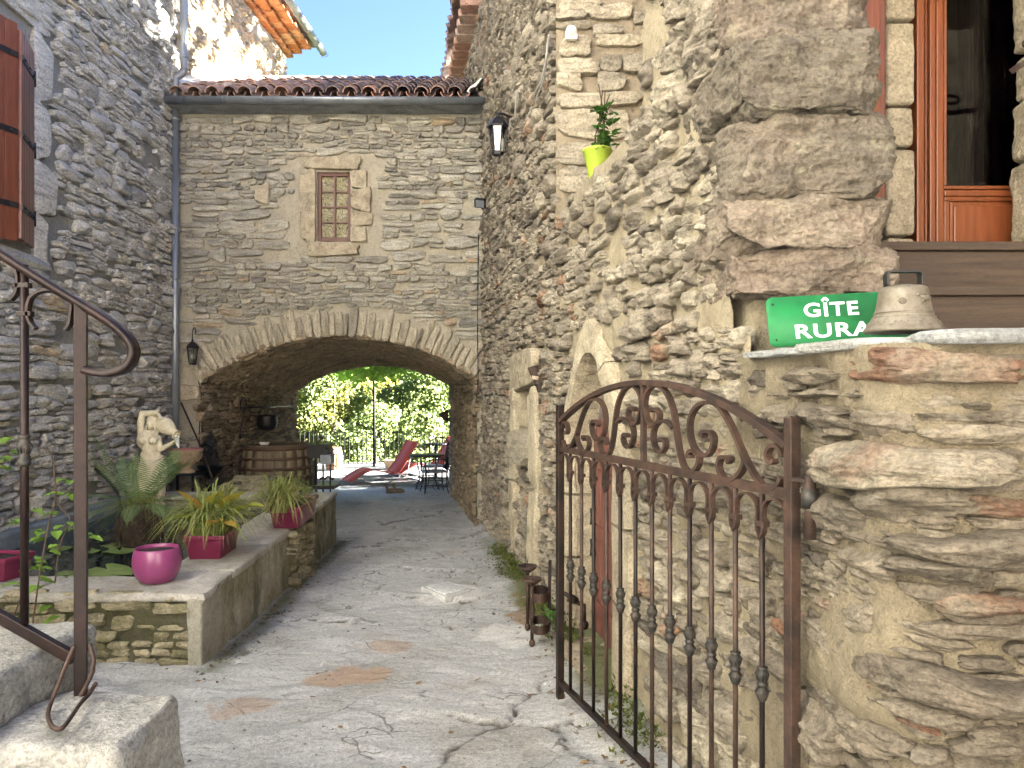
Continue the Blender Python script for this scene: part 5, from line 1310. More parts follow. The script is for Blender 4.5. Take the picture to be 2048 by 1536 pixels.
b1 = baluster(49, 530, 1248, 897); cl(45, 571, b1, 32); cl(50, 628, b1, 30)
b2 = baluster(-70, 450, 1180, 830); cl(-70, 500, b2)
def hs(pts, name='scroll'):
    m_ = MB(); m_.sweep(spline([hp(*p) for p in pts], 5), [(-.0035, -.010), (.0035, -.010), (.0035, .010), (-.0035, .010)], up=(0, -1, 0)); m_.build(name, M['rust_plum'], hr)
hs([(72, 658), (62, 645), (57, 628), (58, 608), (66, 592), (84, 582), (104, 580), (124, 586), (138, 598), (145, 612)])
hs([(132, 660), (140, 648), (143, 632), (145, 612)])
hs([(22, 600), (34, 585), (37, 560), (34, 543), (24, 532), (8, 526), (-14, 524), (-40, 530), (-60, 545), (-66, 570)])
# bent ribbed steel bar hooked round the post
m_ = MB(); s_ = HY / F
def rbp(u, v, lift=0.0):
    Y = min(1.965, (EYE - .675) * F / (v - HZ)); p = px(u, v, Y); return p
rb = spline([px(148, 1292, 1.972), px(136, 1320, 1.96), px(118, 1365, 1.93), rbp(101, 1408), rbp(96, 1432), rbp(104, 1452), rbp(118, 1458), rbp(132, 1448), rbp(160, 1408), rbp(178, 1388), px(192, 1366, 1.955)], 14)
m_.tube(rb, [.0046 + .0010 * (k % 2) for k in range(len(rb))], 8)
rb2 = spline([px(179, 1288, 1.965), px(187, 1318, 1.955), px(183, 1348, 1.95), px(171, 1374, 1.945), px(160, 1392, 1.94)], 14)
m_.tube(rb2, [.0046 + .0010 * (k % 2) for k in range(len(rb2))], 8); m_.build('ribbed_bar', M['rust'], hr)

# ------------------------------------------------------------------ pond
pd = thing('pond_wall', 'low stone and cement garden pond basin wall beside the path', 'wall', (-2.9, 6.8, -.25))
PZ = .25
cx_ = lambda Y: -1.83 - .055 * (Y - 4.55)        # outer edge along the path
FY, BY_ = 4.55, 9.05
# core walls
mb = MB()
mb.prism([(-4.6, FY + .02), (cx_(FY) - .02, FY + .02), (cx_(FY) - .06, FY + .38), (-4.6, FY + .38)], -.7, PZ - .03)
mb.prism([(cx_(FY) - .02, FY + .02), (cx_(BY_) - .02, BY_), (cx_(BY_) - .40, BY_), (cx_(FY) - .40, FY + .02)], -.7, PZ - .025)
mb.prism([(-4.6, BY_ - .3), (cx_(BY_) - .02, BY_ - .3), (cx_(BY_) - .02, BY_ - .01), (-4.6, BY_ - .01)], -.7, PZ - .03)
mb.build('core', M['cement'], pd)
# faces
def PF(s, t, d): return np.stack([s, FY - d, t], 1)
V, Q = grid(PF, -4.4, cx_(FY), -.4, PZ - .02, .025, .02, None, amp=.02, seed=41); mesh_obj('joint', V, Q, M['mortar_pond'], pd, True)
pr3 = np.random.default_rng(14)
lay(stone_field(-4.3, cx_(FY) - .10, -.24, PZ - .03, (.045, .13), (.09, .30), pr3, None, asp=(1.2, 3.2), split=.2, drop=.03, shrink=(.80, .93)), PF, M['stone_pond'], pd, .035, pr3, 120, .02, 2, 42, square=7, relief=.006, res_px=(24, 70, 200))
def PS(s, t, d): return np.stack([cx_(s) + d, s, t], 1)
V, Q = grid(PS, FY - .0, BY_, -.55, PZ - .01, .025, .02, None, amp=.012, seed=43, d0=.012)
M['cement_dark'] = mortar_mat('stained cement render', (.40, .375, .30), (.24, .215, .15), 9, moss=.4, runs=.6)
mesh_obj('render', V, Q, M['cement_dark'], pd, True)
pst = stone_field(6.62, 7.42, -.42, PZ - .06, (.04, .10), (.07, .22), pr3, None, asp=(1., 2.6), drop=.02, shrink=(.82, .95))
lay(pst, lambda s, t, d: PS(s, t, d + .07 + .03 * np.sin(s * 9)), M['stone_pond'], pd, .05, pr3, 80, .02, 2, 44, square=6, relief=.008, back=-.09)
# corner strip and coping slabs
rough_block(cx_(FY) - .085, cx_(FY) + .012, FY - .03, FY + .30, -.32, PZ - .02, M['cement'], pd, 'corner_strip', 101, .5, .008, (16, 24, 40), (6, 6, 6), .02)
def coping(poly, name, seed, zt=PZ, th=.055):
    return slab(poly, zt - th, zt, M['coping'], pd, name, seed, .5, .005)
cps = [[(-4.5, FY - .03), (-3.6, FY - .035), (-2.9, FY - .03), (-2.88, FY + .40), (-3.6, FY + .42), (-4.5, FY + .40)],
       [(-2.87, FY - .035), (-2.2, FY - .03), (cx_(FY) + .02, FY - .03), (cx_(5.1) + .02, 5.1), (cx_(5.1) - .44, 5.08), (cx_(FY) - .5, FY + .40), (-2.86, FY + .40)]]
ys = [5.11, 6.0, 6.95, 7.9, BY_ + .02]
for a, b in zip(ys[:-1], ys[1:]):
    cps.append([(cx_(a) + .02, a), (cx_((a + b) / 2) + .03, (a + b) / 2), (cx_(b) + .02, b - .01), (cx_(b) - .44, b - .01), (cx_((a + b) / 2) - .45, (a + b) / 2), (cx_(a) - .44, a)])
cps.append([(-4.5, BY_ - .34), (-3.4, BY_ - .36), (cx_(BY_) - .44, BY_ - .34), (cx_(BY_) - .44, BY_ + .02), (-3.4, BY_ + .03), (-4.5, BY_ + .02)])
def sharp(poly, k=3):
    out = []; n = len(poly)
    for i in range(n):
        a = np.array(poly[i], float); b = np.array(poly[(i + 1) % n], float)
        for f in (.02, .35, .65, .98): out.append(tuple(a + (b - a) * f))
    return out
for k, pl in enumerate(cps): coping(sharp(pl), 'coping', 110 + k)
# concrete ledge along the house wall and pond floor
mb = MB(); P1 = [(LWx(y), y) for y in (FY + .3, 6.5, BY_ - .3)]
mb.prism([(P1[0][0] - .1, P1[0][1]), (P1[0][0] + .12, P1[0][1]), (P1[2][0] + .12, P1[2][1]), (P1[2][0] - .1, P1[2][1])], -.6, .245)
bevel(mb.build('ledge', M['concrete_blue'], pd), .02, 2)
mb = MB(); mb.box((-3.2, 6.8, -.55), (3.2, 4.6, .1)); mb.build('basin_floor', M['soil'], pd)
WZ = .10
xs = np.linspace(0, 1, 30); V = []
for f in xs:
    for g_ in xs:
        y = FY + .36 + (BY_ - FY - .68) * g_; xa = LWx(y) + .1; xb = cx_(y) - .38; V.append((xa + (xb - xa) * f, y, WZ))
Q = [(i * 30 + j, (i + 1) * 30 + j, (i + 1) * 30 + j + 1, i * 30 + j + 1) for i in range(29) for j in range(29)]
wt = mesh_obj('pond_water', V, Q, M['water'], None, True); wt['kind'] = 'structure'
# lily pads
lr = np.random.default_rng(6)
def lily(u, v, r, k):
    Y = (EYE - WZ) * F / (v - HZ); p = px(u, v, Y); n = 22; a0_ = lr.uniform(0, 6.28)
    V = [(p[0], p[1], WZ + .008)] ; 
    for t in np.linspace(.22, 2 * math.pi - .22, n):
        w = r * (1 + .05 * math.sin(5 * t + k)); V.append((p[0] + w * math.cos(t + a0_), p[1] + w * math.sin(t + a0_), WZ + .010 + .008 * math.sin(3 * t + k)))
    V2 = [(x, y, z - .004) for x, y, z in V]
    Fc = [(0, i, i + 1) for i in range(1, n)] + [(n + 1, n + 1 + i + 1, n + 1 + i) for i in range(1, n)] + [(i, n + 1 + i, n + 2 + i, i + 1) for i in range(1, n)] + [(0, 1 + 0, n + 2, n + 1), (0, n + 1, 2 * n + 1, n)]
    o = mesh_obj('lily_pad', V, Fc, M['lily'], None, True)
    tag(o, LILY[k], 'lily pad', 'lily pads on the pond')
LILY = ['lily pad floating left of the black root ball, largest of the pair', 'lily pad just in front of the paler pad by the root ball', 'small lily pad furthest left below the iron post',
        'lily pad at the near edge of the pond behind the coping', 'long lily pad left of the magenta bowl, close to the coping', 'lily pad touching the handrail post low in the pond', 'small lily pad beside the rim of the magenta bowl', 'pale lily pad near the left bank of the pond']
for k, (u, v, r) in enumerate([(233, 1092, .12), (240, 1103, .13), (182, 1104, .08), (214, 1140, .15), (224, 1152, .14), (150, 1150, .13), (262, 1141, .08), (120, 1098, .10)]): lily(u, v, r, k)

# ------------------------------------------------------------------ pots on the coping
def tz(): return PZ
bowl = thing('flower_bowl', 'round glossy magenta bowl planter on the corner of the pond coping', 'planter', (px(314, 1165, 4.78)[0], 4.78, PZ))
c = np.array([px(314, 1165, 4.80)[0], 4.80, PZ + .004]); s_ = 4.8 / F
mb = MB(); mb.lathe([(r * s_, h * s_) for r, h in ((27, 0), (31, 2), (39, 12), (44.5, 25), (46, 37), (45.5, 48), (44, 58), (42, 66), (41, 68), (39.5, 67), (41, 58))], c, 40, cap=False); mb.lathe([(.001, 0), (27 * s_, 0)], c, 40, cap=False); mb.build('body', M['magenta'], bowl)
mb = MB(); mb.lathe([(41 * s_, 60 * s_), (40.5 * s_, 44 * s_), (20 * s_, 45 * s_), (.001, 46 * s_)], c, 32); mb.build('soil', M['soil'], bowl)
mb = MB(); mb.ball(c + (.0, -.03, 57 * s_), .012, 8, 6); mb.tube([c + (0, 0, 54 * s_), c + (-.01, 0, 62 * s_)], .006, 6); mb.build('dried_stub', M['stem'], bowl)
def trough_planter(name, label, c, yaw, L_, W_, H_, grp='plum plastic planters on the pond edge'):
    t = thing(name, label, 'planter', tuple(c), yaw, grp)
    def ringp(l, w, z): return [(-w / 2, -l / 2, z), (w / 2, -l / 2, z), (w / 2, l / 2, z), (-w / 2, l / 2, z)]
    k = .78
    rings = [ringp(L_ * .86, W_ * k, 0), ringp(L_ * .96, W_ * .94, H_ * .80), ringp(L_ * 1.0, W_ * 1.02, H_ * .80), ringp(L_ * 1.02, W_ * 1.04, H_), ringp(L_ * .96, W_ * .92, H_), ringp(L_ * .92, W_ * .88, H_ * .8)]
    V = [p for r in rings for p in r]; Fc = [(0, 3, 2, 1), (20, 21, 22, 23)] + [(4 * r + i, 4 * r + (i + 1) % 4, 4 * (r + 1) + (i + 1) % 4, 4 * (r + 1) + i) for r in range(5) for i in range(4)]
    bevel(mesh_obj('box', V, Fc, M['purple'], t, False, local=True), .006)
    V = ringp(L_ * .93, W_ * .89, H_ * .85); mesh_obj('soil', V, [(0, 1, 2, 3)], M['soil'], t, local=True)
    return t
pc = lambda u, v, Y: (px(u, v, Y)[0], Y, PZ + .002)
yaw_ = R(3.5)
tp1 = trough_planter('planter_box', 'plum planter box overflowing with striped grass and yellowing hosta leaves', (px(402, 1118, 5.47)[0] + .03, 5.62, PZ + .002), yaw_, .44, .27, .17)
tp2 = trough_planter('planter_box', 'plum planter box further back with a small green seedling', (-1.99 + .02, 6.98, PZ + .002), yaw_, .80, .27, .19)
tp3 = trough_planter('planter_box', 'plum planter box cut by the left edge of the photo', (-3.36, 4.92, PZ + .002), R(80), .5, .24, .15)
# foliage helper: tapering arched blades
def blades(name, label, cat, base, n, L_, spread, mat, r, w=.008, droop=1.0, group=None, lean=(0, 0), dry=.2, area=(.1, .1), parent=None, nseg=7, up=.9):
    V = []; Fc = []; tt = []
    for k in range(n):
        a = r.uniform(0, 2 * math.pi); l = L_ * r.uniform(.55, 1.1); out = spread * r.uniform(.15, 1.0); b = np.asarray(base, float) + np.array([r.uniform(-1, 1) * area[0], r.uniform(-1, 1) * area[1], 0])
        dv = np.array([math.cos(a) * 1.0 + lean[0], math.sin(a) + lean[1], 0]); dv /= np.linalg.norm(dv) + 1e-6; sd = np.array([-dv[1], dv[0], 0])
        ww = w * r.uniform(.6, 1.3); td = r.uniform(0, 1) * dry * (2 if r.random() < .15 else 1); i0 = len(V)
        for q in range(nseg + 1):
            t = q / nseg; h = l * (1.45 * t - droop * (.62 + .95 * out) * t * t); x = l * (.10 + out) * (t ** 1.2) * .95
            p = b + dv * x + np.array([0, 0, h]); e_ = ww * (1 - t ** 2.2) * (.55 + .9 * min(t * 2.5, 1)) * .6
            V += [p - sd * e_, p + sd * e_]; tt += [td * (1 if t < .6 else 1.6)] * 2
            if q: Fc.append((i0 + 2 * q - 2, i0 + 2 * q - 1, i0 + 2 * q + 1, i0 + 2 * q))
    o = mesh_obj(name, V, Fc, mat, parent, True, {'tint': np.clip(tt, 0, 1)})
    return o
fr_ = np.random.default_rng(17)
gp1 = thing('grass_plant', 'striped arching grass clump with yellow hosta leaves spilling from the front planter', 'plant', (tp1.location.x, 5.6, PZ + .14))
blades('grass_blades', None, None, (tp1.location.x, 5.62, PZ + .14), 620, .56, 1.0, M['leaf_grass'], fr_, .0075, 1.0, dry=.22, area=(.09, .18), parent=gp1)
gp2 = thing('grass_plant', 'striped arching grass clump hanging over the path side of the back planter', 'plant', (tp2.location.x, 6.8, PZ + .15))
blades('grass_blades', None, None, (tp2.location.x - .03, 6.66, PZ + .15), 380, .54, 1.0, M['leaf_grass'], fr_, .0075, 1.05, dry=.35, area=(.09, .14), parent=gp2, lean=(.25, -.1))
def leaf(c, dirv, L_, W_, mat, parent, name, tint, curl=.25, r=fr_):
    """broad pointed leaf with a folded midrib and a stalk"""
    d = np.asarray(dirv, float); d /= np.linalg.norm(d); sd = np.cross(d, (0, 0, 1)); sd = sd / (np.linalg.norm(sd) + 1e-6); nu = np.cross(sd, d)
    V = []; Fc = []; T = []; n = 9
    for q in range(n):
        t = q / (n - 1); w = W_ / 2 * (math.sin(math.pi * t ** .75) ** .85) if 0 < t < 1 else .001
        p = np.asarray(c) + d * L_ * t - nu * (curl * L_ * (t * t)) 
        for k in (-1, -.5, 0, .5, 1): V.append(p + sd * w * k + nu * abs(k) * w * .35 + nu * .003 * math.sin(t * 30 + k)); T.append(tint * (0.4 + .6 * abs(k)))
        if q:
            for k in range(4): Fc.append(((q - 1) * 5 + k, (q - 1) * 5 + k + 1, q * 5 + k + 1, q * 5 + k))
    return mesh_obj(name, V, Fc, mat, parent, True, {'tint': np.clip(T, 0, 1)})
for (u, v, Y, dx, dz, L_, W_, tn) in [(398, 1042, 5.55, -.25, .8, .24, .13, 1.), (420, 1035, 5.6, .35, .75, .22, .12, .35), (448, 1030, 5.6, .55, .7, .24, .13, .5), (470, 1032, 5.6, .9, .45, .22, .12, .05), (418, 1062, 5.38, .4, .35, .15, .10, .85), (392, 1046, 5.4, -.7, .2, .17, .09, .1), (440, 1056, 5.36, .8, .1, .12, .09, .9)]:
    leaf(px(u, v - 8, Y), (dx, -.3, dz), L_ * 1.15, W_ * 1.3, M['leaf_hosta'], gp1, 'leaf', tn)
sd_ = thing('seedling', 'small dark green seedling in the back planter', 'plant', (tp2.location.x + .02, 7.2, PZ + .16))
for k in range(16):
    a = fr_.uniform(0, 6.28); leaf((tp2.location.x + .02 + fr_.uniform(-.03, .03), 7.22 + fr_.uniform(-.03, .03), PZ + .17 + .012 * k * .9), (math.cos(a), math.sin(a), fr_.uniform(0, .7)), .08, .045, M['leaf_pot'], sd_, 'leaf', 0)
mb = MB(); mb.tube([(tp2.location.x + .02, 7.22, PZ + .14), (tp2.location.x + .02, 7.22, PZ + .36)], .004, 6); mb.build('stem', M['stem'], sd_)
# fern on its black root ball in the water
FNY = 6.75; fc = px(279, 1088, FNY); fc[2] = WZ
fn = thing('fern', 'feathery fern growing from a black root ball standing in the pond', 'fern', tuple(fc))
mb = MB(); mb.lathe([(.12, -.25), (.15, -.05), (.155, .1), (.15, .25), (.12, .33), (.05, .36), (.001, .365)], fc, 20)
for k in range(140):
    a = fr_.uniform(0, 6.28); h = fr_.uniform(.18, .36); pts = [fc + np.array([math.cos(a) * .11, math.sin(a) * .11, h])]
    for q in range(5):
        a += fr_.normal(0, .09); h -= fr_.uniform(.03, .075); pts.append(fc + np.array([math.cos(a) * (.16 + .012 * q), math.sin(a) * (.16 + .012 * q), max(h, -.02)]))
    mb.tube(spline(pts, 2), .0032, 4)
mb.build('root_ball', M['root'], fn)
def frond(b, az, L_, rise, name='frond'):
    V = []; Fc = []; n = 26; dv = np.array([math.cos(az), math.sin(az), 0]); sd = np.array([-dv[1], dv[0], 0])
    def pt(t): return b + dv * L_ * (t * (1 - rise * .45)) + np.array([0, 0, L_ * (rise * t - .42 * t * t * (1.5 - rise))])
    pr0 = [pt(i / 40) for i in range(41)]
    for q in range(3, n):
        t = q / n; p = pt(t); ll = L_ * .20 * math.sin(math.pi * min(1, .08 + t * .95)) ** .8
        fwd = pt(min(1, t + .04)) - p; fwd /= np.linalg.norm(fwd) + 1e-9
        for sg in (-1, 1):
            d = sd * sg * .92 + fwd * .45 + np.array([0, 0, -.12]); w = fwd * L_ * .0105
            i0 = len(V); m_ = p + d * ll * .55
            V += [p - w * .6, m_ - w, p + d * ll, m_ + w, p + w * .6]; Fc += [(i0, i0 + 1, i0 + 3, i0 + 4), (i0 + 1, i0 + 2, i0 + 3)]
    i0 = len(V)
    for p in pr0: V += [p - sd * .0022, p + sd * .0022]
    for q in range(40): Fc.append((i0 + 2 * q, i0 + 2 * q + 1, i0 + 2 * q + 3, i0 + 2 * q + 2))
    mesh_obj(name, V, Fc, M['leaf_fern'], fn, False)
for k in range(22):
    az = k * 2.399 + fr_.normal(0, .2); frond(fc + np.array([math.cos(az) * .06, math.sin(az) * .06, .34]), az, fr_.uniform(.42, .72), fr_.uniform(.25, 1.25) if k % 3 else fr_.uniform(-.2, .3))
blades('grass_blades', None, None, fc + np.array([0, 0, .3]), 160, .40, 1.0, M['leaf_grass'], fr_, .004, 1.3, dry=.3, area=(.1, .1), parent=fn)

# ------------------------------------------------------------------ statue of a woman pouring from a jar
SY_ = 8.6
stt = thing('statue', 'cream stone statue of a bare-breasted woman pouring a jar, draped below the waist', 'statue', (px(308, 1010, SY_)[0], SY_, WZ))
def sp(u, v, dy=0.): p = px(u, v, SY_); p[1] += dy; return p
k_ = SY_ / F
mb = MB()
def limb(a, b, ra, rb, n=9):
    ts_ = np.linspace(0, 1, n); mb.tube([np.asarray(a) * (1 - t) + np.asarray(b) * t for t in ts_], [(ra * (1 - t) + rb * t) * k_ for t in ts_], 12)
    mb.ball(a, ra * k_, 12, 8); mb.ball(b, rb * k_, 12, 8)
Z8 = lambda x, y, dy=0.: sp(250 + x / 6.982, 800 + y / 6.982, dy)
limb(Z8(365, 700), Z8(345, 560), 17, 18); mb.ball(Z8(360, 800), 21 * k_, 14, 10, (1, .75, 1.1)); mb.ball(Z8(325, 560, -.02), 21 * k_, 14, 10, (1, .7, 1.0)); mb.ball(Z8(350, 640), 17 * k_, 14, 10, (1, .75, 1.4))
limb(Z8(345, 520), Z8(375, 440), 10, 6.5)                       # chest to neck
limb(Z8(250, 520), Z8(450, 540), 9, 9)
mb.ball(Z8(300, 555, -.09), 8.5 * k_, 12, 8, (1, .9, 1)); mb.ball(Z8(440, 560, -.09), 8.5 * k_, 12, 8, (1, .9, 1))
mb.ball(Z8(378, 330, -.03), 11 * k_, 14, 12, (.78, .95, 1.12)); mb.ball(Z8(376, 378, -.05), 5 * k_, 10, 8, (.9, .9, 1.)); mb.ball(Z8(375, 335, -.10), 1.8 * k_, 8, 6, (.7, 1.2, 1.4))
limb(Z8(235, 480), Z8(222, 330), 8, 7.5); limb(Z8(222, 330), Z8(240, 195), 8, 6); limb(Z8(240, 190), Z8(450, 178), 6.5, 5.2); limb(Z8(450, 178), Z8(520, 240, -.04), 4.5, 3.5); limb(Z8(520, 240, -.04), Z8(548, 262, -.04), 2.4, 1.6); limb(Z8(505, 245, -.05), Z8(530, 275, -.05), 2.2, 1.5)
limb(Z8(460, 540), Z8(500, 680), 6.5, 5.5); limb(Z8(500, 690), Z8(700, 590, -.04), 5.5, 4); limb(Z8(700, 590, -.04), Z8(735, 545, -.05), 3.6, 2.5)
o_ = mb.build('body', M['statue'], stt); 
rm_ = o_.modifiers.new('remesh', 'REMESH'); rm_.mode = 'VOXEL'; rm_.voxel_size = .0085
sm_ = o_.modifiers.new('smooth', 'SMOOTH'); sm_.iterations = 4; sm_.factor = .5; rm_.use_smooth_shade = True
# hair in long strands
mb = MB(); hrn = np.random.default_rng(2)
for sx in (-1, 1):
    for k in range(9):
        f = k / 8; x0_ = 380 + sx * (10 + 46 * f); pts = [Z8(385 + sx * 6 * k * .5, 238, -.02), Z8(x0_, 275, -.05 + .05 * f), Z8(380 + sx * (52 + 18 * f), 350, -.04 + .06 * f), Z8(385 + sx * (62 + 22 * f) - 6, 420, -.05 + .05 * f), Z8(380 + sx * (60 + 40 * f) - 12 + hrn.normal(0, 8), 500 + hrn.uniform(-40, 20), -.09 + .04 * f)]
        mb.tube(spline(pts, 4), np.linspace(3.4, 1.4, 17) * k_, 6)
mb.ball(Z8(385, 285, .03), 11.5 * k_, 12, 8, (.85, .8, 1)); mb.build('hair', M['statue'], stt)
# draped skirt with folds
V = []; nA = 64; rows = [(795, 340, 400, 16, .0), (850, 370, 400, 24, .35), (930, 385, 400, 26, .6), (1030, 385, 400, 27, .8), (1150, 380, 400, 27, .9), (1300, 370, 400, 24, 1.), (1450, 350, 400, 20, 1.)]
for r_, (y, xc, _, rad_, fd) in enumerate(rows):
    for q in range(nA):
        t = 2 * math.pi * q / nA; slant = 95 * (1 - fd) * math.cos(t) * (1 if r_ < 3 else .4)
        fold = 1 + fd * .10 * math.sin(9 * t + .9 * r_) + fd * .06 * math.sin(17 * t - .5 * r_)
        p = Z8(xc, y - slant * .55); V.append(p + np.array([math.cos(t) * rad_ * fold * 1.0, math.sin(t) * rad_ * fold * .75, 0]) * k_)
Fc = [(r_ * nA + q, r_ * nA + (q + 1) % nA, (r_ + 1) * nA + (q + 1) % nA, (r_ + 1) * nA + q) for r_ in range(len(rows) - 1) for q in range(nA)] + [tuple(range((len(rows) - 1) * nA, len(rows) * nA))]
dr = mesh_obj('drapery', V, Fc, M['statue'], stt, True)
mb = MB()
for k in range(6):
    y = 800 + 34 * k; mb.tube(spline([Z8(540 + 3 * k, y - 20, -.03), Z8(500, y + 30, -.11), Z8(400, y + 85, -.15), Z8(300, y + 105, -.13), Z8(215, y + 110, -.03)], 5), 2.3 * k_, 6)
mb.build('drapery_fold', M['statue'], stt)
ja = Z8(505, 330, .03); jb = Z8(740, 480, -.03); ax_ = (jb - ja) / np.linalg.norm(jb - ja)
mb = MB(); mb.lathe([(r * k_, h * k_) for r, h in ((2, -13), (9, -11), (14, -4), (16.5, 5), (16, 14), (13, 23), (8.5, 31), (6.5, 35), (7, 37), (10, 39.5), (10.5, 41.5), (7, 41), (5, 38))], ja, 28, axis=ax_); mb.build('jar', M['statue'], stt)
mb = MB(); mb.sweep([Z8(745, 490, -.05), Z8(752, 560, -.06), Z8(768, 620, -.06), Z8(784, 668, -.06)], [(-.03, -.008), (0, -.02), (.03, -.008), (.015, .012), (-.015, .012)], up=(0, -1, 0), scale=[1, .9, .6, .15]); mb.build('poured_water', M['white'], stt)
mb = MB(); mb.lathe([(.16, -.4), (.15, .02), (.12, .05)], Z8(355, 1480), 16); mb.build('base', M['statue'], stt)

# ------------------------------------------------------------------ urn on an iron stand, wall fountain, leaning rod, hose
UY = 9.75; s_ = UY / F
urn = thing('urn', 'buff terracotta basin with pink inside and garland relief on the iron stand', 'urn', tuple(px(370, 945, UY)))
c = px(370, 945, UY)
mb = MB(); mb.lathe([(r * s_, h * s_) for r, h in ((19, 0), (20, 3), (13, 8), (11, 11), (17, 16), (25, 24), (30, 34), (32, 40), (34, 43), (35, 46))], c, 36, cap=False); mb.build('body', M['terracotta'], urn)
mb = MB(); mb.lathe([(r * s_, h * s_) for r, h in ((35, 46), (34, 47.5), (31, 46), (28, 38), (15, 33), (.1, 32))], c, 36, cap=False); mb.build('lining', M['terra_in'], urn)
mb = MB()
for a in np.linspace(0, 2 * math.pi, 5, endpoint=False):
    a = a + .3; pts = []
    for t in np.linspace(-.5, .5, 9): hh = 37 - 14 * math.cos(t * math.pi); rr = np.interp(hh, [16, 24, 34, 40], [18, 26, 31, 33]); pts.append(c + np.array([math.sin(a + t) * rr, -math.cos(a + t) * rr, hh]) * s_)
    mb.tube(pts, 1.8 * s_, 6)
mb.build('garland_relief', M['terracotta'], urn)
isd = thing('iron_stand', 'black iron plant stand with a slatted shelf under the terracotta basin', 'stand', (c[0], UY, -.38))
zt = c[2]; 
for (dx, dy) in ((-.17, -.17), (.17, -.17), (-.17, .17), (.17, .17)):
    m_ = MB(); m_.box((c[0] + dx, UY + dy, (zt - .40) / 2 - .0), (.025, .025, zt + .38)); m_.build('leg', M['black'], isd)
m_ = MB(); m_.tube([(c[0] + .24 * math.cos(t), UY + .24 * math.sin(t), zt - .012) for t in np.linspace(0, 2 * math.pi, 24, endpoint=False)], .012, 6, closed=True)
for k in range(-3, 4): m_.box((c[0] + k * .055, UY, zt - .012), (.02, .40, .008))
m_.build('top', M['black'], isd)
for k in range(8):
    m_ = MB(); m_.box((c[0] - .15 + .055 * k + .06, UY, .06), (.028, .42, .012)); m_.build('shelf_slat', M['black'], isd)
FTY = 10.15; s_ = FTY / F
ft = thing('wall_fountain', 'black cast iron wall fountain with pointed ornate back and bowl', 'fountain', tuple(px(425, 975, FTY)))
fx = lambda u, v, dy=0.: px(u, v, FTY) + np.array([0, dy, 0])
m_ = MB(); ol = [(408, 930), (408, 905), (411, 893), (409, 884), (414, 878), (417, 868), (421, 864), (425, 868), (428, 878), (432, 884), (431, 893), (434, 905), (435, 930)]
V = [fx(u, v, 0.) for u, v in ol] + [fx(u, v, .05) for u, v in ol]; n = len(ol)
m_.add(V, [tuple(range(n)), tuple(range(n, 2 * n))[::-1]] + [(i, (i + 1) % n, n + (i + 1) % n, n + i) for i in range(n)])
for (u, v, r) in ((421, 872, 4), (414, 886, 5), (428, 886, 5), (421, 890, 6), (412, 900, 4), (430, 900, 4), (421, 905, 5), (411, 915, 3), (431, 915, 3)): m_.ball(fx(u, v, -.01), r * s_, 8, 6)
m_.build('back_plate', M['black'], ft)
m_ = MB(); m_.lathe([(r * s_, h * s_) for r, h in ((14, -18), (9, -14), (5, -4), (10, 2), (18, 9), (23, 16), (26, 20), (27, 21), (24, 20), (15, 12), (.1, 10))], fx(428, 951, -.12), 24); m_.build('bowl', M['black'], ft)
m_ = MB(); m_.tube([fx(432, 897, -.05), fx(433, 928, -.06)], .006, 6); m_.build('spout_pipe', M['cast'], ft)
m_ = MB(); m_.tube([fx(421, 992), fx(421, 955)], .05, 10); m_.build('pedestal', M['black'], ft)
rod = thing('iron_rod', 'long thin rusty rod leaning between the drainpipe and the fountain', 'rod', tuple(px(428, 985, 9.85)))
m_ = MB(); m_.tube([px(362, 805, 10.25), px(400, 890, 10.0), px(437, 990, 9.7)], [.012, .011, .012], 7); m_.build('shaft', M['rust'], rod)
hs_ = MB(); hs_.tube(spline([px(140, 925, 8.0), px(185, 935, 8.1), px(205, 950, 8.2), px(222, 968, 8.25), px(237, 990, 8.3), px(240, 1015, 8.3)], 6), .016, 8)
o_ = hs_.build('hose', M['hose']); tag(o_, 'black garden hose arching from the left wall down into the pond', 'hose')
# climbing plant behind the handrail
vn = thing('climbing_plant', 'thin dark stems with fresh round leaves rising between pond and handrail', 'plant', tuple(px(60, 1230, 4.3)))
mb = MB(); stems = [[(60, 1290, 4.1), (75, 1180, 4.2), (95, 1060, 4.3), (110, 1000, 4.4), (108, 940, 4.45), (100, 905, 4.5), (70, 893, 4.5)], [(110, 1165, 4.3), (120, 1090, 4.3), (140, 1040, 4.35), (118, 1010, 4.4), (112, 970, 4.4)], [(20, 1250, 4.2), (40, 1200, 4.2), (55, 1150, 4.2), (60, 1120, 4.2)], [(-20, 960, 4.6), (5, 930, 4.6), (20, 900, 4.6), (10, 880, 4.6)]]
for st_ in stems: mb.tube(spline([px(*p) for p in st_], 5), .0045, 5)
mb.build('stem', M['stem'], vn)
lv = [(125, 962), (112, 990), (138, 993), (80, 1025), (95, 1030), (40, 1045), (140, 1055), (78, 1065), (112, 1064), (98, 1075), (90, 1100), (70, 1120), (60, 1140), (25, 1165), (35, 1170), (72, 1157), (75, 1175), (68, 1135), (100, 1215), (115, 1232), (10, 1245), (20, 1262), (35, 1275), (45, 1278), (140, 960), (8, 915), (20, 905), (30, 880), (12, 940), (180, 1075)]
for (u, v) in lv:
    Y = 4.3 if v > 950 else 4.55
    for j in range(2):
        a = fr_.uniform(0, 6.28); leaf(px(u + fr_.uniform(-8, 8), v + fr_.uniform(-5, 5), Y + fr_.uniform(-.06, .06)), (math.cos(a), math.sin(a), fr_.uniform(-.3, .4)), fr_.uniform(.06, .10), fr_.uniform(.045, .07), M['leaf_vine'], vn, 'leaf', 0, .15)
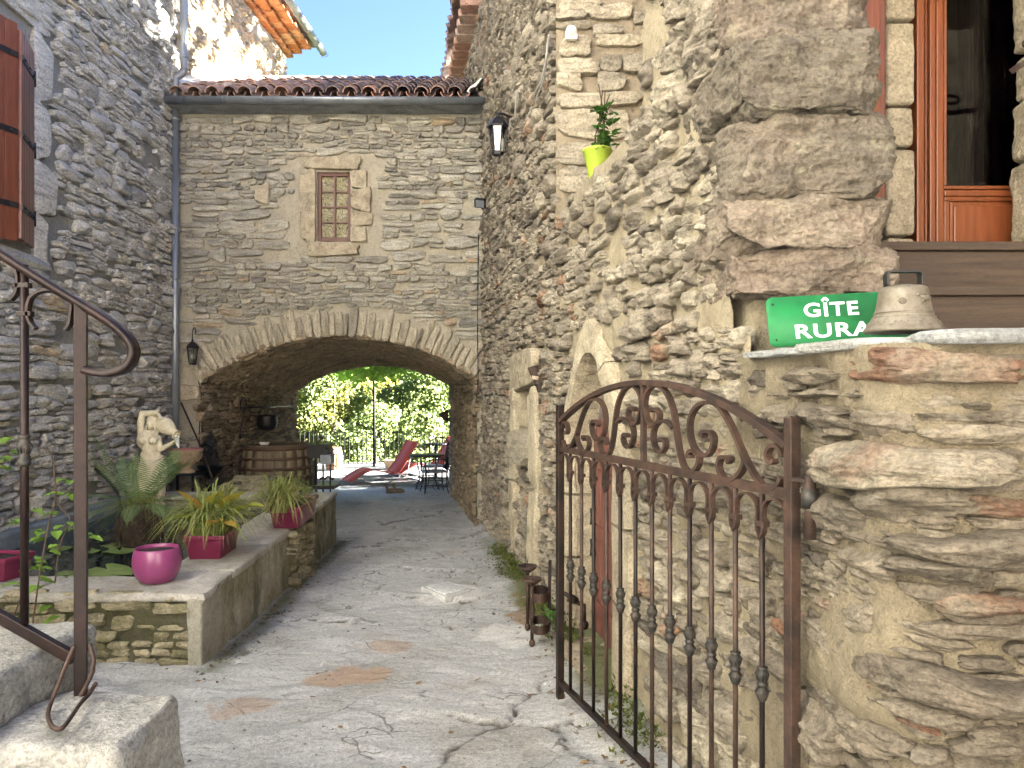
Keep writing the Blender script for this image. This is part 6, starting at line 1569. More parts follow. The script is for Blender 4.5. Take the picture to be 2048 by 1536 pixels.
# drainpipe in the corner
dp = thing('drainpipe', 'grey zinc drainpipe down the corner of the left house and the archway house', 'drainpipe', (px(350, 980, 10.28)[0], 10.28, -.4))
PY = 10.24; xp = px(350, 500, PY)[0]
m_ = MB(); m_.tube([(xp, PY, -.4), (xp, PY, 5.3)], .052, 18); m_.build('pipe', M['zinc'], dp)
for v in (238, 558): m_ = MB(); m_.tube([(xp, PY, px(0, v, PY)[2] - .02), (xp, PY, px(0, v, PY)[2] + .02)], .060, 18); m_.build('collar', M['zinc'], dp)
m_ = MB(); z0_ = px(0, 195, PY)[2]; zu = px(0, 150, PY)[2]; xt = px(368, 100, PY)[0]
m_.tube(spline([(xp, PY, z0_ - .1), (xp, PY, z0_), (xp + .005, PY, zu - .06), (xp + .03, PY, zu - .02), (xt - .03, PY, zu + .02), (xt, PY, zu + .08), (xt, PY, zu + .3), (xt, PY, 8.0)], 6), .050, 16); m_.build('upper_pipe', M['zinc_light'], dp)
m_ = MB(); m_.tube([(xt, PY, zu + .22), (xt, PY, zu + .26)], .058, 16); m_.build('collar', M['zinc_light'], dp)
m_ = MB(); m_.tube(spline([px(338, 170, 10.15), px(333, 230, 10.1), px(334, 350, 10.1), px(331, 430, 10.1), px(339, 478, 10.1), px(345, 488, 10.1), px(348, 480, 10.1), px(341, 474, 10.1)], 5), .006, 5)
o_ = m_.build('cable', M['cable']); tag(o_, 'thin pale cable hanging beside the grey drainpipe', 'cable')
# ------------------------------------------------------------------ lamps and small things on the walls
def lantern(name, label, c, s_, wall_dir, hang=False, grp='black wall lanterns'):
    """six-sided lantern hanging under a bracket; c = centre of the glass body, s_ = scale"""
    t = thing(name, label, 'lantern', tuple(c), 0, grp)
    c = np.asarray(c, float); w = np.asarray(wall_dir, float)
    n = 6; cap = MB(); cap.lathe([(.118 * s_, .13 * s_), (.122 * s_, .145 * s_), (.05 * s_, .23 * s_), (.018 * s_, .25 * s_), (.022 * s_, .275 * s_), (.006 * s_, .30 * s_)], c, n, smooth=False); cap.build('cap', M['black'], t)
    b = MB(); b.lathe([(.062 * s_, -.165 * s_), (.066 * s_, -.13 * s_), (.058 * s_, -.125 * s_)], c, n, smooth=False); b.build('bottom_ring', M['black'], t)
    for k in range(n):
        a = 2 * math.pi * k / n; X = np.cross((0, 0, 1), (0, 1, 0)); lo = c + np.array([math.cos(a + .0), math.sin(a), 0]) * .064 * s_ + (0, 0, -.13 * s_); hi = c + np.array([math.cos(a), math.sin(a), 0]) * .098 * s_ + (0, 0, .13 * s_)
        m_ = MB(); m_.bar(lo, hi, .010 * s_, .010 * s_, up=(math.sin(a), -math.cos(a), 0)); m_.build('glazing_bar', M['black'], t)
        a2 = 2 * math.pi * (k + 1) / n; d1_ = np.array([math.cos(a), math.sin(a), 0]); d2_ = np.array([math.cos(a2), math.sin(a2), 0])
        mesh_obj('pane', [c + d1_ * .060 * s_ + (0, 0, -.13 * s_), c + d2_ * .060 * s_ + (0, 0, -.13 * s_), c + d2_ * .094 * s_ + (0, 0, .13 * s_), c + d1_ * .094 * s_ + (0, 0, .13 * s_)], [(0, 1, 2, 3)], M['lamp_glass'], t)
    m_ = MB(); m_.ball(c + (0, 0, -.02 * s_), .035 * s_, 10, 8, (1, 1, 1.4)); m_.build('bulb', M['white'], t)
    m_ = MB(); e_ = c + w
    if hang: m_.tube(spline([c + (0, 0, .30 * s_), c + (0, 0, .36 * s_), c + w * .15 + (0, 0, .46 * s_), c + w * .6 + (0, 0, .50 * s_), e_ + (0, 0, .40 * s_)], 5), .010 * s_, 6)
    else:
        m_.tube(spline([c + (0, 0, .28 * s_), c + w * .4 + (0, 0, .29 * s_), e_ + (0, 0, .26 * s_)], 4), .014 * s_, 6); m_.tube(spline([c + w * .25 + (0, 0, .27 * s_), c + w * .65 + (0, 0, .20 * s_), e_ + (0, 0, .10 * s_)], 4), .012 * s_, 6)
    m_.lathe([(.06 * s_, -.02), (.06 * s_, .02)], e_ + (0, 0, .2 * s_), 12, axis=w / np.linalg.norm(w)); m_.build('bracket', M['black'], t)
    return t
lY = 7.9; lc = px(995, 280, lY); wx = float(RWx(lY)) - lc[0]
lantern('wall_lantern', 'black six-sided lantern on the right wall high beside the gutter end', lc, .95, (max(wx, .12), 0.05, 0))
lc = px(385, 711, 10.15); lantern('wall_lantern', 'small black lantern hanging at the left shoulder of the arch', lc, .75, (-.05, .24, .0), True)
fl_ = thing('floodlight', 'small black floodlight tilted down in the corner above the arch', 'floodlight', tuple(px(962, 408, 9.5)))
c = px(960, 406, 9.5); Rm = np.array(Matrix.Rotation(R(35), 3, 'X') @ Matrix.Rotation(R(-20), 3, 'Z'))
m_ = MB(); m_.box(c, (.13, .07, .11), Rm); bevel(m_.build('housing', M['black'], fl_), .008); m_ = MB(); m_.box(c + np.array([0, -.035, -.02]), (.11, .012, .09), Rm); m_.build('lens', M['zinc'], fl_)
m_ = MB(); m_.bar(c + (.03, .02, -.02), px(974, 424, 9.45) + np.array([.06, 0, 0]), .025, .02); m_.build('bracket', M['black'], fl_)
ss = thing('motion_sensor', 'white motion sensor with domed head on the recessed wall', 'sensor', tuple(px(1143, 66, 5.55)))
c = px(1143, 62, 5.55); m_ = MB(); m_.ball(c, .042, 16, 10, (1, 1, .9)); m_.build('head', M['white'], ss); m_ = MB(); m_.box(c + (0, .02, -.03), (.09, .05, .055)); bevel(m_.build('housing', M['white'], ss), .01, 3)
m_ = MB(); m_.box(c + (.0, .06, -.02), (.06, .08, .04)); m_.build('mount', M['white'], ss)
for (lab, pts) in [('pale cable strands hanging from the motion sensor down the right wall', [(1125, 70, 5.6), (1112, 90, 5.66), (1104, 120, 5.72), (1092, 160, 5.9), (1072, 190, 6.2)]), ('grey cable curling beside the right wall lantern', [(1020, 262, 7.6), (1026, 240, 7.5), (1040, 236, 7.3), (1046, 226, 7.2), (1048, 180, 7.1)]), ('thin black cable down the right end of the archway wall', [(957, 470, 10.2), (956, 560, 10.2), (955, 650, 10.2), (956, 760, 10.2), (952, 800, 10.2)])]:
    m_ = MB(); off = -.05
    P = []
    for p in pts:
        q_ = px(*p); xw = float(RWx(q_[1])) - .075; P.append(np.array([min(q_[0], xw) if 'right' in lab and 'end' not in lab else q_[0], q_[1], q_[2]]))
    m_.tube(spline(P, 6), .008, 6)
    if 'strands' in lab: m_.tube(spline([p + np.array([-.0, .06, -.03]) for p in P], 6), .006, 6)
    o_ = m_.build('cable', M['black'] if 'black' in lab else M['cable']); tag(o_, lab, 'cable')
def torch(label, cone, tip, top_r, arm_to, n=14):
    t = thing('torch_holder', label, 'torch holder', tuple(tip), 0, 'rusty iron cone torch holders'); a = np.asarray(tip, float); b = np.asarray(cone, float); ax_ = b - a; L_ = np.linalg.norm(ax_)
    m_ = MB(); m_.lathe([(.002, 0), (top_r, L_), (top_r - .006, L_), (.004, .02)], a, n, axis=ax_, cap=False); m_.build('cone', M['rust'], t)
    m_ = MB(); f = a + ax_ * .45; m_.tube([f + np.array([math.cos(q) * top_r * .5, math.sin(q) * top_r * .5, 0]) for q in np.linspace(0, 6.28, 14, endpoint=False)], .008, 6, closed=True); m_.tube([f + (top_r * .45, 0, 0), np.asarray(arm_to)], .010, 6); e_ = np.asarray(arm_to)
    m_.bar(e_ + (0, 0, .17), e_ + (0, 0, -.2), .025, .012); m_.build('arm', M['rust_dark'], t)
    return t
tY = 6.35; torch('rusty iron cone torch holder beside the niche and the pointed doorway', px(1069, 733, tY), px(1083, 800, tY - .02), .060, (float(RWx(tY - .1)) - .02, tY - .1, px(0, 760, tY)[2]))
tY = 14.7; torch('black iron cone torch holder at the far right edge of the passage', px(886, 824, tY), px(897, 848, tY), .11, (px(905, 838, tY)[0], tY + .1, px(0, 838, tY)[2]))
# candle holder hanging on the wall by two iron hoops
ch_ = thing('candle_holder', 'rusty wrought iron double candle holder with twisted shafts hung at the right wall foot', 'candle holder', tuple(px(1066, 1285, 4.85)))
cY = 4.95; s_ = cY / F
for (u, v0, v1, dy, tw) in ((1064, 1160, 1286, 0, True), (1055, 1135, 1254, .16, False)):
    Yc = cY + dy; k2 = Yc / F; top_ = px(u, v0, Yc); bot = px(u, v1, Yc)
    m_ = MB(); m_.tube([top_, bot], [.013, .011], 8)
    if tw:
        L_ = top_[2] - bot[2]
        for ph in (0, math.pi): m_.tube([bot + np.array([math.cos(q * 6.28 * 6 + ph) * .011, math.sin(q * 6.28 * 6 + ph) * .011, L_ * (.38 + .35 * q)]) for q in np.linspace(0, 1, 60)], .008, 5)
    m_.ball(bot, .019, 10, 8, (1, 1, 1.5)); m_.build('shaft', M['rust'], ch_)
    m_ = MB(); m_.lathe([(r * k2, h * k2) for r, h in ((3, -12), (9, -8), (17, -2), (20, 4), (19, 4), (15, -1), (3, -3))], top_, 24); m_.tube([top_ + (0, 0, -.01), top_ + (0, 0, .05)], [.005, .002], 6); m_.build('drip_pan', M['rust'], ch_)
for v in (1188, 1250):
    c = px(1080, v, cY + .05); m_ = MB(); m_.sweep([c + np.array([math.cos(q) * 19 * s_, math.sin(q) * .12, 0]) for q in np.linspace(0, 2 * math.pi, 28, endpoint=False)], [(-.003, -.028), (.003, -.028), (.003, .028), (-.003, .028)], up=(0, 0, 1), closed=True); m_.build('hoop', M['rust'], ch_)
m_ = MB(); a = px(1100, 1120, cY + .02); b = px(1098, 1255, cY + .02); m_.bar(a, b, .012, .02); m_.build('wall_strap', M['rust_dark'], ch_)
m_ = MB(); m_.bar(px(1097, 1220, cY), px(1112, 1220, cY + .1), .03, .02); m_.build('wall_bracket', M['rust_dark'], ch_)
bp = thing('pull_handle', 'dark red iron pull handle with a ball end beside the pointed door', 'handle', tuple(px(1165, 1220, 4.75)))
m_ = MB(); P = [px(1128, 1186, 4.72), px(1150, 1200, 4.70), px(1165, 1212, 4.68)]; m_.tube(P, .014, 8); m_.lathe([(.026, -.03), (.028, 0), (.02, .03)], px(1146, 1199, 4.70), 12, axis=(1, 0, -.5)); m_.tube([px(1167, 1208, 4.68), px(1168, 1245, 4.68)], .015, 8); m_.ball(px(1168, 1250, 4.68), .03, 12, 8); m_.build('arm', M['rust_dark'], bp)
# lime green wall pot on the ledge of the recess
gpY = 4.75; gx = float(RWx(gpY))
gpot = thing('wall_pot', 'lime green plastic pot with a leafy plant on the ledge in the right wall', 'planter', (gx + .05, gpY, 2.72))
c = np.array([gx + .055, gpY, 2.725]); 
m_ = MB(); m_.lathe([(.045, 0), (.05, .01), (.085, .185), (.092, .19), (.092, .205), (.082, .205), (.075, .17), (.001, .17)], c + np.array([-.0, 0, 0]), 24); m_.build('pot', M['lime'], gpot)
m_ = MB(); b = c + (0, 0, .16)
for k in range(5): m_.tube(spline([b, b + np.array([fr_.uniform(-.03, .06), fr_.uniform(-.08, .05), .15]), b + np.array([fr_.uniform(-.05, .14), fr_.uniform(-.2, .05), .30 + .06 * k * .5])], 4), .004, 5)
m_.build('stem', M['stem'], gpot)
for k in range(60):
    a = fr_.uniform(0, 6.28); h = fr_.uniform(.01, .26); leaf(b + np.array([fr_.uniform(-.05, .08) + .12 * h, fr_.uniform(-.10, .06) - .2 * h, h]), (math.cos(a), math.sin(a) - .3, fr_.uniform(-.1, 1.0)), fr_.uniform(.06, .10), fr_.uniform(.03, .05), M['leaf_pot'], gpot, 'leaf', 0)
# lead flashing at the roof's right end
lf = MB(); c = px(957, 175, 10.3); lf.sweep([c + np.array([-.05, -.15, -.10]), c + np.array([-.02, .2, .03]), c + np.array([.0, .6, .2])], [(-.10, -.01), (-.06, .05), (0, .08), (.10, .16), (.11, .15), (.02, .05), (-.05, .03), (-.08, -.02)], up=(0, 0, 1)); lf.build('flashing', M['white'], ah)

# ------------------------------------------------------------------ in and behind the passage
# big oak tun
by = 11.7; bx = px(552, 900, by)[0]; zb = -.46
br = thing('oak_barrel', 'huge weathered oak tun cut down to a table in the passage', 'barrel', (bx, by, zb))
zt = px(0, 887, by)[2]; Hb = zt - zb
def br_r(f): return .46 + .085 * math.sin(math.pi * (.12 + .62 * (1 - f)))
for k in range(19):
    t0, t1 = 2 * math.pi * k / 19 + .004, 2 * math.pi * (k + 1) / 19 - .004; V = []
    for f in np.linspace(0, 1, 8):
        for (t, d) in ((t0, 0), (t1, 0), (t1, -.04), (t0, -.04)): r_ = br_r(f) + d; V.append((bx + r_ * math.cos(t), by + r_ * math.sin(t), zb + Hb * f))
    Fc = [(4 * q + i, 4 * q + (i + 1) % 4, 4 * q + 4 + (i + 1) % 4, 4 * q + 4 + i) for q in range(7) for i in range(4)] + [(3, 2, 1, 0), (28, 29, 30, 31)]
    mesh_obj('stave', V, Fc, M['wood_barrel'], br)
m_ = MB(); m_.lathe([(.001, Hb - .03), (br_r(1) - .03, Hb - .03)], (bx, by, zb), 26, cap=False); m_.build('head', M['wood_barrel'], br)
for f0, f1 in ((.93, .985), (.80, .835), (.66, .70), (.52, .575)):
    m_ = MB(); m_.lathe([(br_r(f0) + .002, Hb * f0), (br_r(f0) + .008, Hb * f0), (br_r(f1) + .008, Hb * f1), (br_r(f1) + .002, Hb * f1)], (bx, by, zb), 40); m_.build('hoop', M['hoop'], br)
m_ = MB(); m_.lathe([(.05, 0), (.07, .03), (.075, .05), (.06, .05)], (px(533, 887, by)[0], by - .1, zt - .02), 16); o_ = m_.build('small_bowl', M['white']); tag(o_, 'small pale bowl on top of the oak tun', 'bowl')
# stone trough and a lid stone
tY_ = 10.0; rough = thing('stone_trough', 'mossy hollowed stone trough behind the pond in front of the tun', 'trough', tuple(px(500, 985, tY_)))
a = px(445, 990, tY_); b = px(548, 957, tY_)
for (x0_, x1_, y0_, y1_, z1_) in ((a[0], b[0], tY_ - .25, tY_ - .10, b[2] - .06), (b[0] - .20, b[0], tY_ - .25, tY_ + .45, b[2]), (a[0], a[0] + .14, tY_ - .1, tY_ + .45, b[2] - .05), (a[0], b[0], tY_ + .35, tY_ + .45, b[2])):
    rough_block(x0_, x1_, y0_, y1_, -.4, z1_, M['stone_pond'], rough, 'trough_side', int(100 * abs(x1_)) % 97, .8, .012, (24, 20, 24), (5, 5, 6), .04)
# barbecue trolley
qY = 11.6; bq = thing('barbecue', 'black barbecue trolley with bottle rack beside the tun', 'barbecue', tuple(px(640, 985, qY)))
def qb(u0, v0, u1, v1, y0_, y1_, name, mat): a = px(u0, v1, qY); b = px(u1, v0, qY); m_ = MB(); m_.box(((a[0] + b[0]) / 2, (y0_ + y1_) / 2, (a[2] + b[2]) / 2), (b[0] - a[0], y1_ - y0_, b[2] - a[2])); return bevel(m_.build(name, mat, bq), .006)
qb(612, 892, 650, 916, qY, qY + .5, 'firebox', M['black']); qb(608, 889, 655, 893, qY - .02, qY + .52, 'lid', M['black'])
qb(645, 908, 667, 926, qY - .15, qY + .1, 'drawer', M['zinc']); qb(646, 897, 660, 908, qY - .1, qY + .1, 'tray', M['black'])
for (u, y_) in ((634, qY - .02), (647, qY - .02), (664, qY - .1), (618, qY + .4)):
    m_ = MB(); a = px(u, 916, qY); m_.bar((a[0], y_, a[2]), (a[0], y_, -.46), .022); m_.build('leg', M['black'], bq)
m_ = MB(); a = px(640, 958, qY); b = px(668, 958, qY); m_.tube([a, px(645, 955, qY), px(650, 958, qY), px(656, 953, qY), px(661, 957, qY), b], .02, 6); m_.build('bottle_rack', M['black'], bq)
qb(632, 970, 671, 977, qY - .1, qY + .3, 'shelf', M['black']); qb(606, 925, 617, 985, qY + .1, qY + .4, 'side_bin', M['black'])
m_ = MB()
for k in range(4): m_.tube([px(633 + 3 * k, 890, qY), px(634 + 4 * k, 874 - 2 * (k % 2), qY)], .006, 5)
m_.build('tongs', M['black'], bq)
# iron rack with a hanging cauldron
rk = thing('iron_rack', 'dark wrought iron rack on the passage wall above the tun', 'rack', tuple(px(480, 815, 12.0)))
m_ = MB(); P0 = np.array([-4.08, 11.6, px(0, 815, 12)[2]]); m_.tube([P0, P0 + (0, 2.6, -.02)], .014, 6); m_.tube(spline([P0 + (0.06, -.05, 0), P0 + (.05, -.1, -.2), P0 + (.03, -.15, -.4), P0 + (.06, -.22, -.42)], 4), .01, 6)
m_.tube([P0 + np.array([.03, math.cos(t) * .13, .05 + math.sin(t) * .10]) for t in np.linspace(0, 6.28, 16, endpoint=False)], .014, 6, closed=True); m_.build('bar', M['black'], rk)
cd = thing('cauldron', 'black iron cauldron hanging from the rack in the dark passage', 'cauldron', tuple(px(530, 862, 12.6)))
c = np.array([-3.98, 12.5, px(0, 845, 12.5)[2]]); m_ = MB(); m_.lathe([(.02, -.13), (.13, -.11), (.165, -.02), (.15, .08), (.16, .12), (.13, .10)], c, 20); m_.build('pot', M['black'], cd)
m_ = MB(); m_.tube(spline([c + (-.14, 0, .1), c + (0, 0, .3), c + (.14, 0, .1)], 6), .008, 6); m_.tube([c + (0, 0, .25), c + (0, 0, .42)], .008, 6); m_.build('bail_handle', M['black'], cd)
# orange barrel planter on the terrace
ty_ = 19.3; tz_ = gz(20) - .035
b2 = thing('small_barrel', 'small orange oak barrel on the sunny terrace by the railing', 'barrel', (px(668, 940, ty_)[0], ty_, tz_))
bx2 = px(668, 940, ty_)[0]
for k in range(16):
    t0, t1 = 2 * math.pi * k / 16 + .01, 2 * math.pi * (k + 1) / 16 - .01; V = []
    for f in np.linspace(0, 1, 7):
        for (t, d) in ((t0, 0), (t1, 0), (t1, -.025), (t0, -.025)): r_ = .17 + .05 * math.sin(math.pi * f) + d; V.append((bx2 + r_ * math.cos(t), ty_ + r_ * math.sin(t), tz_ + .60 * f))
    mesh_obj('stave', V, [(4 * q + i, 4 * q + (i + 1) % 4, 4 * q + 4 + (i + 1) % 4, 4 * q + 4 + i) for q in range(6) for i in range(4)] + [(3, 2, 1, 0), (24, 25, 26, 27)], M['wood_barrel2'], b2)
for f in (.06, .27, .73, .94): m_ = MB(); r_ = .17 + .05 * math.sin(math.pi * f) + .004; m_.lathe([(r_ - .004, .6 * f - .015), (r_, .6 * f - .015), (r_, .6 * f + .015), (r_ - .004, .6 * f + .015)], (bx2, ty_, tz_), 24); m_.build('hoop', M['hoop'], b2)
m_ = MB(); m_.lathe([(.001, .57), (.16, .57)], (bx2, ty_, tz_), 16, cap=False); m_.build('head', M['wood_barrel2'], b2)
# red sun loungers (built lengthwise along local x, foot end first)
def lounger(label, loc, rz):
    t = thing('sun_lounger', label, 'sun lounger', loc, rz, 'red sun loungers on the terrace'); t.scale = (1.10, 1.0, .95)
    def sheet(pts, w, name, th=.012):
        P = spline(pts, 6); V = []
        for p in P: V += [(p[0], -w / 2, p[1]), (p[0], w / 2, p[1]), (p[0], w / 2, p[1] - th), (p[0], -w / 2, p[1] - th)]
        n = len(P); Fc = [(4 * q + i, 4 * q + (i + 1) % 4, 4 * q + 4 + (i + 1) % 4, 4 * q + 4 + i) for q in range(n - 1) for i in range(4)] + [(3, 2, 1, 0), (4 * n - 4, 4 * n - 3, 4 * n - 2, 4 * n - 1)]
        mesh_obj(name, V, Fc, M['red_cloth'], t, True, local=True)
    seat = [(0, .08), (.2, .22), (.42, .31), (.62, .27), (.85, .20), (.98, .22)]; back = [(.98, .22), (1.12, .42), (1.30, .72), (1.40, .92)]
    sheet(seat, .54, 'seat'); sheet(back, .54, 'backrest')
    for sgn in (-1, 1):
        m_ = MB(); m_.tube([(x, sgn * .285, z) for x, z in spline(seat, 5)], .014, 6); m_.tube([(x, sgn * .285, z) for x, z in spline(back, 5)], .014, 6); m_.build('side_frame', M['red_cloth'], t, local=True)
        m_ = MB(); m_.tube([(.90, sgn * .28, .22), (1.48, sgn * .28, .01)], .012, 6); m_.build('rear_leg', M['alu'], t, local=True)
        m_ = MB(); m_.tube([(1.24, sgn * .28, .58), (1.15, sgn * .28, .12), (.74, sgn * .28, .01)], .012, 6); m_.build('front_leg', M['grey_cloth'], t, local=True)
        m_ = MB(); m_.tube([(0.02, sgn * .28, .09), (-.05, sgn * .28, .01)], .012, 6); m_.build('foot_leg', M['grey_cloth'], t, local=True)
    m_ = MB(); m_.tube([(1.35, -.22, .80), (1.36, 0, .73), (1.35, .22, .80)], .010, 6); m_.build('head_cord', M['black'], t, local=True)
    return t
zt_ = gz(20) - .012
lounger('red mesh sun lounger in front, stretched out on the terrace', (px(694, 960, 16.5)[0], 16.5, zt_), R(33))
lounger('red mesh sun lounger half hidden behind the round table', (px(790, 960, 17.9)[0], 17.9, zt_), R(33))
# round table and wrought iron armchairs
tbY = 15.3; tb_ = thing('garden_table', 'round dark garden table with scrolled iron legs at the passage end', 'table', (px(853, 980, tbY)[0], tbY, zt_))
m_ = MB(); m_.lathe([(.001, .70), (.32, .70), (.345, .705), (.35, .72), (.345, .735), (.001, .735)], (0, 0, 0), 40); m_.build('table_top', M['cast'], tb_, local=True)
for k in range(3):
    a = 2 * math.pi * k / 3 + .5; d = np.array([math.cos(a), math.sin(a), 0]); m_ = MB()
    m_.tube(spline([d * .26 + (0, 0, .70), d * .22 + (0, 0, .5), d * .17 + (0, 0, .3), d * .24 + (0, 0, .08), d * .29 + (0, 0, .01)], 6), .011, 6)
    m_.tube([d * (.20 + .07 * math.cos(q)) + np.array([0, 0, .10 + .07 * math.sin(q)]) for q in np.linspace(0, 6.28, 16, endpoint=False)], .008, 6, closed=True); m_.build('leg', M['black'], tb_, local=True)
m_ = MB(); m_.tube([(.17 * math.cos(q), .17 * math.sin(q), .30) for q in np.linspace(0, 6.28, 24, endpoint=False)], .008, 6, closed=True); m_.build('leg_ring', M['black'], tb_, local=True)
def chair(label, loc, rz):
    t = thing('garden_chair', label, 'chair', loc, rz, 'black iron garden armchairs')
    m_ = MB(); m_.box((0, 0, .43), (.46, .46, .03)); bevel(m_.build('seat', M['grey_cloth'], t, local=True), .01)
    m_ = MB()
    P = [(-.20, .22, .44), (-.21, .27, .7), (-.17, .31, .95), (0, .33, 1.0), (.17, .31, .95), (.21, .27, .7), (.20, .22, .44)]; m_.tube(spline(P, 6), .013, 6)
    for k in range(-3, 4): m_.tube([(k * .055, .235, .45), (k * .055, .29, .72), (k * .05, .325, .97)], .008, 5)
    m_.build('backrest', M['black'], t, local=True)
    for sx in (-1, 1):
        m_ = MB(); m_.tube(spline([(sx * .21, .25, .66), (sx * .26, .05, .68), (sx * .26, -.18, .66), (sx * .24, -.22, .58), (sx * .23, -.2, .42)], 5), .012, 6); m_.build('armrest', M['black'], t, local=True)
        for sy in (-1, 1): m_ = MB(); m_.tube(spline([(sx * .21, sy * .20, .43), (sx * .20, sy * .20, .2), (sx * .23, sy * .24, 0)], 4), .012, 6); m_.build('leg', M['black'], t, local=True)
    m_ = MB(); m_.tube([(-.2, -.2, .15), (.2, -.2, .15)], .008, 5); m_.tube([(-.2, .2, .15), (.2, .2, .15)], .008, 5); m_.tube([(0, -.2, .15), (0, .2, .15)], .008, 5); m_.build('stretcher', M['black'], t, local=True)
    return t
chair('black iron armchair pushed in at the near side of the round table', (px(868, 980, 15.2)[0] + .02, 15.05, zt_), R(-72))
chair('black iron armchair on the far side of the round table', (px(872, 960, 16.2)[0], 16.1, zt_), R(-10))
m_ = MB(); m_.lathe([(.001, .0), (.3, .0), (.31, .02), (.001, .03)], px(872, 889, 17.5), 24); ot = thing('side_table', 'small dark side table standing behind the round table', 'table', (px(872, 889, 17.5)[0], 17.5, zt_)); m_.build('table_top', M['black'], ot)
m_ = MB(); p = px(872, 889, 17.5); m_.tube([p, (p[0], p[1], zt_)], .03, 8); m_.lathe([(.2, 0), (.2, .02), (.03, .04)], (p[0], p[1], zt_), 16); m_.build('pedestal', M['black'], ot)
# pair of stone ducks on the ground
dk = thing('duck_ornament', 'little brown duck ornament lying on the path by the red lounger', 'ornament', tuple(px(785, 970, 15.0)))
for (u, sg) in ((783, -1), (798, 1)):
    p = np.array([px(u, 0, 15.0)[0], 15.0, zt_ + .05]); m_ = MB(); m_.ball(p, .07, 12, 8, (1.6, .9, .8)); m_.tube(spline([p + (-.08, 0, .03), p + (-.10, 0, .09), p + (-.11, 0, .11)], 4), [.03] * 9, 8); m_.ball(p + (-.115, 0, .125), .036, 10, 8); m_.lathe([(.014, 0), (.003, .045)], p + (-.14, 0, .12), 8, axis=(-1, 0, -.2)); m_.build('duck', M['wood_barrel'], dk)
m_ = MB(); m_.box(px(965 * 0 + 785, 0, 15.0) * np.array([1, 1, 0]) + np.array([0.05, 0, zt_ + .008]), (.36, .14, .016)); m_.build('plinth', M['wood_barrel'], dk)
pw = MB(); c = px(975, 0, 19.5); 
wp = thing('flower_pot', 'pale round flower pot on the terrace between barrel and lounger', 'planter', (px(783, 935, 19.6)[0], 19.6, zt_)); m_ = MB(); m_.lathe([(.14, 0), (.19, .22), (.20, .24), (.17, .24), (.16, .2)], (0, 0, 0), 20); m_.build('pot', M['terracotta'], wp, local=True)
# railing
RY = 20.35; rlg = thing('railing', 'thin black iron railing along the terrace edge', 'railing', (-3, RY, zt_))
zt2 = px(0, 864, RY)[2]; zb2 = zt_ + .07
for (z, r_) in ((zt2, .018), (zb2, .013)): m_ = MB(); m_.bar((-9, RY, z), (2.5, RY, z), .036 if r_ > .015 else .022, .012 if r_ > .015 else .016); m_.build('rail', M['iron_far'], rlg)
for k, x in enumerate(np.arange(-7.5, -.3, .118)):
    m_ = MB(); th_ = .032 if k % 9 == 0 else .021; m_.box((x, RY, (zt2 + zb2) / 2), (th_, th_, zt2 - zb2))
    if k % 9 == 0: m_.box((x, RY, (zb2 + zt_) / 2 - .03), (.02, .02, .10))
    elif k % 2: m_.ball((x, RY, zt2 - .09), .022, 6, 5)
    m_.build('baluster', M['iron_far'], rlg)
po = thing('pergola_post', 'slim dark iron post standing at the terrace railing', 'post', (px(748, 0, 20.1)[0], 20.1, zt_)); m_ = MB(); m_.tube([(0, 0, 0), (0, 0, 3.0)], .032, 10); m_.build('shaft', M['iron_far'], po, local=True); m_ = MB(); m_.lathe([(.09, 0), (.09, .015), (.035, .02)], (0, 0, 0), 12); m_.build('base_plate', M['iron_far'], po, local=True)
# brown pipe beside the passage end
bpip = thing('downpipe', 'old brown downpipe in the right corner of the passage', 'drainpipe', (px(911, 985, 14.3)[0], 14.3, -.56)); m_ = MB(); m_.tube([(0, 0, 0), (0, 0, 2.0)], .055, 12); m_.build('pipe', pbr('brown grey pipe', (.14, .11, .075), (.2, .16, .11), .6, 0, 5), bpip, local=True); m_ = MB(); m_.lathe([(.062, .9), (.062, .96)], (0, 0, 0), 12); m_.build('collar', M['rust'], bpip, local=True)
# ------------------------------------------------------------------ drain cover, moss, weeds
dc = thing('drain_cover', 'square whitish stone drain cover set in the path', 'drain cover', (0, 0, 0))
dc.location = (px(895, 1187, 5.8)[0], 4.15, gz(4.15)); Yd = EYE / ((1187 - HZ) / F - .039)
dc.location = (px(893, 1187, Yd)[0], Yd, gz(Yd)); ABS[dc.name] = Matrix.Translation(dc.location)
Pc = [(842, 1182), (892, 1171), (950, 1186), (890, 1203)]
def gpt(u, v, dz=0.): Y = EYE / ((v - HZ) / F - .039); p = px(u, v, Y); return np.array([p[0], p[1], float(gz(Y)) + dz])
Pg = [gpt(*p) for p in Pc]; m_ = MB(); cc = np.mean(Pg, 0)
M['marble'] = pbr('whitish worn stone', (.62, .62, .60), (.42, .42, .41), .7, 0, 25, fine=60, bstr=.5, bdist=.004)
def quadslab(P, z0_, z1_, name, mat):
    V = [p + (0, 0, z0_) for p in P] + [p + (0, 0, z1_) for p in P]; return bevel(mesh_obj(name, V, [(4, 5, 6, 7), (3, 2, 1, 0)] + [(i, (i + 1) % 4, 4 + (i + 1) % 4, 4 + i) for i in range(4)], mat, dc), .006)
quadslab([cc + (p - cc) * .80 for p in Pg], -.02, .044, 'lid', M['marble'])
for i in range(4):
    a, b = Pg[i], Pg[(i + 1) % 4]; quadslab([a, b, cc + (b - cc) * .86, cc + (a - cc) * .86], -.02, .040, 'frame', M['marble'])
mr_ = np.random.default_rng(31); V = []; Fc = []
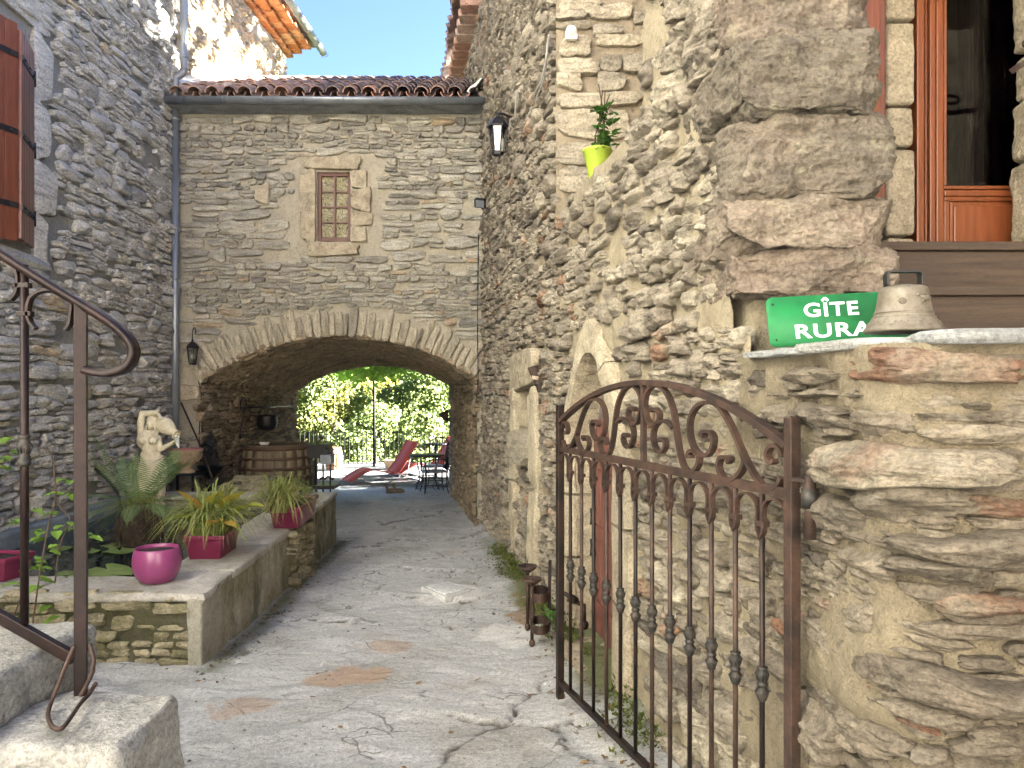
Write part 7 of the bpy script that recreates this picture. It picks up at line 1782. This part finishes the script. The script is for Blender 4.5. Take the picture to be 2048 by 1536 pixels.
for k in range(2600):
    Y = mr_.uniform(3.3, 9.2); dx = abs(mr_.normal(0, .10)); 
    if fbm(np.array([[Y * 1.1, 0, 0]]), 3, 9)[0] < -.25 + dx * 1.5: continue
    x = float(RWx(Y)) - .02 - dx; z = float(gz(Y)) + .06 - dx * .25; r_ = mr_.uniform(.006, .016)
    if mr_.random() < .2: z += mr_.uniform(0, .12) * max(0, 1 - dx * 10); x = float(RWx(Y)) - .05
    for q in range(3):
        a = mr_.uniform(0, 6.28); i0 = len(V); d = np.array([math.cos(a), math.sin(a), 0]); s2 = np.array([-d[1], d[0], 0]); p = np.array([x, Y, z])
        V += [p - s2 * r_ * .6, p + s2 * r_ * .6, p + d * r_ * 1.3 + (0, 0, r_ * 1.4)]; Fc.append((i0, i0 + 1, i0 + 2))
o_ = mesh_obj('moss', V, Fc, M['moss']); tag(o_, 'moss tufts along the foot of the right wall', 'moss', kind='stuff')
def weed(u, v, Y, n, L_, lab, dz=0):
    c = px(u, v, Y); t = thing('weed', lab, 'weed', tuple(c), 0, 'small weeds at the wall foot')
    for k in range(n):
        a = mr_.uniform(0, 6.28); leaf(c + np.array([mr_.uniform(-.02, .02), mr_.uniform(-.03, .03), .01 * k * .5]), (math.cos(a), math.sin(a), mr_.uniform(.1, .9)), L_ * mr_.uniform(.6, 1.1), L_ * .5, M['leaf_pot'], t, 'leaf', 0)
weed(1063, 1180, 5.3, 9, .06, 'small green weed by the candle holder'); weed(1100, 1235, 4.75, 8, .06, 'small green weed behind the gate post')
# ------------------------------------------------------------------ vine overhead, trees and valley
def leaf_cloud(n, cfun, size, r, up=.3):
    V = np.zeros((n * 4, 3)); 
    C = cfun(n); a = r.uniform(0, 6.28, n); el = r.normal(0, .7, n); d = np.stack([np.cos(a) * np.cos(el), np.sin(a) * np.cos(el), np.sin(el)], 1); b = np.cross(d, r.normal(0, 1, (n, 3)) + np.array([0, 0, up])); b /= np.linalg.norm(b, axis=1)[:, None] + 1e-9
    s = size * r.uniform(.5, 1.25, n)[:, None]
    V[0::4] = C - d * s * .6; V[1::4] = C + b * s * .38; V[2::4] = C + d * s * .6; V[3::4] = C - b * s * .38
    i = np.arange(n) * 4; return V, np.stack([i, i + 1, i + 2, i + 3], 1).tolist()
tr_ = np.random.default_rng(77)
M['tree_a'] = leaf_mat('sunlit green leaves', (.10, .135, .045), (.15, .18, .065), .85, .5)
M['tree_b'] = leaf_mat('yellow green leaves', (.13, .135, .03), (.16, .155, .04), .8, .5)
M['tree_c'] = leaf_mat('dark green leaves', (.085, .125, .055), (.12, .16, .07), .85, .5)
M['bark'] = pbr('grey bark', (.10, .08, .06), (.16, .13, .10), .9, 0, 5, bstr=.6, bdist=.02)
def make_crown(R_, H_, n, size, seed):
    r = np.random.default_rng(seed); K = 26; cc = []
    for k in range(K):
        a = r.uniform(0, 6.28); z = r.uniform(.05, 1); rad = R_ * math.sqrt(max(0.05, 1 - (2 * z - .85) ** 2)) * r.uniform(.35, .95); cc.append((math.cos(a) * rad, math.sin(a) * rad, H_ * (.28 + .72 * z), R_ * r.uniform(.20, .42)))
    cc = np.array(cc)
    def cf(m):
        k = r.integers(0, K, m); v = r.normal(0, 1, (m, 3)); v /= np.linalg.norm(v, axis=1)[:, None]; rr = r.uniform(.45, 1.05, m)[:, None] ** .6
        return cc[k, :3] + v * rr * cc[k, 3:4] * np.array([1, 1, .75])
    V, Fc = leaf_cloud(n, cf, size, r); return V, Fc, cc
def tree(name, label, loc, crown_me, trunk_me, mat, sc, rz, grp='trees on the slope beyond the terrace'):
    t = thing(name, label, 'tree', loc, rz, grp); t.scale = (sc, sc, sc)
    for nm, me in (('crown', crown_me), ('trunk', trunk_me)):
        o = bpy.data.objects.new(nm, me); COL.objects.link(o); o.parent = t
    return t
crowns = []
for k in range(3):
    for mi, mm in enumerate(('tree_a', 'tree_b', 'tree_c')):
        V, Fc, cc = make_crown(3.4 + .5 * k, 7.5, 17000, .16, 200 + 10 * k + mi)
        o = mesh_obj('crown_source', V, Fc, M[mm]); me = o.data; me.name = 'crown'; off = np.array(o.location)
        co = np.zeros(len(me.vertices) * 3, np.float32); me.vertices.foreach_get('co', co); me.vertices.foreach_set('co', (co.reshape(-1, 3) + off).astype(np.float32).ravel()); me.update()
        bpy.data.objects.remove(o); 
        m_ = MB(); m_.tube(spline([(0, 0, -1.2), (.1, 0, 1.5), (0, .1, 3.5), (.1, .1, 5.5)], 4), np.linspace(.26, .06, 13), 8)
        for q in range(7): e_ = cc[q * 3, :3]; m_.tube(spline([(0.05, .05, 1.6 + .4 * q), e_ * np.array([.5, .5, 0]) + (0, 0, (1.6 + .4 * q + e_[2]) / 2 + .2), e_], 4), np.linspace(.09, .02, 9), 6)
        o = m_.build('trunk_source', M['bark']); tm = o.data; tm.name = 'trunk'; off = np.array(o.location); co = np.zeros(len(tm.vertices) * 3, np.float32); tm.vertices.foreach_get('co', co); tm.vertices.foreach_set('co', (co.reshape(-1, 3) + off).astype(np.float32).ravel()); tm.update(); bpy.data.objects.remove(o)
        crowns.append((mi, me, tm))
LBL = ['broad sunlit green tree', 'yellow green bushy tree', 'dark green shady tree']
row = 0; cnt = 0
for y, n, sc in ((29, 4, .8), (37, 5, .95), (46, 6, 1.05), (56, 7, 1.15), (68, 8, 1.3), (82, 9, 1.5), (98, 10, 1.7), (118, 11, 2.0)):
    xa, xb = -.34 * y, -.03 * y
    for k in range(n):
        x = xa + (xb - xa) * (k + .5) / n + tr_.normal(0, 1.0); yy = y + tr_.normal(0, 2.0); pick = tr_.choice(9, p=[.15, .13, .05, .15, .13, .05, .15, .13, .06]); mi, me, tm = crowns[pick]
        if y == 29: 
            mi, me, tm = crowns[1 if k < 1 else 0]
        z = float(hill(np.array([x]), np.array([yy]))[0])
        ordn = ('leftmost', 'second from left', 'third from left', 'fourth from left', 'fifth from left', 'sixth from left', 'seventh from left', 'eighth from left', 'ninth from left', 'tenth from left', 'rightmost')
        side = 'rightmost' if k == n - 1 else ordn[k]
        depth_w = ('nearest row below the railing', 'second row below the terrace', 'third row in the valley', 'fourth row in the valley', 'lowest row up the far slope', 'middle row up the far slope', 'high row up the far slope', 'topmost row up the far slope')[row]
        tree('broadleaf_tree', f'{LBL[mi]}, {side} in the {depth_w}', (x, yy, z), me, tm, None, sc * tr_.uniform(.85, 1.2), tr_.uniform(0, 6.28)); cnt += 1
    row += 1
V, Fc, cc = make_crown(3.6, 7.5, 12000, .16, 321)  # extra tree out of view, added to break up sun on the upper left wall
o = mesh_obj('crown_source', V, Fc, M['tree_a']); me = o.data; off = np.array(o.location)
co = np.zeros(len(me.vertices) * 3, np.float32); me.vertices.foreach_get('co', co); me.vertices.foreach_set('co', (co.reshape(-1, 3) + off).astype(np.float32).ravel()); me.update(); bpy.data.objects.remove(o)
tree('broadleaf_tree', 'tall unseen tree added behind the right house to dapple the upper left wall', (12.5, 19.5, -1), me, crowns[0][2], None, 2.25, 1.0)
# yellow hedge bush by the railing on the left and vine leaves over the terrace
vr_ = np.random.default_rng(5)
def vine_c(m):
    x = vr_.uniform(-5.6, -.6, m); yv = vr_.uniform(17.2, 19.8, m); return np.stack([x, yv, 2.12 + .16 * np.sin(x * 2.2 + yv) + vr_.normal(0, .14, m) - .25 * (vr_.random(m) < .12) * vr_.random(m)], 1)
V, Fc = leaf_cloud(5200, vine_c, .15, vr_); vt = thing('grapevine', 'leafy vine trained overhead across the terrace', 'vine', (px(748, 0, 18.5)[0], 18.5, zt_)); mesh_obj('foliage', V, Fc, M['leaf_vine'], vt)
m_ = MB()
for y in (17.4, 18.5, 19.6): m_.tube([(-5.8, y, 2.3), (-.6, y, 2.3)], .02, 6)
for x in (-5.6, -3.6, -1.4): m_.tube([(x, 17.2, 2.27), (x, 20.2, 2.27)], .02, 6)
m_.build('wire_frame', M['black'], vt)

# litter at the wall foot and on the paving: grit and dry leaves
lt = np.random.default_rng(44); mb = MB(); tb = []
for k in range(750):
    Y = lt.uniform(2.6, 9.5); side = lt.random()
    if side < .45: x = float(cx_(max(Y, 4.5))) + .05 + abs(lt.normal(0, .10)) if Y > 4.5 else lt.uniform(-2.2, -.8)
    elif side < .96: x = float(RWx(Y)) - .10 - abs(lt.normal(0, .14))
    else: x = lt.uniform(-1.7, .4)
    i_ = np.argmin(np.abs(GX - x)) * nY + np.argmin(np.abs(GY - Y)); z = gV[i_, 2]; r_ = lt.uniform(.004, .013) * (1 if lt.random() < .9 else 1.9)
    a = lt.uniform(0, 6.28, 6).cumsum() * 0 + np.sort(lt.uniform(0, 6.28, 6)); ringp_ = [(x + r_ * math.cos(t) * lt.uniform(.7, 1.2), Y + r_ * math.sin(t) * lt.uniform(.7, 1.2), z) for t in a]
    V = ringp_ + [(x, Y, z + r_ * .7)]; mb.add(V, [(i, (i + 1) % 6, 6) for i in range(6)]); tb.append(np.full(7, lt.uniform(0, 1)))
o_ = mb.build('grit', M['stone_near'], attrs={'tint': np.concatenate(tb)}); tag(o_, 'grit and small stones along the wall feet on the path', 'gravel', kind='stuff')
mb = MB(); M['dry_leaf'] = pbr('dry leaf', (.14, .075, .03), (.24, .15, .06), .8, 0, 9, bstr=.1)
for k in range(170):
    Y = lt.uniform(2.8, 9.3); x = float(cx_(max(Y, 4.5))) + .03 + abs(lt.normal(0, .09)) if (lt.random() < .6 and Y > 4.5) else (float(RWx(Y)) - .08 - abs(lt.normal(0, .2)) if lt.random() < .7 else lt.uniform(-1.8, .3))
    i_ = np.argmin(np.abs(GX - x)) * nY + np.argmin(np.abs(GY - Y)); z = gV[i_, 2] + .006; r_ = lt.uniform(.012, .026); a = lt.uniform(0, 6.28); d = np.array([math.cos(a), math.sin(a), lt.uniform(-.1, .4)]); s2 = np.array([-math.sin(a), math.cos(a), lt.uniform(-.2, .5)]); p = np.array([x, Y, z])
    mb.add([p - d * r_, p + s2 * r_ * .5, p + d * r_ * 1.1, p - s2 * r_ * .5 + (0, 0, .004)], [(0, 1, 2, 3)])
o_ = mb.build('leaf_litter', M['dry_leaf']); tag(o_, 'dry brown leaves scattered along the pond wall foot and path', 'leaves', kind='stuff')
